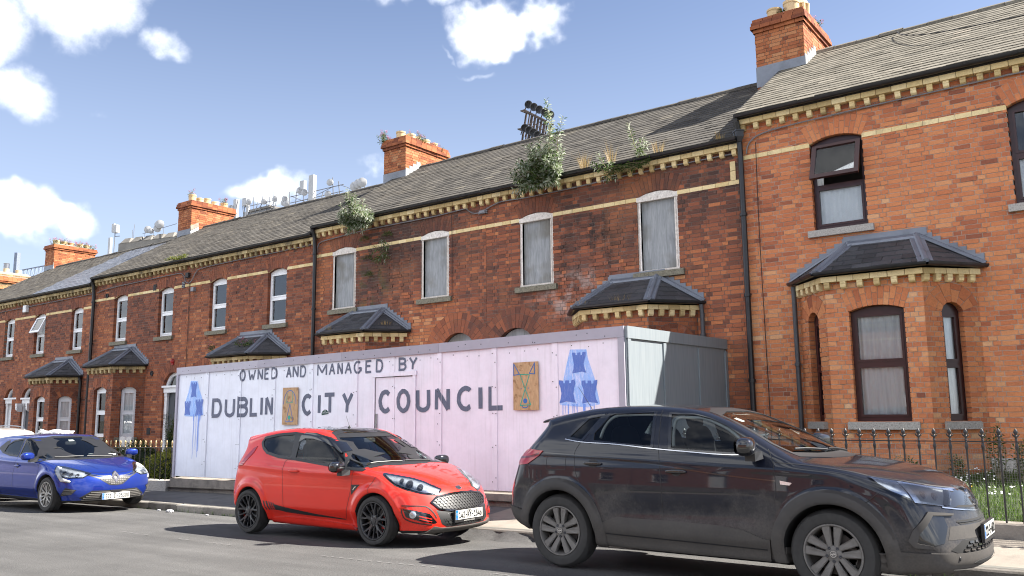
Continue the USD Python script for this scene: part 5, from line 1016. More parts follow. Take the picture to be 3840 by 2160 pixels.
shrub('wall_fern', 'leafy green plant growing from the dark wall beside the first boarded window', 'plant', (-14.42,14.38,5.42), [[(-14.6,14.2,5.52),(-14.72,14.1,5.40)], [(-14.3,14.2,5.55),(-14.12,14.1,5.5)], [(-14.4,14.2,5.62),(-14.3,14.05,5.66)], [(-14.5,14.2,5.3),(-14.55,14.1,5.15)], [(-14.3,14.2,5.3),(-14.25,14.15,5.12)], [(-14.45,14.25,5.4),(-14.4,14.1,5.3)]], .12, .028, m_leaf, 15, density=75, silver=.15)
for (x, z, s, lab) in ((-15.18,5.86,.10,'uppermost of the little ferns on the wall below the small gutter shrub'), (-14.40,5.86,.12,'little fern on the wall straight above the leafy wall plant'), (-15.09,5.36,.13,'little fern on the wall left of the leafy wall plant'), (-14.75,5.28,.09,'tiny fern on the wall just below left of the leafy wall plant'), (-15.02,4.95,.08,'lowest tiny fern on the mossy wall beside the first boarded window')):
    shrub('wall_fern', lab, 'plant', (x,14.39,z), [[(x+s*math.cos(a)*1.1, 14.33, z+s*.5*math.sin(a)), (x+s*math.cos(a)*1.6, 14.28, z+s*math.sin(a)-.05)] for a in np.linspace(.2, 3.0, 5)], .05, .02, m_green, int(abs(x*z)*10), density=120, silver=.3)
for (x, z, lab) in ((-7.75,6.27,'moss and trailing green weeds hanging over the bracket course'), ):
    shrub('gutter_weeds', lab, 'plant', (x,14.22,z), [[(x+pr_.uniform(-.55,.55), 14.18, z+pr_.uniform(-.05,.08)), (x+pr_.uniform(-.6,.6), 14.12, z+pr_.uniform(-.25,.1))] for _ in range(16)], .055, .02, m_green, 31, density=90, silver=.2)
for (x, h, n, lab) in ((-8.68,.36,60,'dry straw grass in the gutter right of the tall shrub'), (-8.05,.40,30,'dry grass standing behind the low gutter shrub'), (-7.02,.26,46,'dry straw tuft in the gutter right of the thin stem'), (-5.8,.14,40,'short dry grass in the gutter end by the rain pipe')):
    mb = MB(); tuft(mb, (x,14.17,6.42), n, h, .10, pr_, w=.004, lean=.8); put('/World', 'dry_grass', mb, m_dry, label=lab, cat='grass')
shrub('gutter_weeds', 'yellow green plants in the gutter over the two small dark vents', 'plant', (-23.1,14.2,6.2), [[(-23.1+q, 14.15, 6.32), (-23.1+q*1.4, 14.1, 6.30+.06*math.sin(q*20))] for q in np.linspace(-.45,.45,9)], .06, .025, m_euonymus, 32, density=110, silver=.2)
# valerian on the chimney stacks
def valerian(cx, cy, z, w, d, n, seed, label, h=.32):
    r = np.random.default_rng(seed); st = []
    for _ in range(n):
        a, b = r.uniform(-w, w), r.uniform(-d, d); hh = h*r.uniform(.4,1.1); st.append([(cx+a, cy+b, z+.02), (cx+a*1.15, cy+b*1.1-.02, z+hh*.6), (cx+a*1.3+r.normal(0,.04), cy+b*1.2+r.normal(0,.04), z+hh)])
    return shrub('valerian_plant', label, 'plant', (cx, cy, z-.02), st, .07, .024, m_green, seed, density=70, silver=.35, flower=(m_pink, .7))
valerian(-17.45, 17.2, 9.52, .12, .12, 16, 41, 'pink flowering plant on the left corner of the middle chimney', .30)
valerian(-16.58, 17.75, 9.52, .10, .22, 12, 42, 'pink flowering plant between the pots of the middle chimney', .25); valerian(-16.55, 18.6, 9.45, .10, .12, 9, 43, 'pink flowering plant at the back end of the middle chimney', .22)
valerian(-28.2, 17.75, 9.72, .08, .08, 7, 44, 'pale pink flowers in the front pot of the second chimney from the left', .28); valerian(-28.1, 19.1, 9.70, .08, .08, 8, 45, 'magenta flowers in the rear pot of the second chimney from the left', .26)
valerian(-39.5, 18.3, 9.42, .30, .35, 30, 46, 'mass of pink valerian on the front half of the leftmost house chimney', .34); valerian(-39.3, 19.3, 9.38, .18, .40, 30, 47, 'mass of pink valerian hanging over the back half of the leftmost house chimney', .26)
valerian(-5.40, 16.98, 9.8, .05, .05, 5, 48, 'small green plant between the pots of the tall right chimney', .16); valerian(-4.98, 17.95, 9.74, .04, .05, 4, 49, 'small pink valerian on the right edge of the tall right chimney', .24)
valerian(-20.95, 14.0, 3.35, .06, .06, 5, 50, 'pink flowering weed at the left end of the half hidden bay roof', .25); valerian(-19.3, 13.85, 3.42, .35, .10, 9, 51, 'pink flowering weeds on the half hidden bay roof', .18)
for (x, y, z, n, lab) in ((-7.6,13.58,3.56,40,'dry grass on the bay roof edge above the boarded bay near the downpipe'), (-8.45,13.56,3.56,26,'dry grass at the left corner of the boarded bay roof'), (-14.05,13.95,3.6,40,'grass at the right edge of the left boarded bay roof'), (-15.6,13.6,3.56,30,'thin grass at the left edge of the left boarded bay roof')):
    mb = MB(); tuft(mb, (x,y,z), n, .13, .22, pr_, w=.003, lean=.9); put('/World', 'dry_grass', mb, m_dry, label=lab, cat='grass')
# front garden on the left: clipped bushes, ivy; lawn on the right
def bush(label, c, rad, mat_, seed, n, L=.05):
    r = np.random.default_rng(seed); th = thing('garden_bush', label, 'bush', (c[0], c[1], c[2]-rad[2])); mb = Leaves(); st = MB()
    for _ in range(n):
        d = r.normal(0,1,3); d /= np.linalg.norm(d); k = 1 + .16*math.sin(d[0]*5+seed)*math.sin(d[1]*4+d[2]*5); p = np.array(c) + d*np.array(rad)*k*r.uniform(.72,1.0)
        leaf(mb, p, d + r.normal(0,.7,3), np.array([0,0,1.0])+r.normal(0,.4,3), L*r.uniform(.7,1.3), L*.5, float(np.clip(.45 + .25*d[2] + r.normal(0,.25),0,1)), .3)
    for _ in range(14):
        d = r.normal(0,1,3); d[2] = abs(d[2]); d /= np.linalg.norm(d); st.tube(smoothpath([(c[0],c[1],c[2]-rad[2]), np.array(c)+d*np.array(rad)*.4, np.array(c)+d*np.array(rad)*.85], 6), np.linspace(.012,.004,6), 5)
    core = trimesh.creation.icosphere(3, 1.0); v = core.vertices*(np.array(rad)*.74)*(1+.15*(meshkit.noise(core.vertices*3+seed)-.5))[:,None] + np.array(c); put(th, 'foliage_core', (v, core.faces, None), m_hedge, tone=.08, smooth=True)
    put(th, 'branches', st, m_stem); put(th, 'foliage', mb.mesh(), mat_, kind='stuff')
bush('rounded dark green clipped bush behind the gilded railings', (-21.0,12.0,.36), (.95,.6,.55), m_hedge, 61, 5200, .055)
bush('yellow green variegated bush behind the railings next to the hoarding', (-19.15,11.75,.22), (.80,.5,.50), m_euonymus, 62, 5200, .06)
shrub('climbing_ivy', 'straggly green climber against the white door surround', 'plant', (-21.3,13.2,.2), [[(-21.4+pr_.normal(0,.12),13.2,.7),(-21.3+pr_.normal(0,.22),13.15,pr_.uniform(.9,1.75))] for _ in range(18)], .06, .035, m_green, 63, density=80, silver=.2)
r = np.random.default_rng(9); mb = MB(); fl = []; 
for _ in range(15000):
    x, y = r.uniform(-5.4, .3), PAVE_Y + .15 + (YF-PAVE_Y-.25)*r.random()**1.3
    if x < -3.6 and r.random() < .6: continue
    z = float(garden_z(x, y))-.03; a = r.uniform(0, 2*PI); H = r.uniform(.05,.15); w = .005; q = np.array([x,y,z]); s = np.array([math.cos(a), math.sin(a), 0])*w; dd = np.array([-math.sin(a), math.cos(a), 0])*H*r.uniform(.1,.7); m = q+np.array([0,0,H*.6])+dd*.3; t = q+np.array([0,0,H])+dd; mb.add(np.array([q-s,q+s,m+s*.8,m-s*.8,t]), [[0,1,2],[0,2,3],[3,2,4]], r.random())
put('/World', 'lawn_grass', mb, m_grass, kind='stuff', label='rough green lawn behind the railings on the right', cat='grass')
v, f = sheet(np.linspace(-5.5, 2.0, 40), np.linspace(PAVE_Y, YF, 20), lambda x, y: garden_z(x, y)); put('/World', 'lawn', (v, f, None), plain('lawn_ground', (.035,.055,.014), rough=1, scale=8, amount=.5, bump=.6, bscale=60), smooth=True, kind='structure', label='lawn ground in front of the orange house')
mb = MB(); md = MB()
for k in range(520):
    x, y = r.uniform(-3.4,.3), PAVE_Y + .3 + 3.2*r.random(); 
    if meshkit.noise(np.array([x*1.3, y*1.3, 1.0])) < .42: continue
    z = float(garden_z(x, y)) + r.uniform(.07,.12); m_ = MB(); (md if r.random() < .03 else mb).lathe([(.0,.006),(.008,.006),(.014,.002),(0,-.004)], (x,y,z), axis=(r.normal(0,.3),-.4+r.normal(0,.3),1), sides=7)
put('/World', 'daisies', mb, m_daisy, kind='stuff', label='white daisies scattered over the lawn', cat='flowers'); put('/World', 'dandelions', md, m_dandelion, kind='stuff', label='few yellow dandelions in the lawn', cat='flowers')
for k, (x, y, h, lab) in enumerate(((-1.75,13.6,.75,'tall weed with small leaves against the orange wall, left of two'), (-1.45,13.5,.62,'tall weed with small leaves against the orange wall, right of two'), (-2.25,13.7,.35,'leafy weed at the plinth below the right bay window'), (-2.75,13.2,.38,'leafy weed on the lawn before the bay'))):
    z = float(garden_z(x, y)); shrub('garden_weed', lab, 'plant', (x,y,z), [[(x+pr_.normal(0,.06),y,z+h*.5),(x+pr_.normal(0,.12),y-.05,z+h*pr_.uniform(.7,1.1))] for _ in range(6)], .07, .03, m_green, 70+k, density=70, silver=.3)
mb = MB(); r = np.random.default_rng(10)
for x in np.r_[np.linspace(-16.2,-11.5,46), np.linspace(-7.2,-5.6,18), np.linspace(-2,0,8)]:
    if r.random() < .45: continue
    tuft(mb, (x, KERB_Y-.02, float(road_z(x, KERB_Y))), int(r.integers(3,10)), r.uniform(.03,.10), .06, r, w=.003, lean=1.0)
put('/World', 'gutter_weeds', mb, m_green, kind='stuff', label='small weeds growing in the gutter along the kerb', cat='weeds')
m_litter = plain('litter_white', (.42,.42,.43), rough=.6)
for (x, y, s, lab) in ((-14.52,9.0,.065,'crumpled white paper litter in the gutter by the kerb'), (-14.97,9.05,.035,'smaller scrap of white litter beside the crumpled paper'), (-13.4,9.02,.03,'tiny white scrap in the gutter right of the crumpled paper')):
    r = np.random.default_rng(int(abs(x*100))); c = trimesh.creation.icosphere(2, s); v = c.vertices*[1.3,.8,.45]*(1+.5*(r.random(len(c.vertices))-.5))[:,None] + [x,y,float(road_z(x,y))+s*.35]; put('/World', 'litter', (v, c.faces, None), m_litter, label=lab, cat='litter')

# ================================================================ small things on the walls
def cable(name, label, pts, rad, m_, parent='/World', cat='cable', n=60):
    mb = MB(); mb.tube(smoothpath(pts, n), rad, 6); put(parent, name, mb, m_, smooth=60, label=label, cat=cat if parent == '/World' else None)
CY = YF - .035
cable('wall_cable', 'grey cable clipped under the brackets of the derelict houses', [(-17.0,CY,5.75),(-16.9,CY,5.98),(-16.4,CY,6.03),(-14.7,CY,6.09),(-13.0,CY,6.09),(-12.2,CY,6.12),(-11.95,CY,6.13),(-11.82,CY,6.02),(-11.62,CY,5.97),(-11.5,CY,6.0)], .013, m_cable)
cable('wall_cable', 'grey cable running from the junction box towards the rain pipe', [(-11.42,CY,6.0),(-11.2,CY,6.08),(-10.9,CY,6.13),(-10.3,CY,6.11),(-9.2,CY,6.12),(-7.8,CY,6.16),(-6.6,CY,6.17),(-5.6,CY,6.17)], .013, m_cable)
cable('wall_cable', 'grey cable under the brackets of the orange house', [(-5.38,CY,6.12),(-5.33,CY,6.30),(-5.15,CY,6.42),(-4.8,CY,6.47),(-4.0,CY,6.50),(-2.5,CY,6.53),(-.5,CY,6.55),(.2,CY,6.55)], .013, m_cable)
cable('wall_cable', 'grey cable under the brackets of the white framed houses', [(-28.15,CY,5.72),(-27.4,CY,5.80),(-25.5,CY,5.84),(-23.3,CY,5.87),(-23.05,CY,5.80),(-22.95,CY,5.58),(-22.7,CY,5.50),(-22.5,CY,5.72),(-22.3,CY,5.88),(-21,CY,5.93),(-19,CY,5.95),(-17.15,CY,5.98)], .013, m_cable)
cable('wall_cable', 'thin cable under the brackets of the two leftmost houses', [(-39,CY,5.62),(-34,CY,5.66),(-31,CY,5.69),(-28.4,CY,5.72)], .012, m_cable)
cable('wall_cable', 'thin black cable down the orange wall beside the rain pipe', [(-5.20,CY,6.3),(-5.22,CY,4.5),(-5.21,CY,2.6),(-5.20,CY,.9)], .007, m_black_cable)
cable('wall_cable', 'thin black cable dropping between the two middle boarded windows', [(-12.38,CY,6.05),(-12.36,CY,5.4),(-12.36,CY,4.2),(-12.3,CY,4.12)], .007, m_black_cable)
cable('wall_cable', 'thin black cable down the joint of the two brown houses', [(-22.72,CY,5.6),(-22.7,CY,4.2),(-22.75,CY,2.4)], .008, m_black_cable)
cable('roof_cable', 'thin black cable lying across the right roof', [(-3.3,17.4,8.98),(-2.6,16.2,8.28),(-1.6,15.7,8.0),(-.3,15.6,7.92),(.2,15.7,7.98)], .010, m_black_cable)
def wallbox(name, label, x, z, w, h, d, m_, cat='box', glands=0):
    th = thing(name, label, cat, (x, YF-.003, z)); mb = MB(); tm = trimesh.creation.box([w, d, h]); FACADE.box(mb, x-w/2, x+w/2, z-h/2, z+h/2, .004, d); put(th, 'body', mb, m_); mb = MB(); FACADE.box(mb, x-w/2+.012, x+w/2-.012, z-h/2+.012, z+h/2-.012, d+.0005, d+.012); put(th, 'cover', mb, m_)
    for k in range(glands): mb = MB(); s = -1 if k % 2 else 1; mb.lathe([(.0,0),(.016,0),(.016,.03),(.010,.045),(0,.045)], FACADE(x+s*w/2, z+(.02 if k < 2 else -.02), d/2), axis=(s,0,-.2), sides=8); put(th, 'cable_gland', mb, m_)
wallbox('junction_box', 'grey cable junction box on the derelict wall left of the tall shrub', -11.46, 5.975, .16, .075, .06, m_cable, glands=4)
wallbox('junction_box', 'black cable junction box on the brown wall below the brackets', -22.82, 5.76, .17, .15, .07, m_vent, glands=2)
wallbox('alarm_box', 'cream alarm box under the brackets of the leftmost house pair', -33.3, 5.60, .26, .26, .10, m_pot if False else m_whitedoor)
wallbox('security_light', 'small grey security light beside the string course of the brown houses', -22.5, 5.30, .16, .13, .08, m_cable)
def grille(label, x, z, w, h):
    th = thing('wall_vent', label, 'vent', (x, YF, z)); mb = MB(); FACADE.box(mb, x-w/2, x+w/2, z-h/2, z+h/2, .002, .010); put(th, 'plate', mb, m_vent); mb = MB()
    for k in range(4): zz = z-h/2+h*(k+.5)/4; FACADE.box(mb, x-w/2+.015, x+w/2-.015, zz-.008, zz+.008, .0105, .020)
    put(th, 'slats', mb, m_cable if x > -24 else m_vent)
grille('grey slotted vent in the brown wall left of the black junction box', -23.08, 5.50, .17, .20); grille('dark square vent in the brown wall under the brackets', -24.66, 5.57, .17, .20); grille('small grey wall vent low beside the dark door', -24.60, 1.12, .2, .2)
for (x, z, lab) in ((-27.52, 5.57, 'round black vent in the wall at the left of the brown houses'), (-24.56, 2.88, 'round black vent beside the slate bay near the dark door')):
    th = thing('wall_vent', lab, 'vent', (x, YF, z)); mb = MB(); mb.lathe([(.0,.012),(.055,.012),(.055,.03),(.075,.03),(.075,0),(.0,0)], FACADE(x, z, .002), axis=(0,-1,0), sides=18); put(th, 'ring', mb, m_vent)
th = thing('alarm_bell', 'small red alarm bell on the wall above the dark door', 'alarm', (-23.45, YF, 3.2)); mb = MB(); mb.lathe([(.0,.07),(.05,.062),(.07,.03),(.075,0),(0,0)], FACADE(-23.45, 3.2, .004), axis=(0,-1,0), sides=14); put(th, 'bell', mb, m_red, smooth=50); mb = MB(); FACADE.box(mb, -23.50, -23.40, 3.10, 3.145, .002, .03); put(th, 'bracket', mb, m_red)
text_on(H_B1, '15', .13, (-23.93, YF+.05, 1.50), (1,0,0), (0,0,1), m_vent, name='house_number')
for (x, y, z, lab) in ((-24.0, 13.35, .99, 'pair of pale stone slabs leaning under the bay window behind the gilded railings'),):
    th = thing('stone_slab', lab, 'stone', (x, y, .2)); 
    for k, o in enumerate((-.18, .18)):
        mb = MB(); P = Polygon([(x+o-.16,.1),(x+o+.16,.1),(x+o+.165,z-.03),(x+o+.05,z+.01),(x+o-.16,z-.02)]); mb.prism(P, Fr((0, y), 1, 0), -.06, .0+.01*k); put(th, 'slab', mb, plain('pale_stone%d' % k, (.50,.47,.45), rough=.9, scale=9, amount=.3))
m_sackplastic = plain('plastic_white', (.55,.55,.56), rough=.4, scale=5, amount=.15)
# white plastic sacks piled behind the blue car
for k, (x, y, z, sx, sy, sz, lab) in enumerate(((-23.9, 11.3, 1.06, .85, .30, .17, 'large crumpled white plastic sheet showing above the blue car roof'), (-24.55, 11.4, 1.08, .28, .28, .16, 'white plastic bag at the left end of the crumpled sheet'))):
    c = trimesh.creation.icosphere(4, 1.0); v = c.vertices; nz = meshkit.fbm(v*2.3 + k*5, 4, seed=k); v = np.sign(v)*np.abs(v)**.8*(.35+1.3*nz)[:,None]*[sx,sy,sz*.9] + [x,y,z-.02]; th = thing('plastic_sack', lab, 'sack', (x, y, z-.9)); put(th, 'sheet', (v, c.faces, None), m_sackplastic, smooth=12)
    mb = MB(); mb.box((x-sx*.8, y-.2, .2), (x+sx*.8, y+.2, z-sz*.5)); put(th, 'rubble', mb, m_plinth)
# ================================================================ far things
m_concrete = plain('weathered_concrete', (.16,.15,.135), rough=.9, scale=.5, amount=.35, bump=.2); m_antenna = plain('antenna_white', (.33,.335,.345), rough=.5, amount=.05); m_galv = plain('galvanised_tube', (.13,.135,.15), rough=.45, scale=2, amount=.3); m_rust = plain('rusty_steel', (.055,.04,.035), rough=.8, scale=2, amount=.5); m_crane = plain('crane_blue_grey', (.16,.19,.25), rough=.6)
m_rooflight = plain('plant_room_grey', (.20,.205,.215), rough=.7)
# concrete office block
ob = thing('office_block', 'grey concrete office block with ribbed parapet behind the second chimney', 'building', (-105, 64, 0))
o = np.array([-112.6, 60.0]); dv = np.array([math.cos(math.radians(12)), math.sin(math.radians(12))]); OF = Fr(o, *dv); TOP = 26.3; Wd = 34.0
mb = MB(); OF.box(mb, .4, Wd, 0, TOP-1.6, -14, -.9); put(ob, 'body', mb, m_concrete)
mb = MB(); P = np.array([(.0, TOP-2.0), (.0, TOP-1.1), (.5, TOP-.5), (1.2, TOP-.2)])
mb.hexa(np.array([OF(0,TOP-2.0,0),OF(Wd,TOP-2.0,0),OF(Wd,TOP-2.0,-14),OF(0,TOP-2.0,-14),OF(0,TOP-.75,0),OF(Wd,TOP-.75,0),OF(Wd,TOP-.75,-14),OF(0,TOP-.75,-14)])); put(ob, 'parapet_beam', mb, m_concrete)
k = 0; u = .3
while u < Wd-1.2:
    mb = MB(); c = [OF(u,TOP-.75,.05),OF(u+1.75,TOP-.75,.05),OF(u+1.75,TOP-.75,-2),OF(u,TOP-.75,-2),OF(u+.35,TOP,-.5),OF(u+1.5,TOP,-.5),OF(u+1.5,TOP,-2),OF(u+.35,TOP,-2)]; mb.hexa(np.array(c)); put(ob, 'parapet_block', mb, m_concrete)
    for zf in range(2):
        zt = TOP-2.0-zf*3.6; mb = MB(); OF.box(mb, u-.25, u+.10, zt-3.6, zt, -.9, -.1); put(ob, 'mullion', mb, m_concrete); mb = MB(); OF.box(mb, u+.75, u+1.55, zt-3.0, zt-.6, -.89, -.82); wp = put(ob, 'window', mb, m_antenna); mb = MB(); OF.box(mb, u+.12, u+.74, zt-3.0, zt-.5, -.89, -.84); put(wp, 'pane', mb, m_glass_far)
        mb = MB(); OF.box(mb, u-.25, u+1.78, zt-3.62, zt-3.1, -.9, -.05); put(ob, 'spandrel', mb, m_concrete)
    u += 2.03
def dish(th, c, rad, ax): mb = MB(); mb.lathe([(0,.0),(rad*.9,.05*rad),(rad,.25*rad),(rad*1.0,.55*rad),(rad*.55,.75*rad),(.0,.85*rad)], c, axis=ax, sides=16); put(th, 'dish', mb, m_antenna, smooth=50)
def panel_ant(th, c, w, h, m_=None): mb = MB(); mb.box((c[0]-w/2,c[1]-w*.3,c[2]-h/2),(c[0]+w/2,c[1]+w*.3,c[2]+h/2)); put(th, 'panel_antenna', mb, m_ or m_antenna)
def pole(th, a, b, rad=.05, m_=None, name='pole'): mb = MB(); mb.tube([a, b], rad, 6); put(th, name, mb, m_ or m_galv)
an = thing('antenna_array', 'white mobile antennas on the left corner of the concrete block', 'antenna', (-114.5, 60, 24)); y = 60.0
X = lambda s: s*y
Z = lambda t: 1.51 + t*y
pole(an, (X(-1.895),y,Z(.355)), (X(-1.895),y,Z(.447)), .06); pole(an, (X(-1.895),y,Z(.42)), (X(-1.872),y,Z(.418)), .05); panel_ant(an, (X(-1.914),y,Z(.393)), .55, 3.2); panel_ant(an, (X(-1.902),y,Z(.441)), .55, 1.2); panel_ant(an, (X(-1.889),y,Z(.437)), .8, 1.1); pole(an, (X(-1.908),y,Z(.38)), (X(-1.894),y,Z(.375)), .05)
an = thing('antenna_array', 'dishes and thin masts on the roof of the concrete block', 'antenna', (-104, 62, 26)); y = 62.5
for s, t0, t1 in ((-1.818,.405,.425), (-1.812,.405,.437), (-1.73,.40,.418), (-1.69,.40,.42), (-1.765,.40,.415)): pole(an, (X(s),y,Z(t0)), (X(s),y,Z(t1)), .04)
for s, t, rr in ((-1.752,.416,.5), (-1.738,.411,.4), (-1.712,.413,.55), (-1.716,.423,.35), (-1.704,.421,.6)): dish(an, (X(s),y,Z(t)), rr, (.5,-.8,0))
pole(an, (X(-1.775),y,Z(.410)), (X(-1.64),y,Z(.414)), .035, name='handrail')
fb = thing('roof_building', 'pale flat roofed block with rooftop plant behind the terrace ridge', 'building', (-93, 70, 0)); mb = MB(); mb.box((-118, 70, 0), (-72, 86, 26.5)); put(fb, 'body', mb, m_rooflight); mb = MB(); mb.box((-96.8,70,26.4),(-92.6,73,29.5)); put(fb, 'plant_room', mb, m_rooflight); mb = MB(); mb.box((-97,69.8,29.5),(-92.4,73.2,29.8)); put(fb, 'plant_room_roof', mb, m_concrete)
y = 70.0; rr = np.random.default_rng(3)
an = thing('antenna_array', 'left group of antennas on a scaffold frame over the terrace ridge', 'antenna', (-96, 70, 28))
for s, t0, t1 in ((-1.425,.38,.432),(-1.40,.38,.425),(-1.39,.38,.431),(-1.375,.38,.43),(-1.345,.38,.43),(-1.325,.38,.421),(-1.312,.38,.43),(-1.302,.38,.416),(-1.41,.385,.420),(-1.36,.385,.418),(-1.332,.385,.416)): pole(an, (X(s),y+rr.uniform(-.8,.8),Z(t0)), (X(s),y,Z(t1)), .055)
for t in (.402,.413): pole(an, (X(-1.405),y,Z(t)), (X(-1.303),y,Z(t-.001)), .045, name='scaffold_tube')
for a, b in (((-1.37,.395),(-1.345,.413)),((-1.345,.413),(-1.31,.398)),((-1.33,.395),(-1.305,.412))): pole(an, (X(a[0]),y,Z(a[1])), (X(b[0]),y,Z(b[1])), .035, name='brace')
panel_ant(an, (X(-1.431),y,Z(.412)), .75, 3.0); panel_ant(an, (X(-1.40),y,Z(.423)), .9, 1.1); panel_ant(an, (X(-1.392),y,Z(.405)), .5, 1.3); panel_ant(an, (X(-1.398),y,Z(.395)), .6, 1.0)
for s, t in ((-1.447,.418),(-1.437,.416),(-1.388,.421),(-1.34,.414),(-1.306,.414)): dish(an, (X(s),y,Z(t)), .42, (.3,-.9,0))
an = thing('antenna_array', 'right group of tall antennas on a scaffold frame over the terrace ridge', 'antenna', (-83, 70, 28))
for s, t0, t1 in ((-1.265,.385,.421),(-1.245,.385,.418),(-1.225,.385,.432),(-1.213,.385,.40),(-1.197,.385,.40),(-1.17,.385,.405),(-1.145,.385,.428),(-1.129,.385,.418)): pole(an, (X(s),y+rr.uniform(-.8,.8),Z(t0)), (X(s),y,Z(t1)), .06)
for t in (.399,.411): pole(an, (X(-1.262),y,Z(t)), (X(-1.115),y,Z(t-.001)), .05, name='scaffold_tube')
for a, b in (((-1.26,.412),(-1.22,.395)),((-1.215,.412),(-1.19,.396)),((-1.19,.402),(-1.14,.411)),((-1.125,.411),(-1.095,.398))): pole(an, (X(a[0]),y,Z(a[1])), (X(b[0]),y,Z(b[1])), .04, name='brace')
panel_ant(an, (X(-1.2),y,Z(.416)), .9, 3.6); panel_ant(an, (X(-1.226),y,Z(.427)), .8, 1.2)
for s, t in ((-1.276,.409),(-1.279,.402),(-1.272,.399),(-1.234,.418),(-1.22,.412),(-1.15,.419),(-1.155,.398)): dish(an, (X(s),y,Z(t)), .45, (.3,-.9,0))
an = thing('antenna_array', 'cluster of white dishes just above the ridge left of the middle chimney', 'antenna', (-74, 70, 28))
for s, t in ((-1.085,.400),(-1.075,.403),(-1.066,.404)): dish(an, (X(s),y,Z(t)), .6, (.4,-.8,0)); pole(an, (X(s),y+.3,Z(.36)), (X(s),y+.3,Z(t)), .05)
th = thing('antenna_array', 'single pale antenna panel above the ridge beside the middle chimney', 'antenna', (X(-.985), y, 26)); panel_ant(th, (X(-.985),y,Z(.401)), 1.0, 3.0); pole(th, (X(-.985),y+.4,Z(.34)), (X(-.985),y+.4,Z(.39)), .08)
# leaning floodlight gantry
fl = thing('floodlight_tower', 'leaning stadium floodlight gantry of dark steel above the roof ridge', 'floodlight', (-58, 80, 0)); y = 80.0
def Q(px, py, dy=0): # gantry drawn in its own plane: along (s), up (t)
    return np.array([-58.0 + px, y + dy, 34.2 + py])
A = [(-.55,-4.0),(.75,3.55),(4.1,1.45),(2.75,-4.0)]
st = lambda a, b, r_=.06, n='strut', d0=0, d1=0: pole(fl, Q(*a, d0), Q(*b, d1), r_*1.7, m_rust, n)
for dd in (0, 1.1):
    for i in range(7):
        t = i/6; top = (1.05*(1-t)+3.75*t - .0, 3.6*(1-t)+1.75*t); bot = (top[0]-1.55, top[1]-7.4); st(bot, top, .05 if i % 6 else .075, 'upright', dd, dd)
for tt, nm in ((0, 'beam'), (.30, 'beam'), (.62, 'beam'), (.86, 'beam')):
    L = (1.05-1.55*tt-.35, 3.6-7.4*tt+.2); R_ = (3.75-1.55*tt+.35, 1.75-7.4*tt-.2)
    for dd in (-.1, 1.2): st(L, R_, .10 if dd < 0 else .06, nm, dd, dd)
    st((L[0]-.9, L[1]+.3), L, .05, 'hoop', .5, -.1); st((L[0]-.9, L[1]+.3), (L[0]-.1, L[1]-.1), .05, 'hoop', .5, 1.2)
for i in range(5):
    t0 = i/5; a = (1.05*(1-t0)+3.75*t0, 3.6*(1-t0)+1.75*t0); b = (a[0]-1.0, a[1]-2.6); st((a[0]-.3, a[1]-1.9), (a[0]+.6, a[1]-.9), .035, 'brace', 0, 1.1); st((a[0]-1.0, a[1]-4.8), (a[0]-.1, a[1]-3.2), .035, 'brace', 0, 1.1)
def lamp(px, py):
    c = Q(px, py, -.4); st((px-.55, py-.75), (px-.05, py-.1), .04, 'lamp_arm', -.1, -.4)
    mb = MB(); mb.lathe([(.0,-.30),(.10,-.28),(.13,-.05),(.20,.02),(.36,.30),(.50,.72),(.46,.72),(.30,.30),(.10,.06),(0,.05)], c, axis=(.62,-.45,-.35), sides=16); put(fl, 'lamp', mb, m_galv, smooth=50)
for i in range(5): lamp(1.35+.78*i, 4.35-.50*i)
for i in range(5): lamp(.75+.62*i, 1.55-.42*i)
lamp(-.4, -2.2)
st((-3.6,-3.6),(-.6,-2.6), .06, 'platform_rail'); st((-3.6,-6.0),(-3.6,-3.6), .06, 'platform_rail'); st((-2.0,-6.0),(-2.0,-3.1), .05, 'platform_rail'); st((-3.6,-3.7),(-2.2,-4.6), .05, 'platform_rail')
st((.6,-34),(.2,-3), .35, 'mast', .5, .5); st((2.2,-34),(1.2,-3), .35, 'mast', .5, .5)
# crane jib
cr = thing('crane_jib', 'blue grey lattice crane jib behind the leftmost chimneys', 'crane', (-136, 60, 20)); y = 60.0
a, b = np.array([X(-2.36),y,Z(.392)]), np.array([X(-2.19),y,Z(.3885)]); dn = np.array([.4,0,-1.35])
for q in (0, 1): pole(cr, a+dn*q, b+dn*q, .09, m_crane, 'chord')
for k in range(8):
    p0, p1 = a+(b-a)*k/8, a+(b-a)*(k+1)/8; pole(cr, p0+dn, p0+(p1-p0)*.5, .05, m_crane, 'lattice'); pole(cr, p0+(p1-p0)*.5, p1+dn, .05, m_crane, 'lattice')
pole(cr, (a[0]-2,y,0), (a[0]-2,y,a[2]+3), .5, m_crane, 'mast')
# next terrace: end house with a broad banded chimney
m_stockbrick = toned('brick_buff', [(0, (.10,.07,.04)), (.5, (.24,.165,.085)), (1, (.36,.26,.14))], stain=[((.06,.05,.04), 2.0, .5, .7, (1,1,1), .6)])
eh = thing('end_house', 'buff brick house end with a broad orange banded chimney at the left edge', 'house', (-51.2, 20, 0))
mb = MB(); mb.box((-60,16.5,-1),(-50.75,24,7.4)); put(eh, 'wall', mb, m_mortar['B'])
core = MB(); core.box((-53.5,18.3,6.0),(-50.45,22.05,9.55)); cp = put(eh, 'chimney', core, m_mortar['K']); B = Bricks(); none = Polygon(); rq = np.random.default_rng(88)
for fr, L in ((Fr((-50.44,18.3), 0, 1), 3.75), (Fr((-53.5,18.29), 1, 0), 3.05)):
    lay(B, fr, sbox(0, 7.0, L, 9.55), 7.0, .075, none, lambda u, w, q: float(np.clip(q.normal(.5,.2),0,1)), r=rq, wobble=.003)
emit_bricks(cp, B.items, m_stockbrick, 'brick', 'brickwork', limit=60)
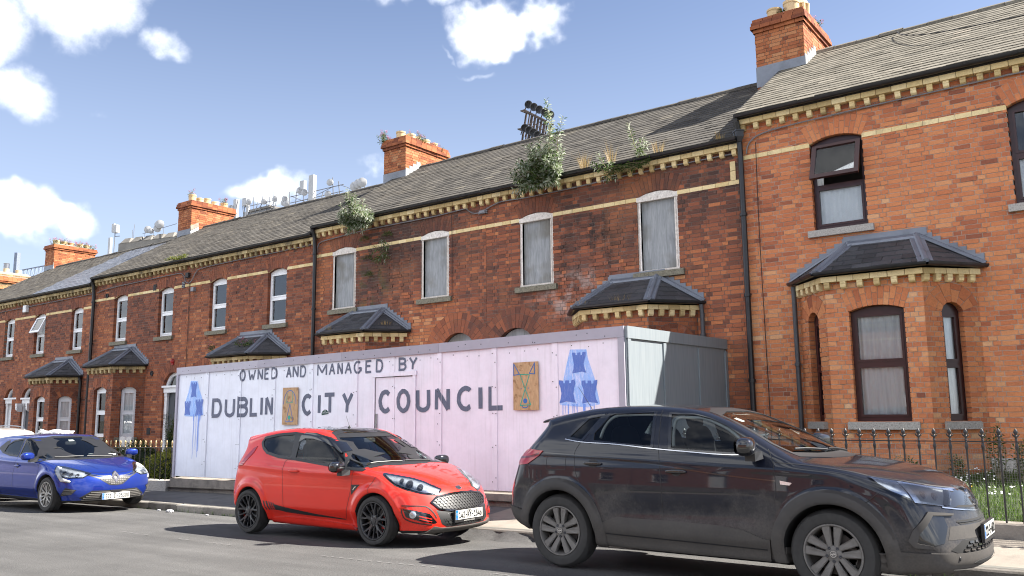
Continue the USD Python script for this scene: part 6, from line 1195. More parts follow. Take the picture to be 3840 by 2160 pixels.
for z0, z1, o in ((9.33,9.41,.05),(9.24,9.33,.09),(9.15,9.24,.12),(9.07,9.15,.08),(8.78,8.87,.05),(8.70,8.78,.09),(8.12,8.2,.05)):
    n = 16; fr = Fr((-50.44,18.3), 0, 1)
    for k in range(n): mb = MB(); fr.box(mb, 3.75*k/n+.004-(o if k == 0 else 0), 3.75*(k+1)/n-.004+(o if k == n-1 else 0), z0, z1, -.05, o, rq.uniform(.3,1)); put(cp, 'band_brick', mb, m_brick['K'])
mb = MB(); mb.hexa([(-53.6,18.2,9.42),(-50.4,18.2,9.42),(-50.4,22.15,9.42),(-53.6,22.15,9.42),(-53.3,18.5,9.72),(-50.75,18.5,9.72),(-50.75,21.8,9.72),(-53.3,21.8,9.72)]); put(cp, 'cap', mb, m_cement)
for k, yy in enumerate((18.9,19.5,20.1,20.75,21.4)): mb = MB(); mb.lathe([(.14,0),(.15,.2),(.16,.22),(.16,.27),(.12,.27),(0,.2)], (-50.95,yy,9.66), sides=14, tone=rq.uniform(.5,1)); put(cp, 'chimney_pot', mb, m_pot, smooth=40)
mb = MB(); mb.lathe([(.15,0),(.15,.28),(.17,.30),(0,.31)], (-50.95,20.75,9.93), sides=14); put(cp, 'metal_cowl', mb, m_steel, smooth=40)
valerian(-50.9, 19.0, 9.72, .2, .4, 14, 90, 'valerian on the banded chimney at the far left edge', .35); valerian(-50.9, 19.9, 9.72, .15, .3, 8, 91, 'green and pink plants between the pots of the banded chimney', .25)
mb = MB(); mb.hexa([(-60,16.2,7.2),(-50.6,16.2,7.2),(-50.6,20.2,9.3),(-60,20.2,9.3),(-60,16.2,7.3),(-50.6,16.2,7.3),(-50.6,20.2,9.4),(-60,20.2,9.4)]) if False else mb.hexa([(-60,16.2,6.6),(-50.6,16.2,6.6),(-50.6,20.2,8.3),(-60,20.2,8.3),(-60,16.2,6.7),(-50.6,16.2,6.7),(-50.6,20.2,8.4),(-60,20.2,8.4)]); put(eh, 'roof', mb, m_slate, tone=.5)

# ================================================================ the opposite side of the street (seen only as reflections)
m_op = mat('brick_opposite', {'g': ('geometry', {}), 'mp': ('mapping', {'rotation': (PI/2, 0, 0)}), 'b': ('brick_texture', {'scale': 1.0, 'brick_width': .225, 'row_height': .075, 'mortar_size': .008, 'color1': (.34,.095,.04), 'color2': (.24,.065,.032), 'mortar': (.22,.18,.15)}), 'p': ('principled_bsdf', {'roughness': .9})}, [('g.position', 'mp.vector'), ('mp.vector', 'b.vector'), ('b.color', 'p.base_color')])
OFR = Fr((0, -25.0), -1, 0)
for hi in range(5):
    x0 = -48 + hi*13.0; x1 = x0+12.9; th = thing('opposite_house', ('leftmost red brick pair of houses far across the green behind the viewer', 'second red brick pair of houses from the left across the green', 'middle red brick pair of houses across the green', 'fourth red brick pair of houses from the left across the green', 'rightmost red brick pair of houses across the green behind the viewer')[hi], 'house', ((x0+x1)/2, -25, 0))
    reg = sbox(-x1, 0, -x0, 6.4); ops = []
    for k in range(4):
        uc = -x1 + 1.6 + k*3.2; ops.append(sbox(uc-.45, 4.1, uc+.45, 5.6))
        ops.append(sbox(uc-.5, .9, uc+.5, 2.6) if k in (0, 3) else sbox(uc-.5, .15, uc+.5, 2.7))
    mb = MB().prism(reg.difference(unary_union(ops)), OFR, -.3, 0); put(th, 'wall', mb, m_op)
    for o_ in ops:
        a, c, b, d = o_.bounds
        if c < .5: mb = MB(); OFR.box(mb, a, b, c, d, -.2, -.12); put(th, 'door', mb, m_whitedoor)
        else:
            mb = MB(); OFR.box(mb, a+.06, b-.06, c+.06, d-.06, -.18, -.15); wp = put(th, 'window', mb, m_glass); mb = MB(); OFR.box(mb, a, a+.07, c, d, -.2, -.1); OFR.box(mb, b-.07, b, c, d, -.2, -.1); OFR.box(mb, a+.07, b-.07, c, c+.07, -.2, -.1); OFR.box(mb, a+.07, b-.07, d-.07, d, -.2, -.1); OFR.box(mb, a+.07, b-.07, (c+d)/2-.03, (c+d)/2+.03, -.2, -.1); put(wp, 'frame', mb, m_upvc); mb = MB(); OFR.box(mb, a-.05, b+.05, c-.1, c, -.1, .06); put(wp, 'sill', mb, m_sill); mb = MB(); OFR.box(mb, a, b, c, d, -1.0, -.95); put(wp, 'room', mb, m_room)
    mb = MB(); OFR.box(mb, -x1, -x0, 6.4, 6.6, -.1, .12); put(th, 'cornice', mb, m_yellow, tone=.7); mb = MB(); OFR.box(mb, -x1, -x0, 5.62, 5.70, -.02, .01); put(th, 'string_course', mb, m_yellow, tone=.7)
    mb = MB(); mb.hexa([(x0,-28.7,8.8),(x1,-28.7,8.8),(x1,-24.75,6.6),(x0,-24.75,6.6),(x0,-28.7,8.9),(x1,-28.7,8.9),(x1,-24.75,6.72),(x0,-24.75,6.72)]); mb.hexa([(x0,-32.7,6.6),(x1,-32.7,6.6),(x1,-28.7,8.8),(x0,-28.7,8.8),(x0,-32.7,6.7),(x1,-32.7,6.7),(x1,-28.7,8.9),(x0,-28.7,8.9)]); put(th, 'roof', mb, m_slate, tone=.45)
    mb = MB(); mb.box((x0,-32.3,0),(x1,-25.4,6.4)); put(th, 'body', mb, m_backwall); mb = MB(); mb.box((x0-.4,-29.6,8),(x0+.5,-27.8,10)); put(th, 'chimney', mb, m_op)
mb = MB(); mb.box((-43,-2.6,-.6),(17,-2.35,.55)); put('/World', 'garden_wall', mb, m_plinth, label='low garden wall along the near pavement behind the viewer', cat='wall')
v, f = sheet(np.linspace(-70, 50, 20), np.linspace(-25.4, -1.1, 6), lambda x, y: road_z(x, OPP_KERB) + .12 + 0*y); put('/World', 'green', (v, f, None), MATS['lawn_ground'], kind='structure', label='open green behind the viewer')
def width_fn(plan, belt, tumble, wb, axz, arch, flare, bulge=.03, zm=.62, tuck=.07, shoulder=.012, extra=None, zt=(.22,.42), lean=.09, zl=.86):
    pw = PchipInterpolator(*zip(*plan)); bz = PchipInterpolator(*zip(*belt))
    def f(x, z):
        xc = np.clip(x, plan[0][0], plan[-1][0]); w0 = pw(xc); zb = bz(np.clip(x, belt[0][0], belt[-1][0])); w = w0 - bulge*np.clip((z-zm)/.42, -1, 1)**2 - tuck*sstep(zt[1], zt[0], z)
        w = w + shoulder*np.exp(-((z-(zb-.075))/.035)**2)
        up = np.maximum(z-zb, 0); w = w - tumble*(np.sqrt(up*up + .0009) - .03*(up < 1e-9)*0 - .03) - .10*np.maximum(up-.30, 0)**2/.1*.15
        w = w - lean*np.maximum(z-zl, 0)
        for ax in (0, wb):
            r = np.hypot(x-ax, z-axz); w = w + flare*np.exp(-(np.maximum(np.abs(r-arch-.035)-.02, 0)/.045)**2)*(z < axz+arch+.12)
        return w if extra is None else extra(x, z, w)
    return f
def shift_fn(fr, rr, xs=(1.2, 2.2, 2.9), xr=.35, scr=.13):
    return lambda x, z, yn: np.where(x > .9, (scr*sstep(xs[0], xs[1], x)*yn**2 + (fr-scr)*sstep(xs[1], xs[2], x)*yn**2.8), 0) - rr*sstep(xr, xr-.8, x)*yn**2.6
CARS = {}
# --- small red three door hatchback
CARS['red'] = dict(w=.862, wb=2.489, axz=.300, arch=.332, track=.86, k=.085, xmid=1.1,
    side=[(-.50,.24),(-.62,.36),(-.65,.52),(-.62,.66),(-.565,.86),(-.52,.99),(-.385,1.19),(-.44,1.312),(-.42,1.332),(-.24,1.358),(0,1.402),(.40,1.440),(.75,1.448),(1.06,1.435),(1.33,1.395),(1.68,1.23),(2.08,1.01),(2.16,.972),(2.48,.915),(2.78,.835),(3.02,.735),(3.15,.65),(3.215,.53),(3.275,.40),(3.305,.26),(3.28,.165),(3.05,.145),(2.2,.15),(1.2,.16),(.3,.17)],
    crown=.055)
c = CARS['red']; c['width'] = width_fn([(-.68,.70),(-.45,.775),(-.1,.825),(.5,.848),(1.4,.852),(2.2,.845),(2.7,.82),(3.0,.775),(3.25,.70)], [(-.7,1.02),(0,1.0),(.8,.955),(1.6,.925),(2.2,.92),(3.3,.92)], .35, c['wb'], c['axz'], c['arch'], .028, shoulder=.016)
c['shift'] = shift_fn(.36, .20, xs=(1.1, 2.1, 2.9))
# --- black compact SUV
CARS['black'] = dict(w=.925, wb=2.675, axz=.356, arch=.405, track=.905, k=.09, xmid=1.3,
    side=[(-.62,.33),(-.78,.42),(-.83,.56),(-.81,.74),(-.745,.92),(-.70,1.08),(-.55,1.22),(-.33,1.435),(-.36,1.472),(-.30,1.492),(-.05,1.54),(.35,1.593),(.75,1.604),(1.12,1.592),(1.48,1.555),(1.80,1.445),(2.16,1.29),(2.46,1.14),(2.56,1.112),(2.9,1.08),(3.2,1.02),(3.40,.95),(3.53,.87),(3.58,.78),(3.625,.66),(3.665,.52),(3.69,.40),(3.675,.28),(3.52,.235),(3.2,.225),(2.2,.215),(1.2,.215),(.4,.225)],
    crown=.05)
c = CARS['black']; c['width'] = width_fn([(-.86,.76),(-.6,.84),(-.2,.888),(.5,.903),(1.4,.905),(2.3,.905),(2.8,.895),(3.2,.86),(3.7,.76)], [(-.9,1.20),(0,1.19),(.8,1.165),(1.6,1.13),(2.4,1.10),(3.6,1.05)], .36, c['wb'], c['axz'], c['arch'], .030, bulge=.025, zm=.72, tuck=.05, shoulder=.008, zt=(.26,.5), lean=.17, zl=1.0,
   extra=lambda x, z, w: w - .022*np.exp(-((z-.56-.03*x)/.09)**2)*sstep(.45,.8,x)*sstep(2.25,1.9,x) + .012*np.exp(-((z-.40)/.05)**2)*sstep(.45,.7,x)*sstep(2.25,2.0,x))
c['shift'] = shift_fn(.40, .20, xs=(1.3, 2.4, 3.1)); c['badge'] = 'bolt'
# --- blue five door hatchback
CARS['blue'] = dict(w=.90, wb=2.583, axz=.310, arch=.345, track=.875, k=.085, xmid=1.2,
    side=[(-.48,.25),(-.58,.38),(-.62,.55),(-.60,.78),(-.54,.93),(-.36,1.18),(-.42,1.28),(-.30,1.31),(0,1.345),(.45,1.375),(.85,1.38),(1.15,1.37),(1.40,1.335),(1.76,1.175),(2.15,.975),(2.22,.935),(2.6,.86),(2.95,.78),(3.2,.70),(3.32,.635),(3.365,.55),(3.39,.42),(3.39,.28),(3.33,.18),(3.1,.155),(2.2,.16),(1.2,.165),(.3,.175)],
    crown=.055)
c = CARS['blue']; c['width'] = width_fn([(-.64,.72),(-.4,.80),(0,.853),(.5,.872),(1.4,.876),(2.3,.872),(2.8,.85),(3.1,.80),(3.42,.72)], [(-.7,1.02),(0,1.0),(.8,.965),(1.6,.94),(2.3,.94),(3.4,.94)], .35, c['wb'], c['axz'], c['arch'], .026, shoulder=.016)
c['shift'] = shift_fn(.34, .20, xs=(1.2, 2.2, 3.0))
PLACE = {'red': (-10.24, 7.53, -.086, 0.0, math.asin(.027/2.489)), 'black': (-4.86, 7.295, 0.0, 0.0, .0001), 'blue': (-18.63, 7.48, -.165, 0.0, .012)}
# ================================================================ parked cars
from scipy.ndimage import map_coordinates
from scipy.spatial import Delaunay
def poly_sd(P, X, Z):
    """signed distance (negative inside) of points to a closed polygon"""
    P = np.asarray(P, float); d2 = np.full(X.shape, 1e9); ins = np.zeros(X.shape, bool)
    for (x0, z0), (x1, z1) in zip(P, np.roll(P, -1, 0)):
        ex, ez = x1-x0, z1-z0; t = np.clip(((X-x0)*ex + (Z-z0)*ez)/(ex*ex+ez*ez+1e-12), 0, 1); d2 = np.minimum(d2, (X-x0-t*ex)**2 + (Z-z0-t*ez)**2)
        c = (z0 > Z) != (z1 > Z); ins ^= c & (X < (x1-x0)*(Z-z0)/((z1-z0) if abs(z1-z0) > 1e-12 else 1e-12) + x0)
    return np.where(ins, -1, 1)*np.sqrt(d2)
def spline_closed(pts, n=240):
    """rounds a closed outline lightly: Chaikin corner cutting"""
    p = np.asarray(pts, float)
    for _ in range(3): q = np.roll(p, -1, 0); p = np.stack([.75*p+.25*q, .25*p+.75*q], 1).reshape(-1, 2)
    return p
def smax(a, b, k): h = np.maximum(k - np.abs(a-b), 0)/k; return np.maximum(a, b) + h*h*k*.25
def sstep(a, b, x): t = np.clip((x-a)/(b-a), 0, 1); return t*t*(3-2*t)
class Body:
    """a car body as a signed field on a grid; +x forward from the rear axle, y across, z up"""
    def __init__(s, C, h=.018):
        s.C, s.h = C, h; x0, x1 = min(p[0] for p in C['side'])-.08, max(p[0] for p in C['side'])+.08; w = C['w']+.1; zt = max(p[1] for p in C['side'])+.08
        s.o = np.array([x0, -w, .06]); s.n = (np.array([x1-x0, 2*w, zt-.06])/h).astype(int)+1; xs, ys, zs = [s.o[i]+h*np.arange(s.n[i]) for i in range(3)]
        s.ax = (xs, ys, zs); pad = 40; gx = x0 + h*np.arange(-pad, s.n[0]+pad); gz = .06 + h*np.arange(-12, s.n[2]+24)
        GX, GZ = np.meshgrid(gx, gz, indexing='ij'); DS = poly_sd(spline_closed(C['side']), GX, GZ)
        X2, Z2 = np.meshgrid(xs, zs, indexing='ij'); W = C['width'](X2, Z2)
        X, Y, Z = np.meshgrid(xs, ys, zs, indexing='ij'); yn = np.abs(Y)/C['w']
        sx = C['shift'](X, Z, yn); cz = C['crown']*yn**2*sstep(.75, 1.2, Z)
        ds = map_coordinates(DS, [(X + sx - gx[0])/h, (Z + cz - gz[0])/h], order=1, mode='nearest')
        f = smax(ds, np.abs(Y) - W[:, None, :], C.get('k', .07))
        for ax_ in (0, C['wb']):
            r = np.sqrt((X-ax_)**2 + (Z-C['axz'])**2); arch = np.maximum(r - C['arch'], C['w'] - .33 - np.abs(Y)); f = smax(f, -arch, .014)
        s.f = f.astype(np.float32)
    def val(s, p): return map_coordinates(s.f, [(p[..., i]-s.o[i])/s.h for i in range(3)], order=1, mode='nearest')
    def grad(s, p):
        e = s.h*.75; g = np.stack([s.val(p + e*np.eye(3)[i]) - s.val(p - e*np.eye(3)[i]) for i in range(3)], -1); return g/(np.linalg.norm(g, axis=-1, keepdims=True)+1e-9)
    def hit(s, o, d, L=3.0, step=.012):
        """first point of the surface along rays"""
        o = np.atleast_2d(o); d = np.broadcast_to(np.asarray(d, float), o.shape); t = np.arange(0, L, step); P = o[:, None] + d[:, None]*t[None, :, None]; inb = np.all((P >= s.o) & (P <= s.o + s.h*(s.n-1)), -1)
        v = np.where(inb, s.val(P), 1.0); neg = v < 0; k = neg.argmax(1); ok = neg.any(1) & (k > 0); k = np.maximum(k, 1); i = np.arange(len(o)); a, b = v[i, k-1], v[i, k]; tt = t[k-1] + step*np.clip(a/(a-b+1e-9), 0, 1)
        return o + d*tt[:, None], ok
    def mesh(s):
        """naive surface nets, vertices pulled onto the surface"""
        f = s.f; c = f < 0; n = s.n; cc = np.zeros(tuple(n-1), np.int8)
        for a in (0,1):
            for b in (0,1):
                for d in (0,1): cc += c[a:n[0]-1+a, b:n[1]-1+b, d:n[2]-1+d]
        act = (cc > 0) & (cc < 8); idx = np.full(act.shape, -1); I = np.argwhere(act); idx[act] = np.arange(len(I)); S = np.zeros((len(I), 3)); N = np.zeros(len(I))
        offs = [(a,b,d) for a in (0,1) for b in (0,1) for d in (0,1)]
        for p in offs:
            for ax in range(3):
                if p[ax]: continue
                q = list(p); q[ax] = 1; v0 = f[tuple((I+p).T)]; v1 = f[tuple((I+q).T)]; m = (v0 < 0) != (v1 < 0); t = np.where(m, v0/(v0-v1+1e-12), 0); P = np.tile(np.array(p, float), (len(I), 1)); P[:, ax] += t; S[m] += P[m]; N[m] += 1
        V = s.o + s.h*(I + S/N[:, None]); F = []
        for ax in range(3):
            sl0 = [slice(None)]*3; sl1 = [slice(None)]*3; sl0[ax] = slice(0, -1); sl1[ax] = slice(1, None); a, b = [k for k in range(3) if k != ax]
            e = (c[tuple(sl0)] != c[tuple(sl1)]); E = np.argwhere(e); E = E[(E[:, a] > 0) & (E[:, b] > 0) & (E[:, a] < n[a]-1) & (E[:, b] < n[b]-1)]
            ua, ub = np.eye(3, dtype=int)[a], np.eye(3, dtype=int)[b]; q = np.stack([idx[tuple((E-ua-ub).T)], idx[tuple((E-ub).T)], idx[tuple(E.T)], idx[tuple((E-ua).T)]], -1)
            flip = c[tuple(E.T)] if ax != 1 else ~c[tuple(E.T)]; q = np.where(flip[:, None], q, q[:, ::-1]); F.append(q)
        F = np.concatenate(F); F = F[(F >= 0).all(1)]
        for _ in range(2):
            g = s.grad(V); V = V - g*np.clip(s.val(V), -.01, .01)[:, None]
        return V, F
def rays(view, P2, far=4.0):
    """2-D feature coordinates -> ray origins and direction. view: 'R' near side (looking +y), 'L' far side, 'F' front (looking -x), 'B' rear, 'T' from above, or an angle: degrees from the side towards the front"""
    P2 = np.asarray(P2, float); z0 = np.zeros(len(P2))
    if view == 'R': return np.stack([P2[:,0], z0-1.1, P2[:,1]], 1), (0,1,0)
    if view == 'L': return np.stack([P2[:,0], z0+1.25, P2[:,1]], 1), (0,-1,0)
    if view == 'F': return np.stack([z0+far, P2[:,0], P2[:,1]], 1), (-1,0,0)
    if view == 'B': return np.stack([z0-1.2, P2[:,0], P2[:,1]], 1), (1,0,0)
    if view == 'Q': return np.stack([.8*P2[:,0]+.6*3.1, .6*P2[:,0]-.8*3.1, P2[:,1]], 1), (-.6,.8,0)   # from the near front corner
    if view == 'T': return np.stack([P2[:,0], P2[:,1], z0+1.75], 1), (0,0,-1)
def densify(P, step, closed=True):
    P = np.asarray(P, float); out = []; Q = np.roll(P, -1, 0) if closed else P[1:]
    for a, b in zip(P if closed else P[:-1], Q): n = max(1, int(np.ceil(np.linalg.norm(b-a)/step))); out += [a + (b-a)*i/n for i in range(n)]
    if not closed: out.append(P[-1])
    return np.array(out)
def lift(p, q): return p
def drape(B, geom, view, off=.003, step=.022, thick=.0, frame=None):
    """a patch that follows the body: geom (shapely, in view coordinates), pushed out by off; returns vertices, faces, normals"""
    out = MBN()
    for g in getattr(geom, 'geoms', [geom]):
        if g.is_empty or g.area < 1e-5: continue
        rings = [np.array(r.coords)[:-1] for r in (g.exterior, *g.interiors)]; bd = np.concatenate([densify(r, step) for r in rings]); x0, y0, x1, y1 = g.bounds
        gx, gy = np.meshgrid(np.arange(x0, x1, step), np.arange(y0, y1, step)); pts = np.stack([gx.ravel(), gy.ravel()], 1); inn = shapely.contains_xy(g.buffer(-step*.45), pts[:,0], pts[:,1]); P2 = np.vstack([bd, pts[inn]])
        T = Delaunay(P2).simplices; cen = P2[T].mean(1); T = T[shapely.contains_xy(g, cen[:,0], cen[:,1])]
        if frame is None: o, d = rays(view, P2)
        else: o, d = frame(P2)
        p, ok = B.hit(o, d, L={'R': 1.0, 'T': 1.8, 'B': 1.9, 'F': 3.2, 'Q': 2.4}.get(view, 4.5), step=.016); 
        if not ok.any(): continue
        if not ok.all():   # pull strays to the nearest good point
            bad = np.where(~ok)[0]; good = np.where(ok)[0]
            for i in bad: p[i] = p[good[np.argmin(np.sum((P2[good]-P2[i])**2, 1))]]
        n = B.grad(p); e = p + n*off; a, b_, c = P2[T[:,0]], P2[T[:,1]], P2[T[:,2]]
        tri = e[T]; fn = np.cross(tri[:,1]-tri[:,0], tri[:,2]-tri[:,0]); flip = np.sum(fn*n[T].mean(1), 1) < 0; T = np.where(flip[:, None], T[:, ::-1], T); out.add(e, T, n)
    return out
class MBN:
    def __init__(s): s.v, s.f, s.n, s.k = [], [], [], 0
    def add(s, v, f, n): s.v.append(v); s.f.append(f+s.k); s.n.append(n); s.k += len(v)
    def __bool__(s): return s.k > 0
    def arrays(s): return np.concatenate(s.v), np.concatenate(s.f), np.concatenate(s.n)
def mir(v, f, n): return v*[1,-1,1], f[:, ::-1], n*[1,-1,1]
def clip_mesh(V, F, N, phi, keep_inside):
    """keeps the part of a triangle mesh where phi < 0 (or > 0), cutting edges at the zero line"""
    s = phi if keep_inside else -phi; ins = s < 0; k = ins[F].sum(1); full = F[k == 3]; newV, newN, faces, cache = [], [], [full], {}
    def cut(i, j):
        key = (min(i,j), max(i,j))
        if key not in cache: t = s[i]/(s[i]-s[j]); newV.append(V[i]+(V[j]-V[i])*t); newN.append(N[i]+(N[j]-N[i])*t); cache[key] = len(V)+len(newV)-1
        return cache[key]
    ex = []
    for tri in F[(k == 1) | (k == 2)]:
        i = [q for q in range(3)]; b = ins[tri]
        if b.sum() == 1: r = int(np.argmax(b)); a, p, q = tri[r], tri[(r+1)%3], tri[(r+2)%3]; ex.append((a, cut(a,p), cut(a,q)))
        else: r = int(np.argmin(b)); a, p, q = tri[r], tri[(r+1)%3], tri[(r+2)%3]; u, w = cut(a,p), cut(a,q); ex += [(u,p,q), (u,q,w)]
    faces = np.vstack([full, np.array(ex, int).reshape(-1,3)]); VV = np.vstack([V, np.array(newV).reshape(-1,3)]); NN = np.vstack([N, np.array(newN).reshape(-1,3)])
    used = np.unique(faces); mp = np.full(len(VV), -1); mp[used] = np.arange(len(used)); return VV[used], mp[faces], NN[used]
def ribbon(B, pts, view, w, off=.0012, step=.02):
    g = LineString(pts).buffer(w/2, cap_style=2, join_style=1); return drape(B, g, view, off, step)
def sellip(c, r, e=.55, n=3, R=None):
    m = trimesh.creation.icosphere(n, 1.0); v = m.vertices; v = np.sign(v)*np.abs(v)**e; L = np.linalg.norm(v, axis=1, keepdims=True); v = v/np.maximum(np.abs(v).max(1, keepdims=True), 1e-9)*.0 + np.sign(m.vertices)*np.abs(m.vertices)**e; v = v*np.array(r)
    if R is not None: v = v @ np.array(R).T
    return v + np.array(c), m.faces
def rotm(ax, deg): return trimesh.transformations.rotation_matrix(math.radians(deg), ax)[:3, :3]

class Car:
    """placement and part writer: local car coordinates -> world"""
    def __init__(s, C, name, label, X0, Yn, Z0, yaw=0.0, pitch=0.0):
        s.C = C; c, q = math.cos(yaw), math.sin(yaw); cp, sp = math.cos(pitch), math.sin(pitch)
        s.R = np.array([[c*cp, -q, -c*sp], [q*cp, c, -q*sp], [sp, 0, cp]]); s.t = np.array([X0, Yn, Z0]) - s.R @ np.array([0, -C['track'], C['axz']])*0 
        s.t = np.array([X0, Yn, Z0]) - s.R @ np.array([0, -C['track'], 0]); s.th = thing(name, label, 'car', tuple(s.t)); s.B = Body(C, C.get('h', .018))
    def W(s, v): return np.asarray(v) @ s.R.T + s.t
    def loc(s, v): return (np.asarray(v) - s.t) @ s.R
    def put(s, name, mesh, m, parent=None, smooth=None, label=None, tone=None, kind=None):
        if isinstance(mesh, MBN): mesh = mesh.arrays()
        if isinstance(mesh, MB): v, f, t = mesh.arrays(); mesh = (v, f, None)
        if isinstance(mesh, tuple) and len(mesh) == 2: mesh = (mesh[0], mesh[1], None)
        v, f, n = mesh; return put(parent or s.th, name, (s.W(v), f, None if n is None else n @ s.R.T), m, smooth=smooth, label=label, tone=tone, kind=kind)
    def both(s, name, mesh, m, parent=None, **k):
        if isinstance(mesh, MBN): mesh = mesh.arrays()
        if isinstance(mesh, MB): v, f, t = mesh.arrays(); mesh = (v, f, None)
        v, f, n = mesh; a = s.put(name, (v, f, n), m, parent, **k); b = s.put(name, (v*[1,-1,1], np.asarray(f)[:, ::-1], None if n is None else n*[1,-1,1]), m, parent, **k); return a, b
    def patch(s, name, geom, view, m, off=.003, step=.022, both=True, parent=None, **k):
        g = geom if hasattr(geom, 'geom_type') else Polygon(geom); d = drape(s.B, g.buffer(0), view, off, step)
        if not d: return None
        return s.both(name, d, m, parent, **k)[0] if both else s.put(name, d, m, parent, **k)
    def slab(s, name, geom, view, m, d0=-.006, d1=.012, step=.022, both=True, parent=None, **k):
        """a raised piece with edges, following the body"""
        g = (geom if hasattr(geom, 'geom_type') else Polygon(geom)).buffer(0); out = MBN(); top = drape(s.B, g, view, d1, step)
        if not top: return None
        v, f, n = top.arrays(); out.add(v, f, n); e = np.sort(np.vstack([f[:, [0,1]], f[:, [1,2]], f[:, [2,0]]]), 1); raw = np.vstack([f[:, [0,1]], f[:, [1,2]], f[:, [2,0]]]); _, inv, cnt = np.unique(e, axis=0, return_inverse=True, return_counts=True); be = raw[cnt[inv.ravel()] == 1]
        lo = v - n*(d1-d0); m_ = len(be); vv = np.concatenate([v[be[:,0]], v[be[:,1]], lo[be[:,1]], lo[be[:,0]]]); k4 = np.arange(m_); q = np.stack([k4, k4+3*m_, k4+2*m_, k4+m_], 1); q3 = np.vstack([q[:, [0,1,2]], q[:, [0,2,3]]]); fn = np.cross(v[be[:,1]]-v[be[:,0]], n[be[:,0]]); fn /= np.linalg.norm(fn, axis=1, keepdims=True)+1e-9; out.add(vv, q3[:, ::1], np.tile(fn, (4,1)))
        return s.both(name, out, m, parent, **k)[0] if both else s.put(name, out, m, parent, **k)

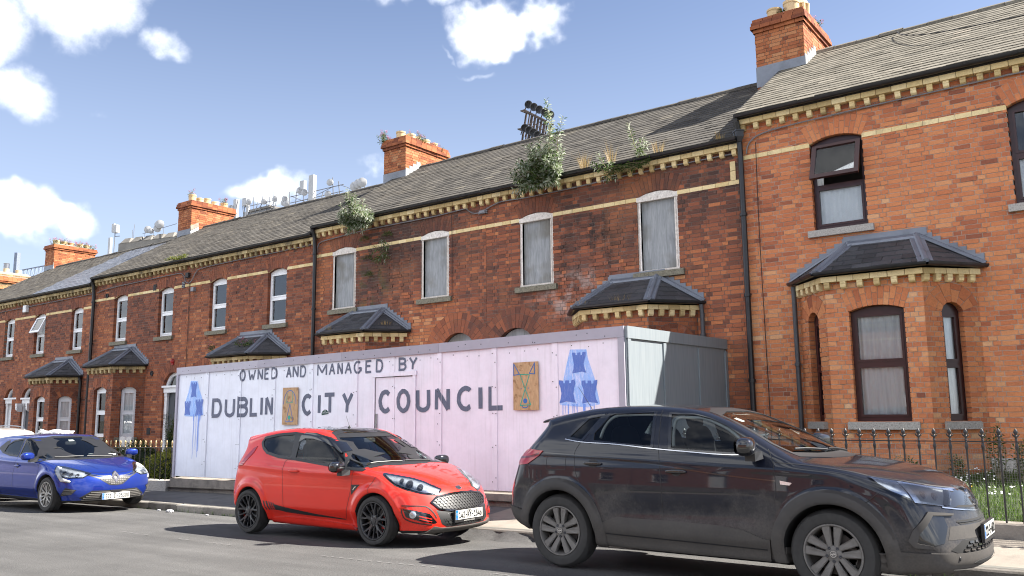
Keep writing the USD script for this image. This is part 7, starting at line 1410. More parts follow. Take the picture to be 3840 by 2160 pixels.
def wheel(car, x, side, R, rimR, width, style, m_rim, steer=0.0, sec=''):
    """tyre with tread and shoulders, rim, spokes, hub, brake disc; side -1 near, +1 far"""
    C = car.C; yo = C['track']*side; T = MB(); ax = (0, side, 0); c = np.array([x, 0, C['axz']])
    Rm = np.eye(3) if not steer else rotm([0,0,1], steer)
    def loc(v): v = np.asarray(v, float); return (v - [x, yo-side*width/2, C['axz']]) @ Rm.T + [x, yo-side*width/2, C['axz']]
    w = width; tb = MB(); base = (x, yo - side*w, C['axz'])
    prof = [(rimR*.98, .012), (rimR+.012, .002), (rimR+(R-rimR)*.35, -.004), (rimR+(R-rimR)*.75, .004), (R-.014, .020), (R-.004, .034), (R, .05)]
    n = 5
    for k in range(n):
        a = .05 + (w-.10)*k/n; b = .05 + (w-.10)*(k+1)/n; prof += [(R, a+.004), (R, b-.006), (R-.008, b-.004), (R-.008, b)] if k < n-1 else [(R, a+.004), (R, b)]
    prof += [(R-.004, w-.034), (R-.014, w-.020), (rimR+(R-rimR)*.78, w-.004), (rimR+(R-rimR)*.72, w-.0005), (rimR+(R-rimR)*.35, w+.003), (rimR+.014, w-.003), (rimR+.004, w-.012), (rimR*.985, w-.016)]
    tb.lathe(prof, base, axis=ax, sides=64); v, f, _ = tb.arrays(); wp = car.put('wheel', (loc(v), f, None), m_tyre, smooth=32)
    rb = MB(); rb.lathe([(rimR*.985, w-.018), (rimR+.006, w-.008), (rimR+.004, w-.001), (rimR-.006, w-.001), (rimR-.016, w-.012), (rimR-.024, w-.05), (rimR-.035, .05), (rimR*.9, .02)], base, axis=ax, sides=56); v, f, _ = rb.arrays(); car.put('rim', (loc(v), f, None), m_rim, wp, smooth=40)
    db = MB(); db.lathe([(.0,.03),(rimR-.03,.03),(rimR-.03,.045),(0,.045)], base, axis=ax, sides=28); v, f, _ = db.arrays(); car.put('wheel_back', (loc(v), f, None), m_under, wp)
    db = MB(); db.lathe([(.06,w-.105),(rimR*.72,w-.105),(rimR*.72,w-.085),(.075,w-.085),(.07,w-.06),(0,w-.06)], base, axis=ax, sides=32); v, f, _ = db.arrays(); car.put('brake_disc', (loc(v), f, None), m_disc, wp, smooth=40)
    cb = MB(); a0 = math.radians(200 if x == 0 else -10)
    for k in range(5): a = a0 + .16*(k-2); q = np.array([x + rimR*.62*math.cos(a), yo-side*.095, C['axz']+rimR*.62*math.sin(a)]); cb.box(q-[.03,.03,.03], q+[.03,.03,.03])
    v, f, _ = cb.arrays(); car.put('brake_caliper', (loc(v), f, None), C.get('m_cal', m_disc), wp)
    # spokes: outlines in the wheel plane (radius, half angle/offset), swept from the hub out
    def spoke(poly_fn, cnt, rot, dz0, dz1, th, nm='spoke'):
        for k in range(cnt):
            a = rot + 2*PI*k/cnt; mb = MB()
            for g in poly_fn:
                g2 = affinity.rotate(Polygon(g), math.degrees(a)-90, origin=(0,0)).buffer(-.002).buffer(.002)
                def fm(u, w_, d): r_ = np.hypot(u, w_); dep = np.interp(r_, [.0, rimR*.25, rimR*.7, rimR], [dz0, dz0, (dz0+dz1)/2+.006, dz1]); return np.stack([x + u, yo + side*(dep + d) + 0*u, C['axz'] + w_], -1)
                P = np.array(densify(np.array(g2.exterior.coords)[:-1], .03)); mb.prism(Polygon(P), fm, -th, 0)
                g3 = g2.buffer(-.007)
                if not g3.is_empty and g3.geom_type == 'Polygon': mb.prism(Polygon(densify(np.array(g3.exterior.coords)[:-1], .03)), fm, 0, .005)
            v, f, _ = mb.arrays(); car.put(nm, (loc(v), f, None), m_rim, wp)
    r1, r2 = .050, rimR-.006
    if style == 'suv':   # five pairs of broad spokes
        P1 = [[(-.046,r1),(-.006,r1),(-.010,rimR*.55),(-.014,r2),(-.088,r2-.012),(-.066,rimR*.55)], [(.046,r1),(.006,r1),(.010,rimR*.55),(.014,r2),(.088,r2-.012),(.066,rimR*.55)]]; P1 = [[(a*1.0,b) for a,b in q] for q in P1]
        spoke(P1, 5, math.radians(-54), -.028, -.012, .035)
    elif style == 'star': # five split Y spokes, dark
        P1 = [[(-.020,r1),(.020,r1),(.022,rimR*.52),(.060,r2),(.030,r2),(.004,rimR*.62),(-.004,rimR*.62),(-.030,r2),(-.060,r2),(-.022,rimR*.52)]]; spoke(P1, 5, math.radians(90), -.030, -.008, .03)
        P2 = [[(-.010,r1),(.010,r1),(.008,rimR*.6),(.013,r2),(-.013,r2),(-.008,rimR*.6)]]; spoke(P2, 5, math.radians(126), -.034, -.008, .022)
    else:                 # five wide petal spokes
        P1 = [[(-.026,r1),(.026,r1),(.022,rimR*.45),(.075,r2),(.048,r2),(.006,rimR*.60),(-.006,rimR*.60),(-.048,r2),(-.075,r2),(-.022,rimR*.45)]]; spoke(P1, 5, math.radians(90), -.022, -.008, .03)
        P2 = [[(-.010,r1),(.010,r1),(.016,r2),(-.016,r2)]]; spoke(P2, 5, math.radians(126), -.032, -.012, .02)
    hb = MB(); hb.lathe([(.070,-.06),(.068,-.028),(.052,-.020),(.034,-.018),(.032,-.012),(0,-.010)], (x, yo, C['axz']), axis=ax, sides=24); v, f, _ = hb.arrays(); car.put('hub', (loc(v), f, None), m_rim, wp, smooth=35)
    for k in range(5):
        a = math.radians(90+36)+2*PI*k/5 if style == 'suv' else math.radians(126)+2*PI*k/5; mb = MB(); mb.lathe([(.013,-.03),(.013,-.016),(.009,-.014),(0,-.018)], (x+.056*math.cos(a), yo, C['axz']+.056*math.sin(a)), axis=ax, sides=8); v, f, _ = mb.arrays(); car.put('wheel_nut', (loc(v), f, None), m_screw if style == 'suv' else m_disc, wp)
    if C.get('badge') == 'bolt':
        mb = MB(); ring = Point(0,0).buffer(.026).difference(Point(0,0).buffer(.0215)); bolt = Polygon([(-.030,.003),(.004,.003),(-.002,.014),(.030,-.003),(-.004,-.003),(.002,-.014)])
        for g in (ring, bolt): mb.prism(g, lambda u, w_, d: np.stack([x+u, yo+side*d+0*u, C['axz']+w_], -1), -.012, -.008)
        v, f, _ = mb.arrays(); car.put('wheel_badge', (loc(v), f, None), m_chrome, wp)
    return wp

m_tyre = plain('tyre_rubber', (.022,.021,.020), rough=.85, scale=14, amount=.35, bump=.15, bscale=90)
m_tyre_dusty = plain('tyre_rubber_dusty', (.075,.068,.060), rough=.95, scale=10, amount=.35, bump=.2, bscale=90)
m_under = plain('car_underside', (.010,.010,.010), rough=.9); m_disc = plain('brake_steel', (.10,.095,.09), rough=.5, metallic=.7); m_chrome = plain('chrome', (.75,.75,.77), rough=.12, metallic=1.0, amount=.05)
m_redcal = plain('caliper_red', (.30,.02,.015), rough=.5)
def paint(name, col, metallic=0.0, rough=.35, dust=None, coat=1.0):
    N = {'g': ('geometry', {}), 'n': ('noise_texture', {'scale': 3.0, 'detail': 5.0}), 'r': ('rgb_ramp', {'ramp': [(.3, tuple(np.array(col)*.93)), (.7, tuple(np.array(col)*1.06))]}), 'p': ('principled_bsdf', {'roughness': rough, 'metallic': metallic, 'specular_ior_level': .15, 'coat_weight': coat, 'coat_roughness': .02, 'coat_ior': 1.48})}
    L = [('g.position', 'n.vector'), ('n.fac', 'r.fac')]; cur = 'r.color'
    if dust:   # road film: heavier low on the sides, broken by noise
        (dc, z0, z1, amt, up) = dust
        N.update({'s': ('separate_xyz', {}), 'dn': ('noise_texture', {'scale': 2.4, 'detail': 7.0, 'roughness': .7}), 'dm': ('map_range', {'from_min': .3, 'from_max': .7, 'to_min': -.22, 'to_max': .22}), 'za': ('math', {'math_type': 'add'}), 'zr': ('map_range', {'range_type': 'smoothstep', 'from_min': z1, 'from_max': z0, 'to_min': 0, 'to_max': amt, 'clamp': True}),
                  'ns': ('separate_xyz', {}), 'ur': ('map_range', {'from_min': .55, 'from_max': 1.0, 'to_min': 0, 'to_max': up, 'clamp': True}), 'fine': ('noise_texture', {'scale': 60.0, 'detail': 4.0}), 'fr': ('map_range', {'from_min': .3, 'from_max': .7, 'to_min': .6, 'to_max': 1.15}), 'mx': ('math', {'math_type': 'maximum'}), 'mu': ('math', {'math_type': 'multiply', 'use_clamp': True}),
                  'x': ('mix', {'color2': dc}), 'cw': ('map_range', {'from_min': 0, 'from_max': .6, 'to_min': coat, 'to_max': coat*.15, 'clamp': True}), 'rw': ('map_range', {'from_min': 0, 'from_max': .6, 'to_min': rough, 'to_max': .8, 'clamp': True}), 'cr': ('map_range', {'from_min': 0, 'from_max': .5, 'to_min': .03, 'to_max': .35, 'clamp': True})})
        L += [('g.position', 's.vector'), ('g.position', 'dn.vector'), ('dn.fac', 'dm.value'), ('s.z', 'za.value1'), ('dm.result', 'za.value2'), ('za.value', 'zr.value'), ('g.normal', 'ns.vector'), ('ns.z', 'ur.value'), ('zr.result', 'mx.value1'), ('ur.result', 'mx.value2'), ('g.position', 'fine.vector'), ('fine.fac', 'fr.value'), ('mx.value', 'mu.value1'), ('fr.result', 'mu.value2'),
              ('mu.value', 'x.fac'), (cur, 'x.color1'), ('mu.value', 'cw.value'), ('cw.result', 'p.coat_weight'), ('mu.value', 'rw.value'), ('rw.result', 'p.roughness'), ('mu.value', 'cr.value'), ('cr.result', 'p.coat_roughness')]; cur = 'x.color'
    L.append((cur, 'p.base_color')); return mat(name, N, L)
m_paint_red = paint('paint_red', (.50,.020,.010), rough=.4)
m_paint_blue = paint('paint_blue', (.008,.026,.20), metallic=.5, rough=.32)
m_paint_black = paint('paint_black', (.0030,.0040,.0085), rough=.3, dust=((.105,.095,.085), .25, .80, .60, .06))
m_clad = paint('cladding_grey', (.045,.043,.042), rough=.65, coat=.0, dust=((.12,.108,.095), .1, .9, .45, .15))
m_gloss = plain('gloss_black', (.006,.006,.007), rough=.08, amount=.1, coat=1.0); m_satin = plain('satin_black', (.012,.012,.013), rough=.45, amount=.2); m_seal = plain('rubber_seal', (.008,.008,.009), rough=.5, amount=.2)
m_rim_black = plain('rim_black', (.014,.014,.016), rough=.35, amount=.2, coat=.4); m_rim_grey = plain('rim_grey', (.115,.108,.10), rough=.55, scale=12, amount=.25); m_rim_silver = plain('rim_silver', (.42,.41,.39), rough=.3, metallic=.8, scale=10, amount=.2)
m_carglass = glass('car_glass', (.80,.86,.86), ior=1.42); m_darkglass = glass('car_glass_dark', (.16,.18,.19), ior=1.5); m_cabin = plain('cabin_dark', (.010,.010,.011), rough=.85); m_trim = plain('cabin_trim_light', (.30,.31,.30), rough=.8); m_seat = plain('seat_cloth', (.012,.012,.015), rough=.95)
m_lens = glass('lamp_lens', (.90,.93,.95), ior=1.6); m_bowl = plain('lamp_chrome', (.72,.74,.78), rough=.18, metallic=.85, scale=30, amount=.25); m_lampdark = plain('lamp_dark', (.03,.03,.035), rough=.3); m_tail = mat('tail_lamp', {'p': ('principled_bsdf', {'base_color': (.22,.006,.008), 'roughness': .08, 'coat_weight': 1.0})}, []); m_taildark = mat('tail_lamp_dark', {'p': ('principled_bsdf', {'base_color': (.07,.004,.006), 'roughness': .06, 'coat_weight': 1.0})}, [])
m_plate = plain('plate_white', (.50,.50,.475), rough=.35, amount=.04); m_euro = plain('plate_blue', (.01,.13,.45), rough=.4); m_print = plain('plate_print', (.012,.012,.014), rough=.4)

def cabin(car, x0, x1, zf, zb, seats, wheel_x, headroom, m_in=None, trim=False, yw=.62):
    """what shows through the glass: tub, dashboard, seats, steering wheel, mirror"""
    m_in = m_in or m_cabin; mb = MB(); mb.box((x0, -yw, zf-.06), (x1, yw, zf)); mb.box((x0-.05, -yw, zf), (x0, yw, zb)); mb.box((x1-.02, -yw, zf), (x1+.08, yw, zb-.16)); 
    for s in (-1, 1): mb.box((x0, s*yw-.02, zf), (x1, s*yw+.02, zb-.08))
    car.put('cabin_tub', mb, m_in)
    v, f = sellip((x1-.10, 0, zb-.15), (.24, yw-.02, .085), .45); car.put('dashboard', (v, f, None), m_in, smooth=True)
    for (sx, sy, hr_) in seats:
        v, f = sellip((sx+.20, sy, zf+.32), (.28, .25, .10), .5); st = car.put('seat', (v, f, None), m_seat, smooth=True); R = rotm([0,1,0], -14); v, f = sellip((sx-.13, sy, zf+.62), (.085, .24, .34), .5, R=R); car.put('seat_back', (v, f, None), m_seat, st, smooth=True); v, f = sellip((sx-.235, sy, zf+1.03*hr_), (.055, .135, .10), .55, R=R); car.put('headrest', (v, f, None), m_seat, st, smooth=True)
    th = np.linspace(0, 2*PI, 25); R = rotm([0,1,0], -62); ring = np.stack([.18*np.cos(th), .18*np.sin(th), 0*th], 1) @ R.T + [wheel_x, -.36, zb+.02]; mb = MB(); mb.tube(ring, .014, 8, caps=False); mb.lathe([(.05,-.02),(.05,.02),(0,.03)], (wheel_x, -.36, zb+.02), axis=R @ [0,0,1], sides=12)
    for a in (0, 2.1, 4.2): mb.tube([ring[0]*0 + [wheel_x,-.36,zb+.02], np.array([.17*math.cos(a), .17*math.sin(a), 0]) @ R.T + [wheel_x,-.36,zb+.02]], .012, 6)
    car.put('steering_wheel', mb, m_in, smooth=40)
    v, f = sellip((headroom[0], 0, headroom[1]), (.02, .11, .035), .5, n=2); car.put('rear_view_mirror', (v, f, None), m_in, smooth=True)
def open_windows(car, cuts):
    """body panels with the window openings cut out; cuts: (polygon, view); returns nothing"""
    V, Q = car.B.mesh(); F = np.vstack([Q[:, [0,1,2]], Q[:, [0,2,3]]]); N = car.B.grad(V)
    for g, view in cuts:
        g = g if hasattr(g, 'geom_type') else Polygon(g); P = np.array(g.exterior.coords)[:-1]
        if view == 'S': phi = poly_sd(P, V[:,0], V[:,2]); phi = np.where(np.abs(V[:,1]) > .45, phi, 1.0)
        elif view == 'F': phi = poly_sd(P, V[:,1], V[:,2]); phi = np.where(V[:,0] > car.C['xmid'], phi, 1.0)
        elif view == 'B': phi = poly_sd(P, V[:,1], V[:,2]); phi = np.where(V[:,0] < .4, phi, 1.0)
        V, F, N = clip_mesh(V, F, N, phi, False)
    # split: underside dark, the rest painted
    return V, F, N
def number_plate(car, txt, x, y0, z, tilt=0.0, small=None, yaw=0.0, foot=None, side=1):
    """Irish plate: white, blue band with IRL on the left"""
    W_, H_ = .52, .112; R = rotm([0,0,1], yaw) @ rotm([0,1,0], tilt); L = lambda u, w, d: (np.stack(np.broadcast_arrays(np.asarray(d, float), np.asarray(u, float), np.asarray(w, float)), -1) @ R.T) + [x, y0, z]
    def bx(u0, u1, w0, w1, d0, d1): mb = MB(); c = [L(u,w,d) for u,w,d in ((u0,w0,d0),(u0,w0,d1),(u1,w0,d1),(u1,w0,d0),(u0,w1,d0),(u0,w1,d1),(u1,w1,d1),(u1,w1,d0))]; return mb.hexa(np.array(c)[[0,1,2,3,4,5,6,7]])
    if foot: car.put('plate_holder', bx(-W_/2-.012, W_/2+.012, -H_/2-.032, H_/2+.010, -.02, .003), m_satin)
    p = car.put('number_plate', bx(-W_/2, W_/2, -H_/2, H_/2, -.008, .006), m_plate); car.put('plate_band', bx(-W_/2+.002, -W_/2+.045, -H_/2+.002, H_/2-.002, .0062, .0068), m_euro, p)
    def tx(t, h, u, w, m, nm='plate_lettering', sx=1.0, bold=False, width=None):
        tm = meshkit.text_mesh(t, h, depth=.0008, bold=bold); v = np.array(tm.vertices); wd = v[:,0].max()-v[:,0].min(); k = sx if width is None else width/wd; V = L(u + (v[:,0]-v[:,0].min())*k, w + v[:,1], .0070 + v[:,2]); car.put(nm, (V, np.array(tm.faces), None), m, p)
    for o in (0, .0022): tx(txt, .074, -W_/2+.060+o, -.040, m_print, width=W_-.078, bold=True); tx('IRL', .013, -W_/2+.010, -.045, m_plate)
    mb = MB()
    for k in range(12): a = k*PI/6; q = L(-W_/2+.0235+.013*math.sin(a), .012+.013*math.cos(a), .0069); mb.lathe([(.0022,0),(.0022,.0006),(0,.0007)], q, axis=R @ [1,0,0], sides=5)
    car.put('plate_stars', mb, plain('plate_star', (.7,.55,.02), rough=.5) if 'plate_star' not in MATS else MATS['plate_star'], p)
    if small: tx(small, .014, -.05, .038, m_print)
    if foot and isinstance(foot, str): 
        tm = meshkit.text_mesh(foot, .014, depth=.0006); v = np.array(tm.vertices); wd = v[:,0].max(); V = L(-wd*.62 + v[:,0]*1.25, -H_/2-.026 + v[:,1], .0036 + v[:,2]); car.put('holder_lettering', (V, np.array(tm.faces), None), m_plate, p)
    return p
def mirror(car, x, y, z, m_shell, m_foot, s=1.0, trim=None, arm=None):
    """door mirror on the near side and its twin"""
    R = rotm([0,0,1], 12); v, f = sellip((x-.02*s, y-.13*s, z+.03*s), (.075*s, .125*s, .075*s), .72, R=R); v[:, 0] = np.where(v[:,0] < x-.05*s, x-.05*s + (v[:,0]-x+.05*s)*.25, v[:,0]); a, b = car.both('door_mirror', (v, f, None), m_shell, smooth=True)
    mb = MB(); mb.hexa(np.array([(x-.05,y-.10,z-.085*s),(x+.04,y-.10,z-.085*s),(x+.07,y+.02,z-.075),(x-.03,y+.02,z-.075),(x-.05,y-.10,z-.02),(x+.04,y-.10,z-.02),(x+.06,y+.02,z-.01),(x-.03,y+.02,z-.01)])); v, f, _ = mb.arrays(); put_ = car.put('mirror_foot', (v, f, None), m_foot, a); car.put('mirror_foot', (v*[1,-1,1], f[:, ::-1], None), m_foot, b)
    mb = MB(); q = np.array([x-.075*s, y-.13*s, z+.03*s]); th = np.linspace(0, 2*PI, 17)[:-1]; ring = np.stack([0*th, .105*s*np.sign(np.cos(th))*np.abs(np.cos(th))**.6, .058*s*np.sign(np.sin(th))*np.abs(np.sin(th))**.6], 1) + q; mb.add(np.vstack([ring, q]), [[16, (i+1) % 16, i] for i in range(16)]); v, f, _ = mb.arrays(); car.put('mirror_glass', (v, f, None), m_chrome, a); car.put('mirror_glass', (v*[1,-1,1], f[:, ::-1], None), m_chrome, b)
def handle(car, x, z, m, L=.19, h=.032, cup=True):
    p, ok = car.B.hit(np.array([[x, -1.25, z]]), (0,1,0)); y = p[0,1]
    if cup: car.patch('handle_cup', Polygon([(x+.055*math.cos(a), z+.042*math.sin(a)) for a in np.linspace(0, 2*PI, 20)]), 'R', m_seal if m is not m_paint_red else m_paint_red, off=.0015, step=.015)
    v, f = sellip((x, y-.014, z), (L/2, .013, h/2), .75, n=2); car.both('door_handle', (v, f, None), m, smooth=True)
def wiper(car, a, b, m=None):
    pa, _ = car.B.hit(np.array([[a[0], a[1], 1.8]]), (0,0,-1)); pb, _ = car.B.hit(np.array([[b[0], b[1], 1.8]]), (0,0,-1)); mb = MB(); n = 8; t = np.linspace(0, 1, n)[:, None]; xy = np.array([a])[:, :2]*(1-t) + np.array([b])[:, :2]*t; P, ok = car.B.hit(np.c_[xy, np.full(n, 1.8)], (0,0,-1)); N_ = car.B.grad(P); Q = P + N_*.016; mb.tube(Q, .007, 6); mb.tube(P + N_*.006, .005, 5); car.put('wiper', mb, m_satin)
def antenna(car, x, y, L, back=.5):
    p, _ = car.B.hit(np.array([[x, y, 1.9]]), (0,0,-1)); p = p[0]; mb = MB(); mb.lathe([(.022,-.006),(.018,.012),(.006,.03),(0,.032)], p, sides=10); mb.tube([p + [0,0,.02], p + [-L*back, 0, L*.85]], [.0035, .002], 6); car.put('aerial', mb, m_satin)
def hexgrid(poly, s, t):
    """honeycomb cut out of an outline"""
    x0, y0, x1, y1 = poly.bounds; holes = []; dx, dy = s*math.sqrt(3), s*1.5; j = 0; y = y0
    while y < y1+s:
        x = x0 + (dx/2 if j % 2 else 0)
        while x < x1+s: holes.append(Polygon([(x+(s-t)*math.sin(k*PI/3), y+(s-t)*.72*math.cos(k*PI/3)) for k in range(6)])); x += dx
        y += dy*.72; j += 1
    return poly.difference(unary_union(holes))
def mirror_y(P): return [(-a, b) for a, b in P[::-1]]
def sym(half): return half + mirror_y(half)      # outline given for y < 0, going from the top centre round to the bottom centre
def common(car, V, F, N, m_paint, under_z):
    """splits the shell into painted panels and the dark belly"""
    phi = V[:,2] - under_z; a = clip_mesh(V, F, N, phi, False); b = clip_mesh(V, F, N, phi, True); C = car.C
    def arch_phi(v): return np.maximum(np.minimum(np.hypot(v[:,0], v[:,2]-C['axz']), np.hypot(v[:,0]-C['wb'], v[:,2]-C['axz'])) - (C['arch']+.004), 0)
    phi2 = np.minimum(np.hypot(a[0][:,0], a[0][:,2]-C['axz']), np.hypot(a[0][:,0]-C['wb'], a[0][:,2]-C['axz'])) - (C['arch']+.003)
    p = clip_mesh(*a, phi2, False); q = clip_mesh(*a, phi2, True); car.put('body', p, m_paint); car.put('underside', b, m_under); 
    cen = q[0][q[1]].mean(1)
    for fx in (0, 1):
        for sy in (0, 1):
            k = ((cen[:,0] > C['wb']/2) == fx) & ((cen[:,1] > 0) == sy)
            if k.any(): u, inv = np.unique(q[1][k], return_inverse=True); car.put('wheel_arch_liner', (q[0][u], inv.reshape(-1,3), q[2][u]), m_under)
def lines(car, view, paths, m=None, w=.006, name='panel_gap', off=.0015):
    for pth in paths:
        g = LineString(smoothpath(pth, 30) if len(pth) > 2 else pth).buffer(w/2, cap_style=2)
        car.patch(name, g, view, m or m_seal, off=off, step=.02)
# ------------------------------------------------------------ red hatchback
def red_car():
    X0, Yn, Z0, yaw, pitch = PLACE['red']; car = Car(CARS['red'], 'parked_car', 'small bright red three door hatchback with black roof and black wheels', X0, Yn, Z0, yaw, pitch); car.C['m_cal'] = m_redcal
    q = Polygon([(.10,1.245),(.125,1.295),(.40,1.335),(.745,1.352),(.835,1.04),(.56,1.06),(.29,1.11),(.165,1.175)]); d = Polygon([(.915,1.035),(.885,1.31),(.955,1.345),(1.155,1.335),(1.40,1.285),(1.61,1.212),(1.765,1.122),(1.89,1.02),(1.93,.935)]); fq = Polygon([(1.955,.93),(1.925,1.01),(1.80,1.115),(2.255,.915)])
    ws = Polygon([(-.50,1.345),(-.25,1.385),(.25,1.385),(.50,1.345),(.69,1.03),(.64,.972),(.3,.958),(-.3,.958),(-.64,.972),(-.69,1.03)]); rw = Polygon([(-.46,1.28),(.46,1.28),(.52,1.05),(-.52,1.05)])
    common(car, *open_windows(car, [(q,'S'),(d,'S'),(fq,'S'),(ws,'F'),(rw,'B')]), m_paint_red, .19)
    glassy = unary_union([q, d, fq, Polygon([(.72,1.352),(.80,1.04),(.93,1.035),(.90,1.335)])]); trim = glassy.buffer(.040).buffer(-.012).difference(unary_union([q.buffer(-.008), d.buffer(-.008), fq.buffer(-.006)])); car.slab('window_surround', trim, 'R', m_satin, -.008, .004)
    for g, nm, mm in ((q,'rear_side_glass',m_darkglass),(d,'door_glass',m_carglass),(fq,'front_quarter_glass',m_carglass)): car.patch(nm, g.buffer(.004), 'R', mm, off=-.004)
    car.slab('wind_deflector', Polygon([(.885,1.24),(.885,1.325),(.955,1.36),(1.155,1.35),(1.42,1.295),(1.62,1.225),(1.79,1.125),(1.755,1.10),(1.60,1.175),(1.40,1.24),(1.155,1.285),(.99,1.29)]), 'R', m_gloss, .004, .013)
    fr = ws.buffer(.022).difference(ws.buffer(-.012)); car.slab('windscreen_surround', fr, 'F', m_satin, -.008, .003, both=False); w_ = car.patch('windscreen', ws.buffer(.004), 'F', m_carglass, off=-.004, both=False); car.patch('sun_band', Polygon([(-.49,1.335),(-.25,1.385),(.25,1.385),(.49,1.335),(.51,1.30),(-.51,1.30)]), 'F', m_satin, off=-.001, both=False)
    car.slab('rear_window_surround', rw.buffer(.03).difference(rw.buffer(-.01)), 'B', m_satin, -.008, .003, both=False); car.patch('rear_window', rw.buffer(.004), 'B', m_darkglass, off=-.004, both=False)
    car.patch('black_roof', Polygon([(-.26,-.46),(.4,-.50),(1.0,-.49),(1.37,-.43),(1.41,0),(1.37,.43),(1.0,.49),(.4,.50),(-.26,.46)]), 'T', m_gloss, off=.0015, both=False)
    v, f = sellip((-.36, 0, 1.335), (.17, .55, .035), .7); v[:,2] += (v[:,0]+.36)*.12 - .03*(v[:,1]/.55)**2; car.put('roof_spoiler', (v, f, None), m_paint_red, smooth=True)
    hl = Polygon([(1.597,.852),(1.763,.822),(1.951,.785),(2.086,.744),(2.30,.652),(2.27,.603),(2.10,.626),(1.907,.678),(1.76,.733)]); h = car.slab('headlight', hl.buffer(.014), 'Q', m_gloss, -.004, .003); car.patch('headlight_bowl', hl.buffer(-.006), 'Q', m_bowl, off=.005, parent=h)
    for a, z, r_ in ((1.93,.725,.042),(2.06,.685,.036),(1.83,.765,.025)): car.patch('headlight_lamp', Point(a,z).buffer(r_), 'Q', m_chrome, off=.008, step=.012, parent=h); car.patch('headlight_ring', Point(a,z).buffer(r_).difference(Point(a,z).buffer(r_*.72)), 'Q', m_lampdark, off=.009, step=.01, parent=h)
    car.patch('headlight_lens', hl, 'Q', m_lens, off=.014, parent=h)
    gr = Polygon(sym([(0,.602),(-.2,.598),(-.42,.572),(-.505,.515),(-.43,.43),(-.27,.402),(0,.398)])); g = car.slab('grille', gr, 'F', m_satin, -.004, .002, both=False); car.slab('grille_honeycomb', hexgrid(gr.buffer(-.014), .030, .005), 'F', m_satin, .002, .010, step=.05, both=False, parent=g); car.slab('grille_rim', gr.buffer(.008).difference(gr.buffer(-.012)), 'F', m_gloss, 0, .012, both=False, parent=g)
    lb = Polygon(sym([(0,.402),(-.30,.40),(-.475,.425),(-.43,.26),(-.36,.222),(0,.215)])); car.patch('front_lower_panel', lb, 'F', m_satin, off=.002, both=False); lg = Polygon(sym([(0,.318),(-.40,.318),(-.36,.25),(-.28,.238),(0,.236)])); g = car.slab('lower_grille', lg, 'F', m_under, 0, .004, both=False); car.slab('lower_honeycomb', hexgrid(lg.buffer(-.008), .030, .005), 'F', m_satin, .004, .010, step=.05, both=False, parent=g)
    lip = Polygon(sym([(0,.212),(-.42,.216),(-.52,.24),(-.62,.16),(-.5,.145),(0,.14)])); car.slab('front_splitter', lip, 'F', m_clad, -.01, .018, both=False); lines(car, 'F', [[(-.44,.165),(0,.16),(.44,.165)]], m_chrome, .006, 'splitter_line', .021)
    fg = Polygon([(1.868,.455),(2.009,.434),(2.186,.388),(2.275,.285),(2.255,.270),(2.062,.312),(1.904,.358)]); t = car.slab('fog_light', fg, 'Q', m_gloss, -.002, .004); car.patch('fog_lamp', Point(1.99,.385).buffer(.040), 'Q', m_bowl, off=.008, step=.012, parent=t); car.patch('fog_lens', Point(1.99,.385).buffer(.046), 'Q', m_lens, off=.014, step=.014, parent=t)
    for k in range(3): car.slab('fog_slat', LineString([(2.07,.395-.03*k),(2.21,.355-.03*k)]).buffer(.005), 'Q', m_paint_red if k else m_gloss, .004, .010, parent=t)
    lines(car, 'Q', [[(1.85,.49),(2.0,.487),(2.13,.475),(2.19,.44),(2.27,.33)], [(1.85,.45),(1.88,.35),(2.06,.282),(2.22,.262)]], m_satin, .013, 'bumper_trim', .004)
    car.slab('bonnet_badge', affinity.scale(Point(0,.655).buffer(.052), 1.0, .44), 'F', m_chrome, 0, .008, both=False, step=.015); car.patch('badge_field', affinity.scale(Point(0,.655).buffer(.044), 1.0, .42), 'F', plain('badge_dark', (.02,.02,.03), rough=.3), off=.0095, both=False, step=.015)
    p0, _ = car.B.hit(np.array([[4.0, -.029, .648]]), (-1,0,0)); text_local(car, 'Ford', .020, p0[0]+[.012,0,0], m_chrome)
    p, _ = car.B.hit(np.array([[4.0, 0, .35]]), (-1,0,0)); number_plate(car, '142-KY-1546', p[0,0]+.022, 0, .348, tilt=-4*0, small='CIARRAÍ', foot='www.ProTuning.lv')
    lines(car, 'R', [[(2.12,.90),(2.10,.80),(2.07,.64),(2.03,.504),(1.94,.287)], [(.845,1.03),(.74,.985),(.732,.86),(.738,.70),(.755,.53),(.752,.325)], [(.752,.322),(1.14,.304),(1.934,.284)], [(2.52,.845),(2.46,.77),(2.40,.66),(2.43,.60)]]); lines(car, 'T', [[(2.30,-.775),(2.55,-.715),(2.75,-.60),(2.95,-.44),(3.07,-.26),(3.105,0),(3.07,.26),(2.95,.44),(2.75,.60),(2.55,.715),(2.30,.775)]], w=.008)
    car.patch('side_stripe', Polygon([(.565,.418),(.792,.386),(1.369,.326),(1.924,.286),(1.908,.274),(1.352,.298),(.735,.326),(.555,.345)]), 'R', m_satin, off=.001)
    for k in range(5): x = .35 + k*.044; car.patch('stripe_bar', Polygon([(x,.462-.006*k),(x+.026,.460-.006*k),(x+.062,.338),(x+.036,.338)]), 'R', m_satin, off=.001)
    car.slab('wing_vent', Polygon([(2.091,.722),(2.235,.725),(2.085,.595)]), 'R', m_satin, -.003, .003); lines(car, 'R', [[(2.12,.655),(2.15,.69),(2.17,.70)]], m_chrome, .012, 'vent_mark', .005)
    handle(car, .985, .872, m_paint_red, L=.20, h=.040)
    mirror(car, 2.0, -.865, .915, m_gloss, m_satin, .95)
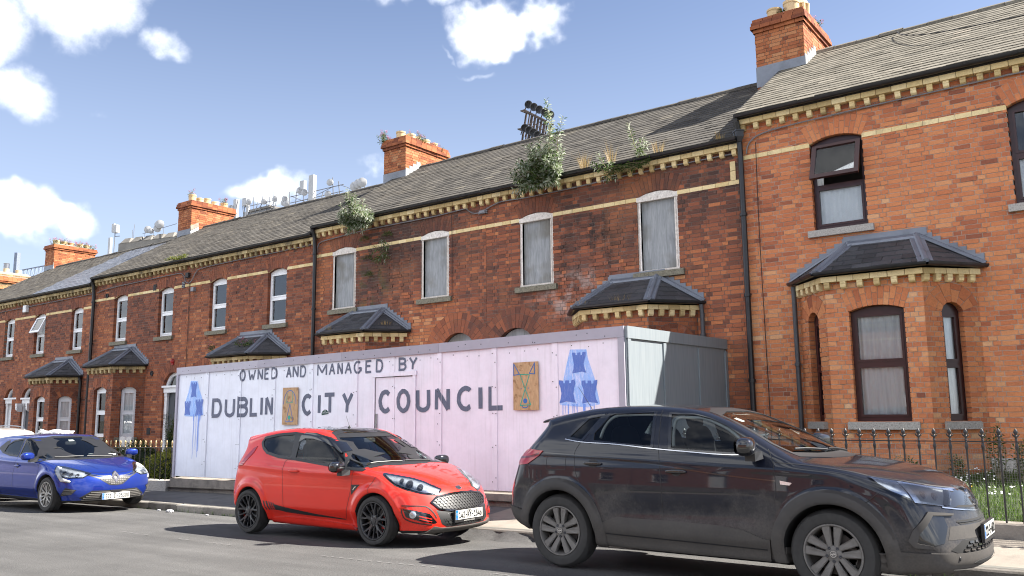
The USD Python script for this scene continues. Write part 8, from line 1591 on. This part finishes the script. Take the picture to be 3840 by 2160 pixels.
    tl = Polygon([(.01,1.19),(-.05,1.17),(-.16,1.07),(-.27,.96),(-.29,.91),(-.20,.925),(-.13,1.0),(-.02,1.11)]); car.slab('tail_light', tl, 'R', m_tail, -.004, .006)
    lines(car, 'R', [[(-.30,.60),(-.10,.66),(0,.665)]], m_paint_red, .004, 'bumper_joint', .0012)
    skirt = Polygon([(.40,.175),(.45,.235),(.8,.265),(1.5,.245),(2.05,.215),(2.10,.165)]); car.slab('side_skirt', skirt, 'R', m_paint_red, -.01, .022)
    cabin(car, .15, 1.95, .30, .95, [(1.05,-.36,.95),(1.05,.36,.95),(.25,-.35,.85),(.25,.35,.85)], 1.70, (1.52,1.25)); wiper(car, (2.20,-.05), (2.12,-.55)); wiper(car, (2.20,.50), (2.19,.02)); antenna(car, 1.12, .0, .20, .35)
    for y in (-.08, .36): p, _ = car.B.hit(np.array([[2.48, y, 1.6]]), (0,0,-1)); v, f = sellip(p[0]+[0,0,.004], (.014,.012,.008), .8, n=1); car.put('washer_jet', (v, f, None), m_satin, smooth=True)
    lab = MB()
    for k, (y, z) in enumerate(((.56,1.14),(.585,1.10),(.61,1.06),(.635,1.015))): car.patch('tax_disc', Polygon([(y-.03,z),(y+.02,z-.008),(y+.02,z-.036),(y-.03,z-.028)]), 'F', m_plate, off=-.0065, both=False)
    car.patch('learner_sticker', Polygon([(.34,1.265),(.44,1.255),(.45,1.20),(.35,1.21)]), 'F', m_red, off=-.0065, both=False)
    for x in (0, 2.489):
        for s in (-1, 1): wheel(car, x, s, .300, .222, .200, 'star', m_rim_black)
def text_local(car, t, h, o, m, parent=None):
    tm = meshkit.text_mesh(t, h, depth=.0008); v = np.array(tm.vertices); V = np.stack([o[0]+v[:,2], o[1]+v[:,0], o[2]+v[:,1]], 1); car.put('badge_lettering', (V, np.array(tm.faces), None), m, parent)
# ------------------------------------------------------------ black SUV
def black_car():
    X0, Yn, Z0, yaw, pitch = PLACE['black']; car = Car(CARS['black'], 'parked_car', 'dusty black five door SUV with grey wheel arch cladding, nearest to the viewer', X0, Yn, Z0, yaw, pitch)
    q = Polygon([(.075,1.278),(.26,1.465),(.415,1.492),(.23,1.25)]); rw = Polygon([(.372,1.245),(.36,1.315),(.495,1.495),(.55,1.512),(.985,1.522),(1.02,1.195)]); fw_ = Polygon([(1.225,1.178),(1.165,1.505),(1.407,1.50),(1.587,1.458),(1.742,1.395),(1.915,1.30),(2.035,1.215),(1.99,1.165),(1.829,1.15)])
    ws = Polygon([(-.55,1.50),(-.28,1.535),(.28,1.535),(.55,1.50),(.70,1.23),(.67,1.145),(.35,1.128),(-.35,1.128),(-.67,1.145),(-.70,1.23)]); bw = Polygon([(-.50,1.40),(.50,1.40),(.58,1.18),(-.58,1.18)])
    common(car, *open_windows(car, [(q,'S'),(rw,'S'),(fw_,'S'),(ws,'F'),(bw,'B')]), m_paint_black, .26)
    allw = unary_union([q, rw, fw_]); trim = allw.buffer(.045).buffer(-.022).difference(unary_union([g.buffer(-.006) for g in (q, rw, fw_)])); car.slab('window_surround', trim, 'R', m_gloss, -.008, .003)
    car.patch('rear_quarter_glass', q.buffer(.004), 'R', m_darkglass, off=-.004); car.patch('rear_door_glass', rw.buffer(.004), 'R', m_carglass, off=-.004); car.patch('front_door_glass', fw_.buffer(.004), 'R', m_carglass, off=-.004)
    lines(car, 'R', [[(.03,1.258),(.245,1.23),(.6,1.215),(1.03,1.18),(1.3,1.162),(1.829,1.136),(2.05,1.15)]], m_chrome, .007, 'waist_trim', .004)
    car.slab('windscreen_surround', ws.buffer(.022).difference(ws.buffer(-.014)), 'F', m_satin, -.008, .003, both=False); car.patch('windscreen', ws.buffer(.004), 'F', m_carglass, off=-.004, both=False); car.slab('rear_window_surround', bw.buffer(.04).difference(bw.buffer(-.01)), 'B', m_gloss, -.008, .003, both=False); car.patch('rear_window', bw.buffer(.004), 'B', m_darkglass, off=-.004, both=False)
    v, f = sellip((-.36, 0, 1.475), (.15, .56, .028), .7); v[:,2] += (v[:,0]+.36)*.22 - .035*(v[:,1]/.56)**2; car.put('roof_spoiler', (v, f, None), m_paint_black, smooth=True)
    ringR = Point(0,.356).buffer(.512, 40).difference(Point(0,.356).buffer(.412, 40)).intersection(sbox(-.46,.30,.52,1.2)); ringF = Point(2.675,.356).buffer(.508, 40).difference(Point(2.675,.356).buffer(.412, 40)).intersection(sbox(2.1,.25,3.18,1.2))
    car.slab('arch_cladding', unary_union([ringR, sbox(.40,.24,.505,.36).difference(Point(0,.356).buffer(.412))]), 'R', m_clad, -.006, .016); car.slab('arch_cladding', ringF, 'R', m_clad, -.006, .016)
    sillp = Polygon([(.50,.47),(.656,.531),(.816,.525),(1.146,.527),(1.7,.519),(1.93,.493),(2.09,.436),(2.155,.43),(2.13,.245),(.505,.245)]); car.slab('sill_cladding', sillp, 'R', m_clad, -.006, .012); lines(car, 'R', [[(.52,.37),(1.2,.362),(2.12,.345)]], m_satin, .010, 'sill_crease', .0135)
    car.slab('rear_bumper_cladding', Polygon([(-.83,.36),(-.43,.36),(-.44,.53),(-.62,.56),(-.86,.57)]), 'R', m_clad, -.006, .012)
    lines(car, 'R', [[(1.061,1.545),(1.10,1.19),(1.128,1.03),(1.147,.80),(1.144,.645),(1.112,.262)], [(.45,1.514),(.33,1.36),(.224,1.223),(.173,1.118),(.19,.96),(.24,.845)], [(2.147,1.19),(2.215,1.05),(2.228,.90),(2.21,.75)], [(2.155,.43),(2.117,.25)], [(-.16,1.09),(.07,1.09),(.073,.955),(-.165,.955),(-.165,1.08)], [(2.905,.735),(3.05,.86)], [(-.36,.80),(-.40,.98)]])
    lines(car, 'R', [[(-.198,1.117),(.415,1.088),(1.13,1.027),(1.728,.962),(2.228,.926)]], m_gloss, .010, 'body_crease', .002); lines(car, 'R', [[(2.22,1.08),(2.51,1.06),(2.80,1.025),(2.96,.99)]]); lines(car, 'T', [[(2.96,-.80),(3.2,-.66),(3.40,-.47),(3.50,-.22),(3.52,0),(3.50,.22),(3.40,.47),(3.2,.66),(2.96,.80)]], w=.009)
    handle(car, .40, 1.027, m_gloss, L=.21, h=.036); handle(car, 1.30, .976, m_gloss, L=.21, h=.036); mirror(car, 2.06, -.905, 1.185, m_gloss, m_satin, 1.10)
    tl = Polygon([(-.22,1.135),(-.27,1.085),(-.41,1.0),(-.53,.985),(-.58,1.05),(-.54,1.12),(-.40,1.15)]); t = car.slab('tail_light', tl, 'R', m_tail, -.004, .010); lines(car, 'R', [[(-.26,1.11),(-.42,1.07),(-.55,1.06)]], m_taildark, .02, 'tail_bar', .012)
    car.slab('bumper_reflector', Polygon([(-.80,.60),(-.76,.60),(-.74,.80),(-.78,.80)]), 'R', m_tail, -.002, .006)
    hl = Polygon([(1.877,.985),(2.096,.942),(2.352,.90),(2.56,.868),(2.50,.752),(2.438,.752),(2.282,.768),(2.166,.79),(2.004,.868),(1.931,.923)]); h = car.slab('headlight', hl, 'Q', m_gloss, -.003, .002); car.patch('headlight_side', Polygon([(1.90,.975),(2.095,.932),(2.14,.82),(2.01,.876),(1.94,.928)]), 'Q', m_bowl, off=.004, parent=h); car.patch('headlight_glass_panel', Polygon([(2.12,.93),(2.36,.888),(2.48,.866),(2.42,.765),(2.29,.778),(2.18,.80)]), 'Q', plain('lamp_grey', (.16,.165,.17), rough=.25), off=.004, parent=h)
    car.slab('daytime_light', Polygon([(2.096,.940),(2.14,.934),(2.215,.80),(2.42,.762),(2.42,.752),(2.166,.788)]), 'Q', m_bowl, .004, .008, parent=h); car.slab('daytime_light', Polygon([(2.12,.938),(2.36,.896),(2.60,.862),(2.60,.850),(2.36,.884),(2.13,.926)]), 'Q', m_chrome, .004, .009, parent=h)
    for a, z in ((2.26,.845),(2.36,.828)): car.patch('headlight_lamp', Point(a,z).buffer(.03), 'Q', m_chrome, off=.007, step=.012, parent=h)
    car.patch('headlight_lens', hl.buffer(-.002), 'Q', m_lens, off=.012, parent=h)
    viz = Polygon(sym([(0,.862),(-.30,.868),(-.47,.872),(-.58,.752),(-.30,.712),(0,.690)])); g = car.slab('grille_panel', viz, 'F', m_gloss, -.002, .004, both=False); lines(car, 'F', [[(-.60,.745),(-.3,.706),(0,.684),(.3,.706),(.60,.745)]], m_chrome, .010, 'grille_lower_trim', .007); lines(car, 'F', [[(-.46,.876),(-.2,.868),(.2,.868),(.46,.876)]], m_chrome, .010, 'grille_upper_trim', .007)
    ring = Point(0,.785).buffer(.066, 24).difference(Point(0,.785).buffer(.054, 24)); bolt = Polygon([(-.075,.792),(.010,.792),(-.006,.822),(.075,.778),(-.010,.778),(.006,.748)]); car.slab('grille_badge', unary_union([ring, bolt]), 'F', m_chrome, .002, .014, both=False, step=.012)
    car.slab('grille_slot', Polygon(sym([(0,.728),(-.10,.730),(-.40,.748),(-.45,.736),(-.2,.716),(0,.710)])).difference(sbox(-.085,0,.085,2)), 'F', m_under, .003, .006, both=False)
    ff = Polygon([(2.255,.718),(2.50,.692),(2.49,.678),(2.29,.688),(2.225,.615),(2.165,.555),(2.145,.485),(2.26,.463),(2.27,.440),(2.127,.452),(2.088,.50),(2.12,.58)]); inn = Polygon([(2.29,.686),(2.40,.676),(2.42,.60),(2.36,.48),(2.26,.464),(2.148,.487),(2.167,.555),(2.226,.615)]); car.patch('fog_panel', inn, 'Q', m_gloss, off=.003); car.slab('fog_frame', ff, 'Q', m_clad, -.004, .016)
    sl = Polygon(sym([(0,.632),(-.50,.640),(-.52,.63),(-.48,.608),(0,.600)])); g = car.slab('upper_intake', sl, 'F', m_under, 0, .003, both=False); lines(car, 'F', [[(-.5,.626),(0,.618),(.5,.626)]], m_satin, .006, 'intake_bar', .008)
    band = Polygon(sym([(0,.595),(-.60,.60),(-.66,.50),(0,.495)])); car.patch('bumper_insert', band, 'F', m_clad, off=.002, both=False)
    lg = Polygon(sym([(0,.49),(-.52,.492),(-.66,.425),(-.60,.40),(0,.392)])); g = car.slab('lower_grille', lg, 'F', m_under, 0, .003, both=False)
    for j in range(3):
        for k in range(-7, 8):
            y, z = k*.085 + (.042 if j % 2 else 0), .418+.026*j
            if abs(y) < .56-.06*j: car.slab('grille_stud', Polygon([(y-.034,z),(y-.022,z+.009),(y+.022,z+.009),(y+.034,z),(y+.022,z-.009),(y-.022,z-.009)]), 'F', m_gloss, .003, .012, both=False, step=.03, parent=g)
    bt = Polygon(sym([(0,.388),(-.62,.398),(-.86,.415),(-.86,.25),(-.5,.232),(0,.228)])); car.slab('front_lower_cladding', bt, 'F', m_clad, -.006, .014, both=False); ls = Polygon(sym([(0,.332),(-.36,.330),(-.42,.318),(-.34,.300),(0,.296)])); car.slab('lower_slot', ls, 'F', m_under, .013, .018, both=False); lines(car, 'F', [[(-.38,.316),(0,.314),(.38,.316)]], m_satin, .006, 'slot_bar', .024); lines(car, 'F', [[(-.62,.285),(-.3,.272),(0,.27),(.3,.272),(.62,.285)]], m_gloss, .008, 'splitter_line', .016)
    for y in (-.60, .60): p, _ = car.B.hit(np.array([[4.2, y, .36]]), (-1,0,0)); v, f = sellip(p[0]+[.012,0,0], (.008,.018,.018), .9, n=1); car.put('parking_sensor', (v, f, None), m_satin, smooth=True)
    p, _ = car.B.hit(np.array([[4.2, 0, .54]]), (-1,0,0)); number_plate(car, '222-D-4681', p[0,0]+.035, 0, .535, foot=True)
    car.slab('side_indicator', Polygon([(2.269,.930),(2.372,.914),(2.352,.893),(2.272,.898)]), 'R', m_bowl, -.002, .008)
    cabin(car, -.1, 2.15, .42, 1.12, [(1.15,-.38,1.0),(1.15,.38,1.0),(.25,-.38,.95),(.25,.38,.95)], 1.85, (1.75,1.40), yw=.66); 
    for s in (-1, 1):  # light pillar linings that show through the glass
        car_l = [[(.43,1.27),(.52,1.47),(.60,1.495),(1.0,1.50)], [(1.24,1.20),(1.21,1.43),(1.26,1.47),(1.45,1.465),(1.66,1.40),(1.90,1.26)]]
        for pth in car_l:
            P = smoothpath(pth, 24); P3, ok = car.B.hit(np.c_[P[:,0], np.full(24,-1.25), P[:,1]], (0,1,0)); mb = MB(); mb.tube(P3*[1,-s if s > 0 else 1,1] + [0, (.035 if s < 0 else -.035), 0], .016, 6)
            if s < 0: car.put('pillar_lining', mb, m_trim, smooth=50)
            else: car.put('pillar_lining', mb, m_trim, smooth=50)
    wiper(car, (2.44,-.10), (2.30,-.58)); wiper(car, (2.44,.52), (2.42,.0)); antenna(car, -.12, 0, .34, .55)
    car.patch('windscreen_label', Polygon([(-.46,1.46),(-.38,1.468),(-.38,1.435),(-.46,1.427)]), 'F', m_plate, off=-.0065, both=False)
    for x in (0, 2.675):
        for s in (-1, 1): wheel(car, x, s, .356, .236, .225, 'suv', m_rim_grey)
# ------------------------------------------------------------ blue hatchback
def blue_car():
    X0, Yn, Z0, yaw, pitch = PLACE['blue']; car = Car(CARS['blue'], 'parked_car', 'metallic blue five door hatchback with a diamond badge, at the left', X0, Yn, Z0, yaw, pitch)
    rw = Polygon([(.66,1.05),(.70,1.18),(.86,1.245),(1.24,1.282),(1.31,.985),(1.0,1.0)]); fw_ = Polygon([(1.40,.978),(1.325,1.285),(1.43,1.283),(1.577,1.225),(1.80,1.11),(1.99,.99),(2.0,.95)]); fq = Polygon([(2.03,.945),(2.02,.985),(1.88,1.072),(2.24,.90)]); tri = Polygon([(.42,1.13),(.58,1.225),(.68,1.245),(.645,1.05)])
    ws = Polygon([(-.48,1.275),(-.25,1.312),(.25,1.312),(.48,1.275),(.69,.985),(.65,.925),(.3,.912),(-.3,.912),(-.65,.925),(-.69,.985)]); bw = Polygon([(-.46,1.22),(.46,1.22),(.52,1.0),(-.52,1.0)])
    common(car, *open_windows(car, [(rw,'S'),(fw_,'S'),(fq,'S'),(ws,'F'),(bw,'B')]), m_paint_blue, .20)
    allw = unary_union([rw, fw_, fq, tri]); trim = allw.buffer(.040).buffer(-.015).difference(unary_union([g.buffer(-.006) for g in (rw, fw_, fq)])); car.slab('window_surround', trim, 'R', m_satin, -.008, .004)
    for g, nm in ((rw,'rear_door_glass'),(fw_,'front_door_glass'),(fq,'front_quarter_glass')): car.patch(nm, g.buffer(.004), 'R', m_carglass, off=-.004)
    car.slab('windscreen_surround', ws.buffer(.020).difference(ws.buffer(-.012)), 'F', m_satin, -.008, .003, both=False); car.patch('windscreen', ws.buffer(.004), 'F', m_carglass, off=-.004, both=False); car.slab('rear_window_surround', bw.buffer(.03).difference(bw.buffer(-.01)), 'B', m_satin, -.008, .003, both=False); car.patch('rear_window', bw.buffer(.004), 'B', m_darkglass, off=-.004, both=False)
    hl = Polygon([(1.70,.80),(1.823,.785),(2.199,.70),(2.345,.655),(2.27,.595),(2.064,.600),(1.975,.615),(1.955,.592),(2.10,.545),(2.09,.520),(1.91,.545),(1.775,.685)]); h = car.slab('headlight', hl.buffer(.008), 'Q', m_gloss, -.003, .003); car.patch('headlight_bowl', Polygon([(1.80,.775),(2.2,.69),(2.32,.65),(2.26,.605),(2.06,.612),(1.95,.63),(1.86,.68)]), 'Q', m_bowl, off=.005, parent=h); car.slab('daytime_light', Polygon([(1.712,.795),(1.80,.775),(1.85,.69),(1.945,.605),(2.10,.548),(2.09,.524),(1.91,.549),(1.78,.687)]), 'Q', m_white, .004, .009, parent=h)
    for a, z in ((1.94,.68),(2.07,.652),(2.17,.634)): car.patch('headlight_lamp', Point(a,z).buffer(.026), 'Q', m_chrome, off=.009, step=.012, parent=h); car.patch('lamp_ring', Point(a,z).buffer(.028).difference(Point(a,z).buffer(.021)), 'Q', m_lampdark, off=.0095, step=.01, parent=h)
    car.patch('headlight_lens', hl, 'Q', m_lens, off=.013, parent=h)
    gr = Polygon(sym([(0,.600),(-.30,.592),(-.46,.655),(-.47,.635),(-.30,.565),(-.12,.445),(0,.432)])); g = car.slab('grille', gr, 'F', m_satin, -.002, .003, both=False)
    for z in (.555,.525,.495,.468):
        for k in range(-6, 7):
            y = k*.042
            if abs(y) < .27*(z-.42)/.14: car.slab('grille_block', sbox(y-.017, z-.009, y+.017, z+.009), 'F', m_rim_grey, .003, .009, both=False, step=.05, parent=g)
    lines(car, 'F', [[(-.49,.662),(-.38,.638),(-.25,.612),(-.09,.600)], [(.09,.600),(.25,.612),(.38,.638),(.49,.662)]], m_chrome, .016, 'grille_trim', .008)
    dia = Polygon([(0,.103),(.078,0),(0,-.103),(-.078,0)]); Rb = rotm([0,1,0], -14); fb = lambda u, w, d: np.stack([np.asarray(d, float)+0*u, u, w], -1) @ Rb.T + [3.335, 0, .575]
    mb = MB().prism(dia.buffer(.014), fb, -.05, .012); car.put('badge_base', mb, m_satin); mb = MB().prism(dia.difference(affinity.scale(dia, .36, .46)), fb, .012, .022); mb.prism(affinity.scale(dia, .93, .95).difference(affinity.scale(dia, .5, .58)), fb, .022, .032); car.put('diamond_badge', mb, m_chrome)
    lg = Polygon(sym([(0,.355),(-.42,.365),(-.60,.248),(-.50,.205),(0,.188)])); g = car.slab('lower_grille', lg, 'F', m_under, 0, .003, both=False)
    for z in (.335,.305,.275,.245,.215): L = .40+.12*(.355-z)/.1; L = min(L,.55); car.slab('lower_grille_slat', LineString([(-L,z-.004),(0,z-.010),(L,z-.004)]).buffer(.007), 'F', m_rim_grey, .003, .012, both=False, step=.04, parent=g)
    car.slab('radar_cover', sbox(-.10,.285,.10,.36), 'F', m_satin, .006, .016, both=False)
    fg = Polygon([(1.885,.285),(2.02,.432),(2.205,.388),(2.12,.308)]); car.slab('fog_recess', fg, 'Q', m_satin, -.002, .004)
    for k in range(4): car.slab('fog_slat', LineString([(1.93+.02*k,.31+.027*k),(2.13+.015*k,.325+.018*k)]).buffer(.004), 'Q', m_rim_grey, .004, .009)
    p, _ = car.B.hit(np.array([[4.0, 0, .265]]), (-1,0,0)); number_plate(car, '221-D-25300', p[0,0]+.020, 0, .255, small='BÁC')
    lines(car, 'R', [[(1.285,1.29),(1.36,.975),(1.30,.82),(1.25,.63),(1.24,.43),(1.30,.27)], [(2.28,.885),(2.25,.79),(2.22,.65),(2.14,.46),(2.0,.235)], [(.70,.95),(.55,.86),(.50,.70),(.46,.58)], [(.45,.27),(1.3,.262),(2.0,.235)]]); lines(car, 'T', [[(2.22,-.78),(2.6,-.745),(2.9,-.62),(3.13,-.46),(3.25,-.24),(3.285,0),(3.25,.24),(3.13,.46),(2.9,.62),(2.6,.745),(2.22,.78)]], w=.008); lines(car, 'T', [[(2.40,-.30),(2.75,-.28),(3.1,-.20)], [(2.40,.30),(2.75,.28),(3.1,.20)]], m_paint_blue, .012, 'bonnet_crease', .003)
    handle(car, 1.42, .80, m_paint_blue, L=.20, h=.036); mirror(car, 2.10, -.875, .955, m_paint_blue, m_satin, .95); car.slab('sill_trim', Polygon([(.42,.20),(.44,.245),(1.2,.235),(2.16,.215),(2.18,.18)]), 'R', m_satin, -.006, .008)
    cabin(car, .1, 2.0, .32, .94, [(1.10,-.36,.92),(1.10,.36,.92),(.30,-.35,.85),(.30,.35,.85)], 1.75, (1.60,1.19)); wiper(car, (2.24,-.05), (2.16,-.55)); wiper(car, (2.24,.50), (2.23,.02)); antenna(car, .35, 0, .20, .4)
    mb = MB(); mb.hexa([(1.92,.20,.945),(2.12,.20,.935),(2.12,.66,.925),(1.92,.66,.935),(1.92,.20,.99),(2.10,.20,.98),(2.10,.66,.97),(1.92,.66,.98)]); car.put('dashboard_paper', mb, m_plate)
    for y in (-.42, 0.02): car.patch('windscreen_label', sbox(y-.05,1.235,y+.05,1.262), 'F', m_plate, off=-.0065, both=False)
    for x in (0, 2.583):
        for s in (-1, 1): wheel(car, x, s, .310, .218, .205, 'petal', m_rim_silver)
# ------------------------------------------------------------ white estate far left
def white_car():
    C = dict(CARS['blue']); C['side'] = [(x*1.08, z*1.13) for x, z in CARS['blue']['side']]; C['wb'] = CARS['blue']['wb']*1.08; C['axz'] = .325; C['arch'] = .36; C['h'] = .028
    C['width'] = width_fn([(-.72,.75),(-.4,.83),(0,.87),(.5,.885),(1.4,.89),(2.5,.885),(3.0,.86),(3.7,.74)], [(-.8,1.10),(0,1.08),(.8,1.05),(1.6,1.03),(2.4,1.03),(3.7,1.02)], .40, C['wb'], .325, .36, .026, shoulder=.012); C['shift'] = shift_fn(.34,.20,xs=(1.3,2.4,3.2))
    car = Car(C, 'parked_car', 'white car with roof rails cut off by the left edge behind the blue car', -20.45, 9.30, -.20, PI, -.012); k = 1.11
    sc = lambda P: Polygon([(x*1.08, z*1.12) for x, z in P]); rw = sc([(.30,1.05),(.45,1.19),(.86,1.25),(1.24,1.282),(1.31,.985),(.6,1.02)]); fw_ = sc([(1.40,.978),(1.325,1.285),(1.43,1.283),(1.577,1.225),(1.80,1.11),(1.99,.99),(2.0,.95)]); ws = Polygon([(x, z*1.13) for x, z in [(-.48,1.265),(-.25,1.30),(.25,1.30),(.48,1.265),(.69,.99),(.64,.93),(.3,.915),(-.3,.915),(-.64,.93),(-.69,.99)]])
    common(car, *open_windows(car, [(rw,'S'),(fw_,'S'),(ws,'F')]), m_paint_white, .22); allw = unary_union([rw, fw_]); car.slab('window_surround', allw.buffer(.04).buffer(-.015).difference(unary_union([g.buffer(-.006) for g in (rw, fw_)])), 'R', m_satin, -.008, .004); car.patch('side_glass', rw.buffer(.004), 'R', m_darkglass, off=-.004); car.patch('side_glass', fw_.buffer(.004), 'R', m_carglass, off=-.004); car.slab('windscreen_surround', ws.buffer(.02).difference(ws.buffer(-.012)), 'F', m_satin, -.008, .003, both=False); car.patch('windscreen', ws.buffer(.004), 'F', m_carglass, off=-.004, both=False)
    P = np.array([[x, -1.25, 0] for x in np.linspace(-.1, 1.35, 16)]); R_, _ = car.B.hit(np.c_[P[:,0], np.full(16,-.52), np.full(16,1.75)], (0,0,-1)); mb = MB(); q = R_ + [0,0,.045]; q[0,2] -= .04; q[-1,2] -= .04; mb.tube(q, .014, 6); v, f, _ = mb.arrays(); car.both('roof_rail', (v, f, None), m_steel, smooth=50)
    cabin(car, .1, 2.1, .38, 1.05, [(1.15,-.37,.95),(1.15,.37,.95)], 1.85, (1.7,1.36)); mirror(car, 2.25, -.885, 1.08, m_paint_white, m_satin, 1.0)
    hl = Polygon([(1.90,.88),(2.2,.80),(2.42,.72),(2.36,.67),(2.1,.70),(1.95,.78)]); h = car.slab('headlight', hl, 'Q', m_gloss, -.003, .003); car.patch('headlight_bowl', hl.buffer(-.012), 'Q', m_bowl, off=.005, parent=h); car.patch('headlight_lens', hl, 'Q', m_lens, off=.012, parent=h)
    gr = Polygon(sym([(0,.67),(-.4,.68),(-.42,.55),(0,.52)])); car.slab('grille', gr, 'F', m_gloss, -.002, .004, both=False)
    for x in (0, C['wb']):
        for s in (-1, 1): wheel(car, x, s, .325, .225, .21, 'petal', m_rim_silver)
m_paint_white = paint('paint_white', (.42,.42,.41), rough=.35)
red_car(); black_car(); blue_car(); white_car()
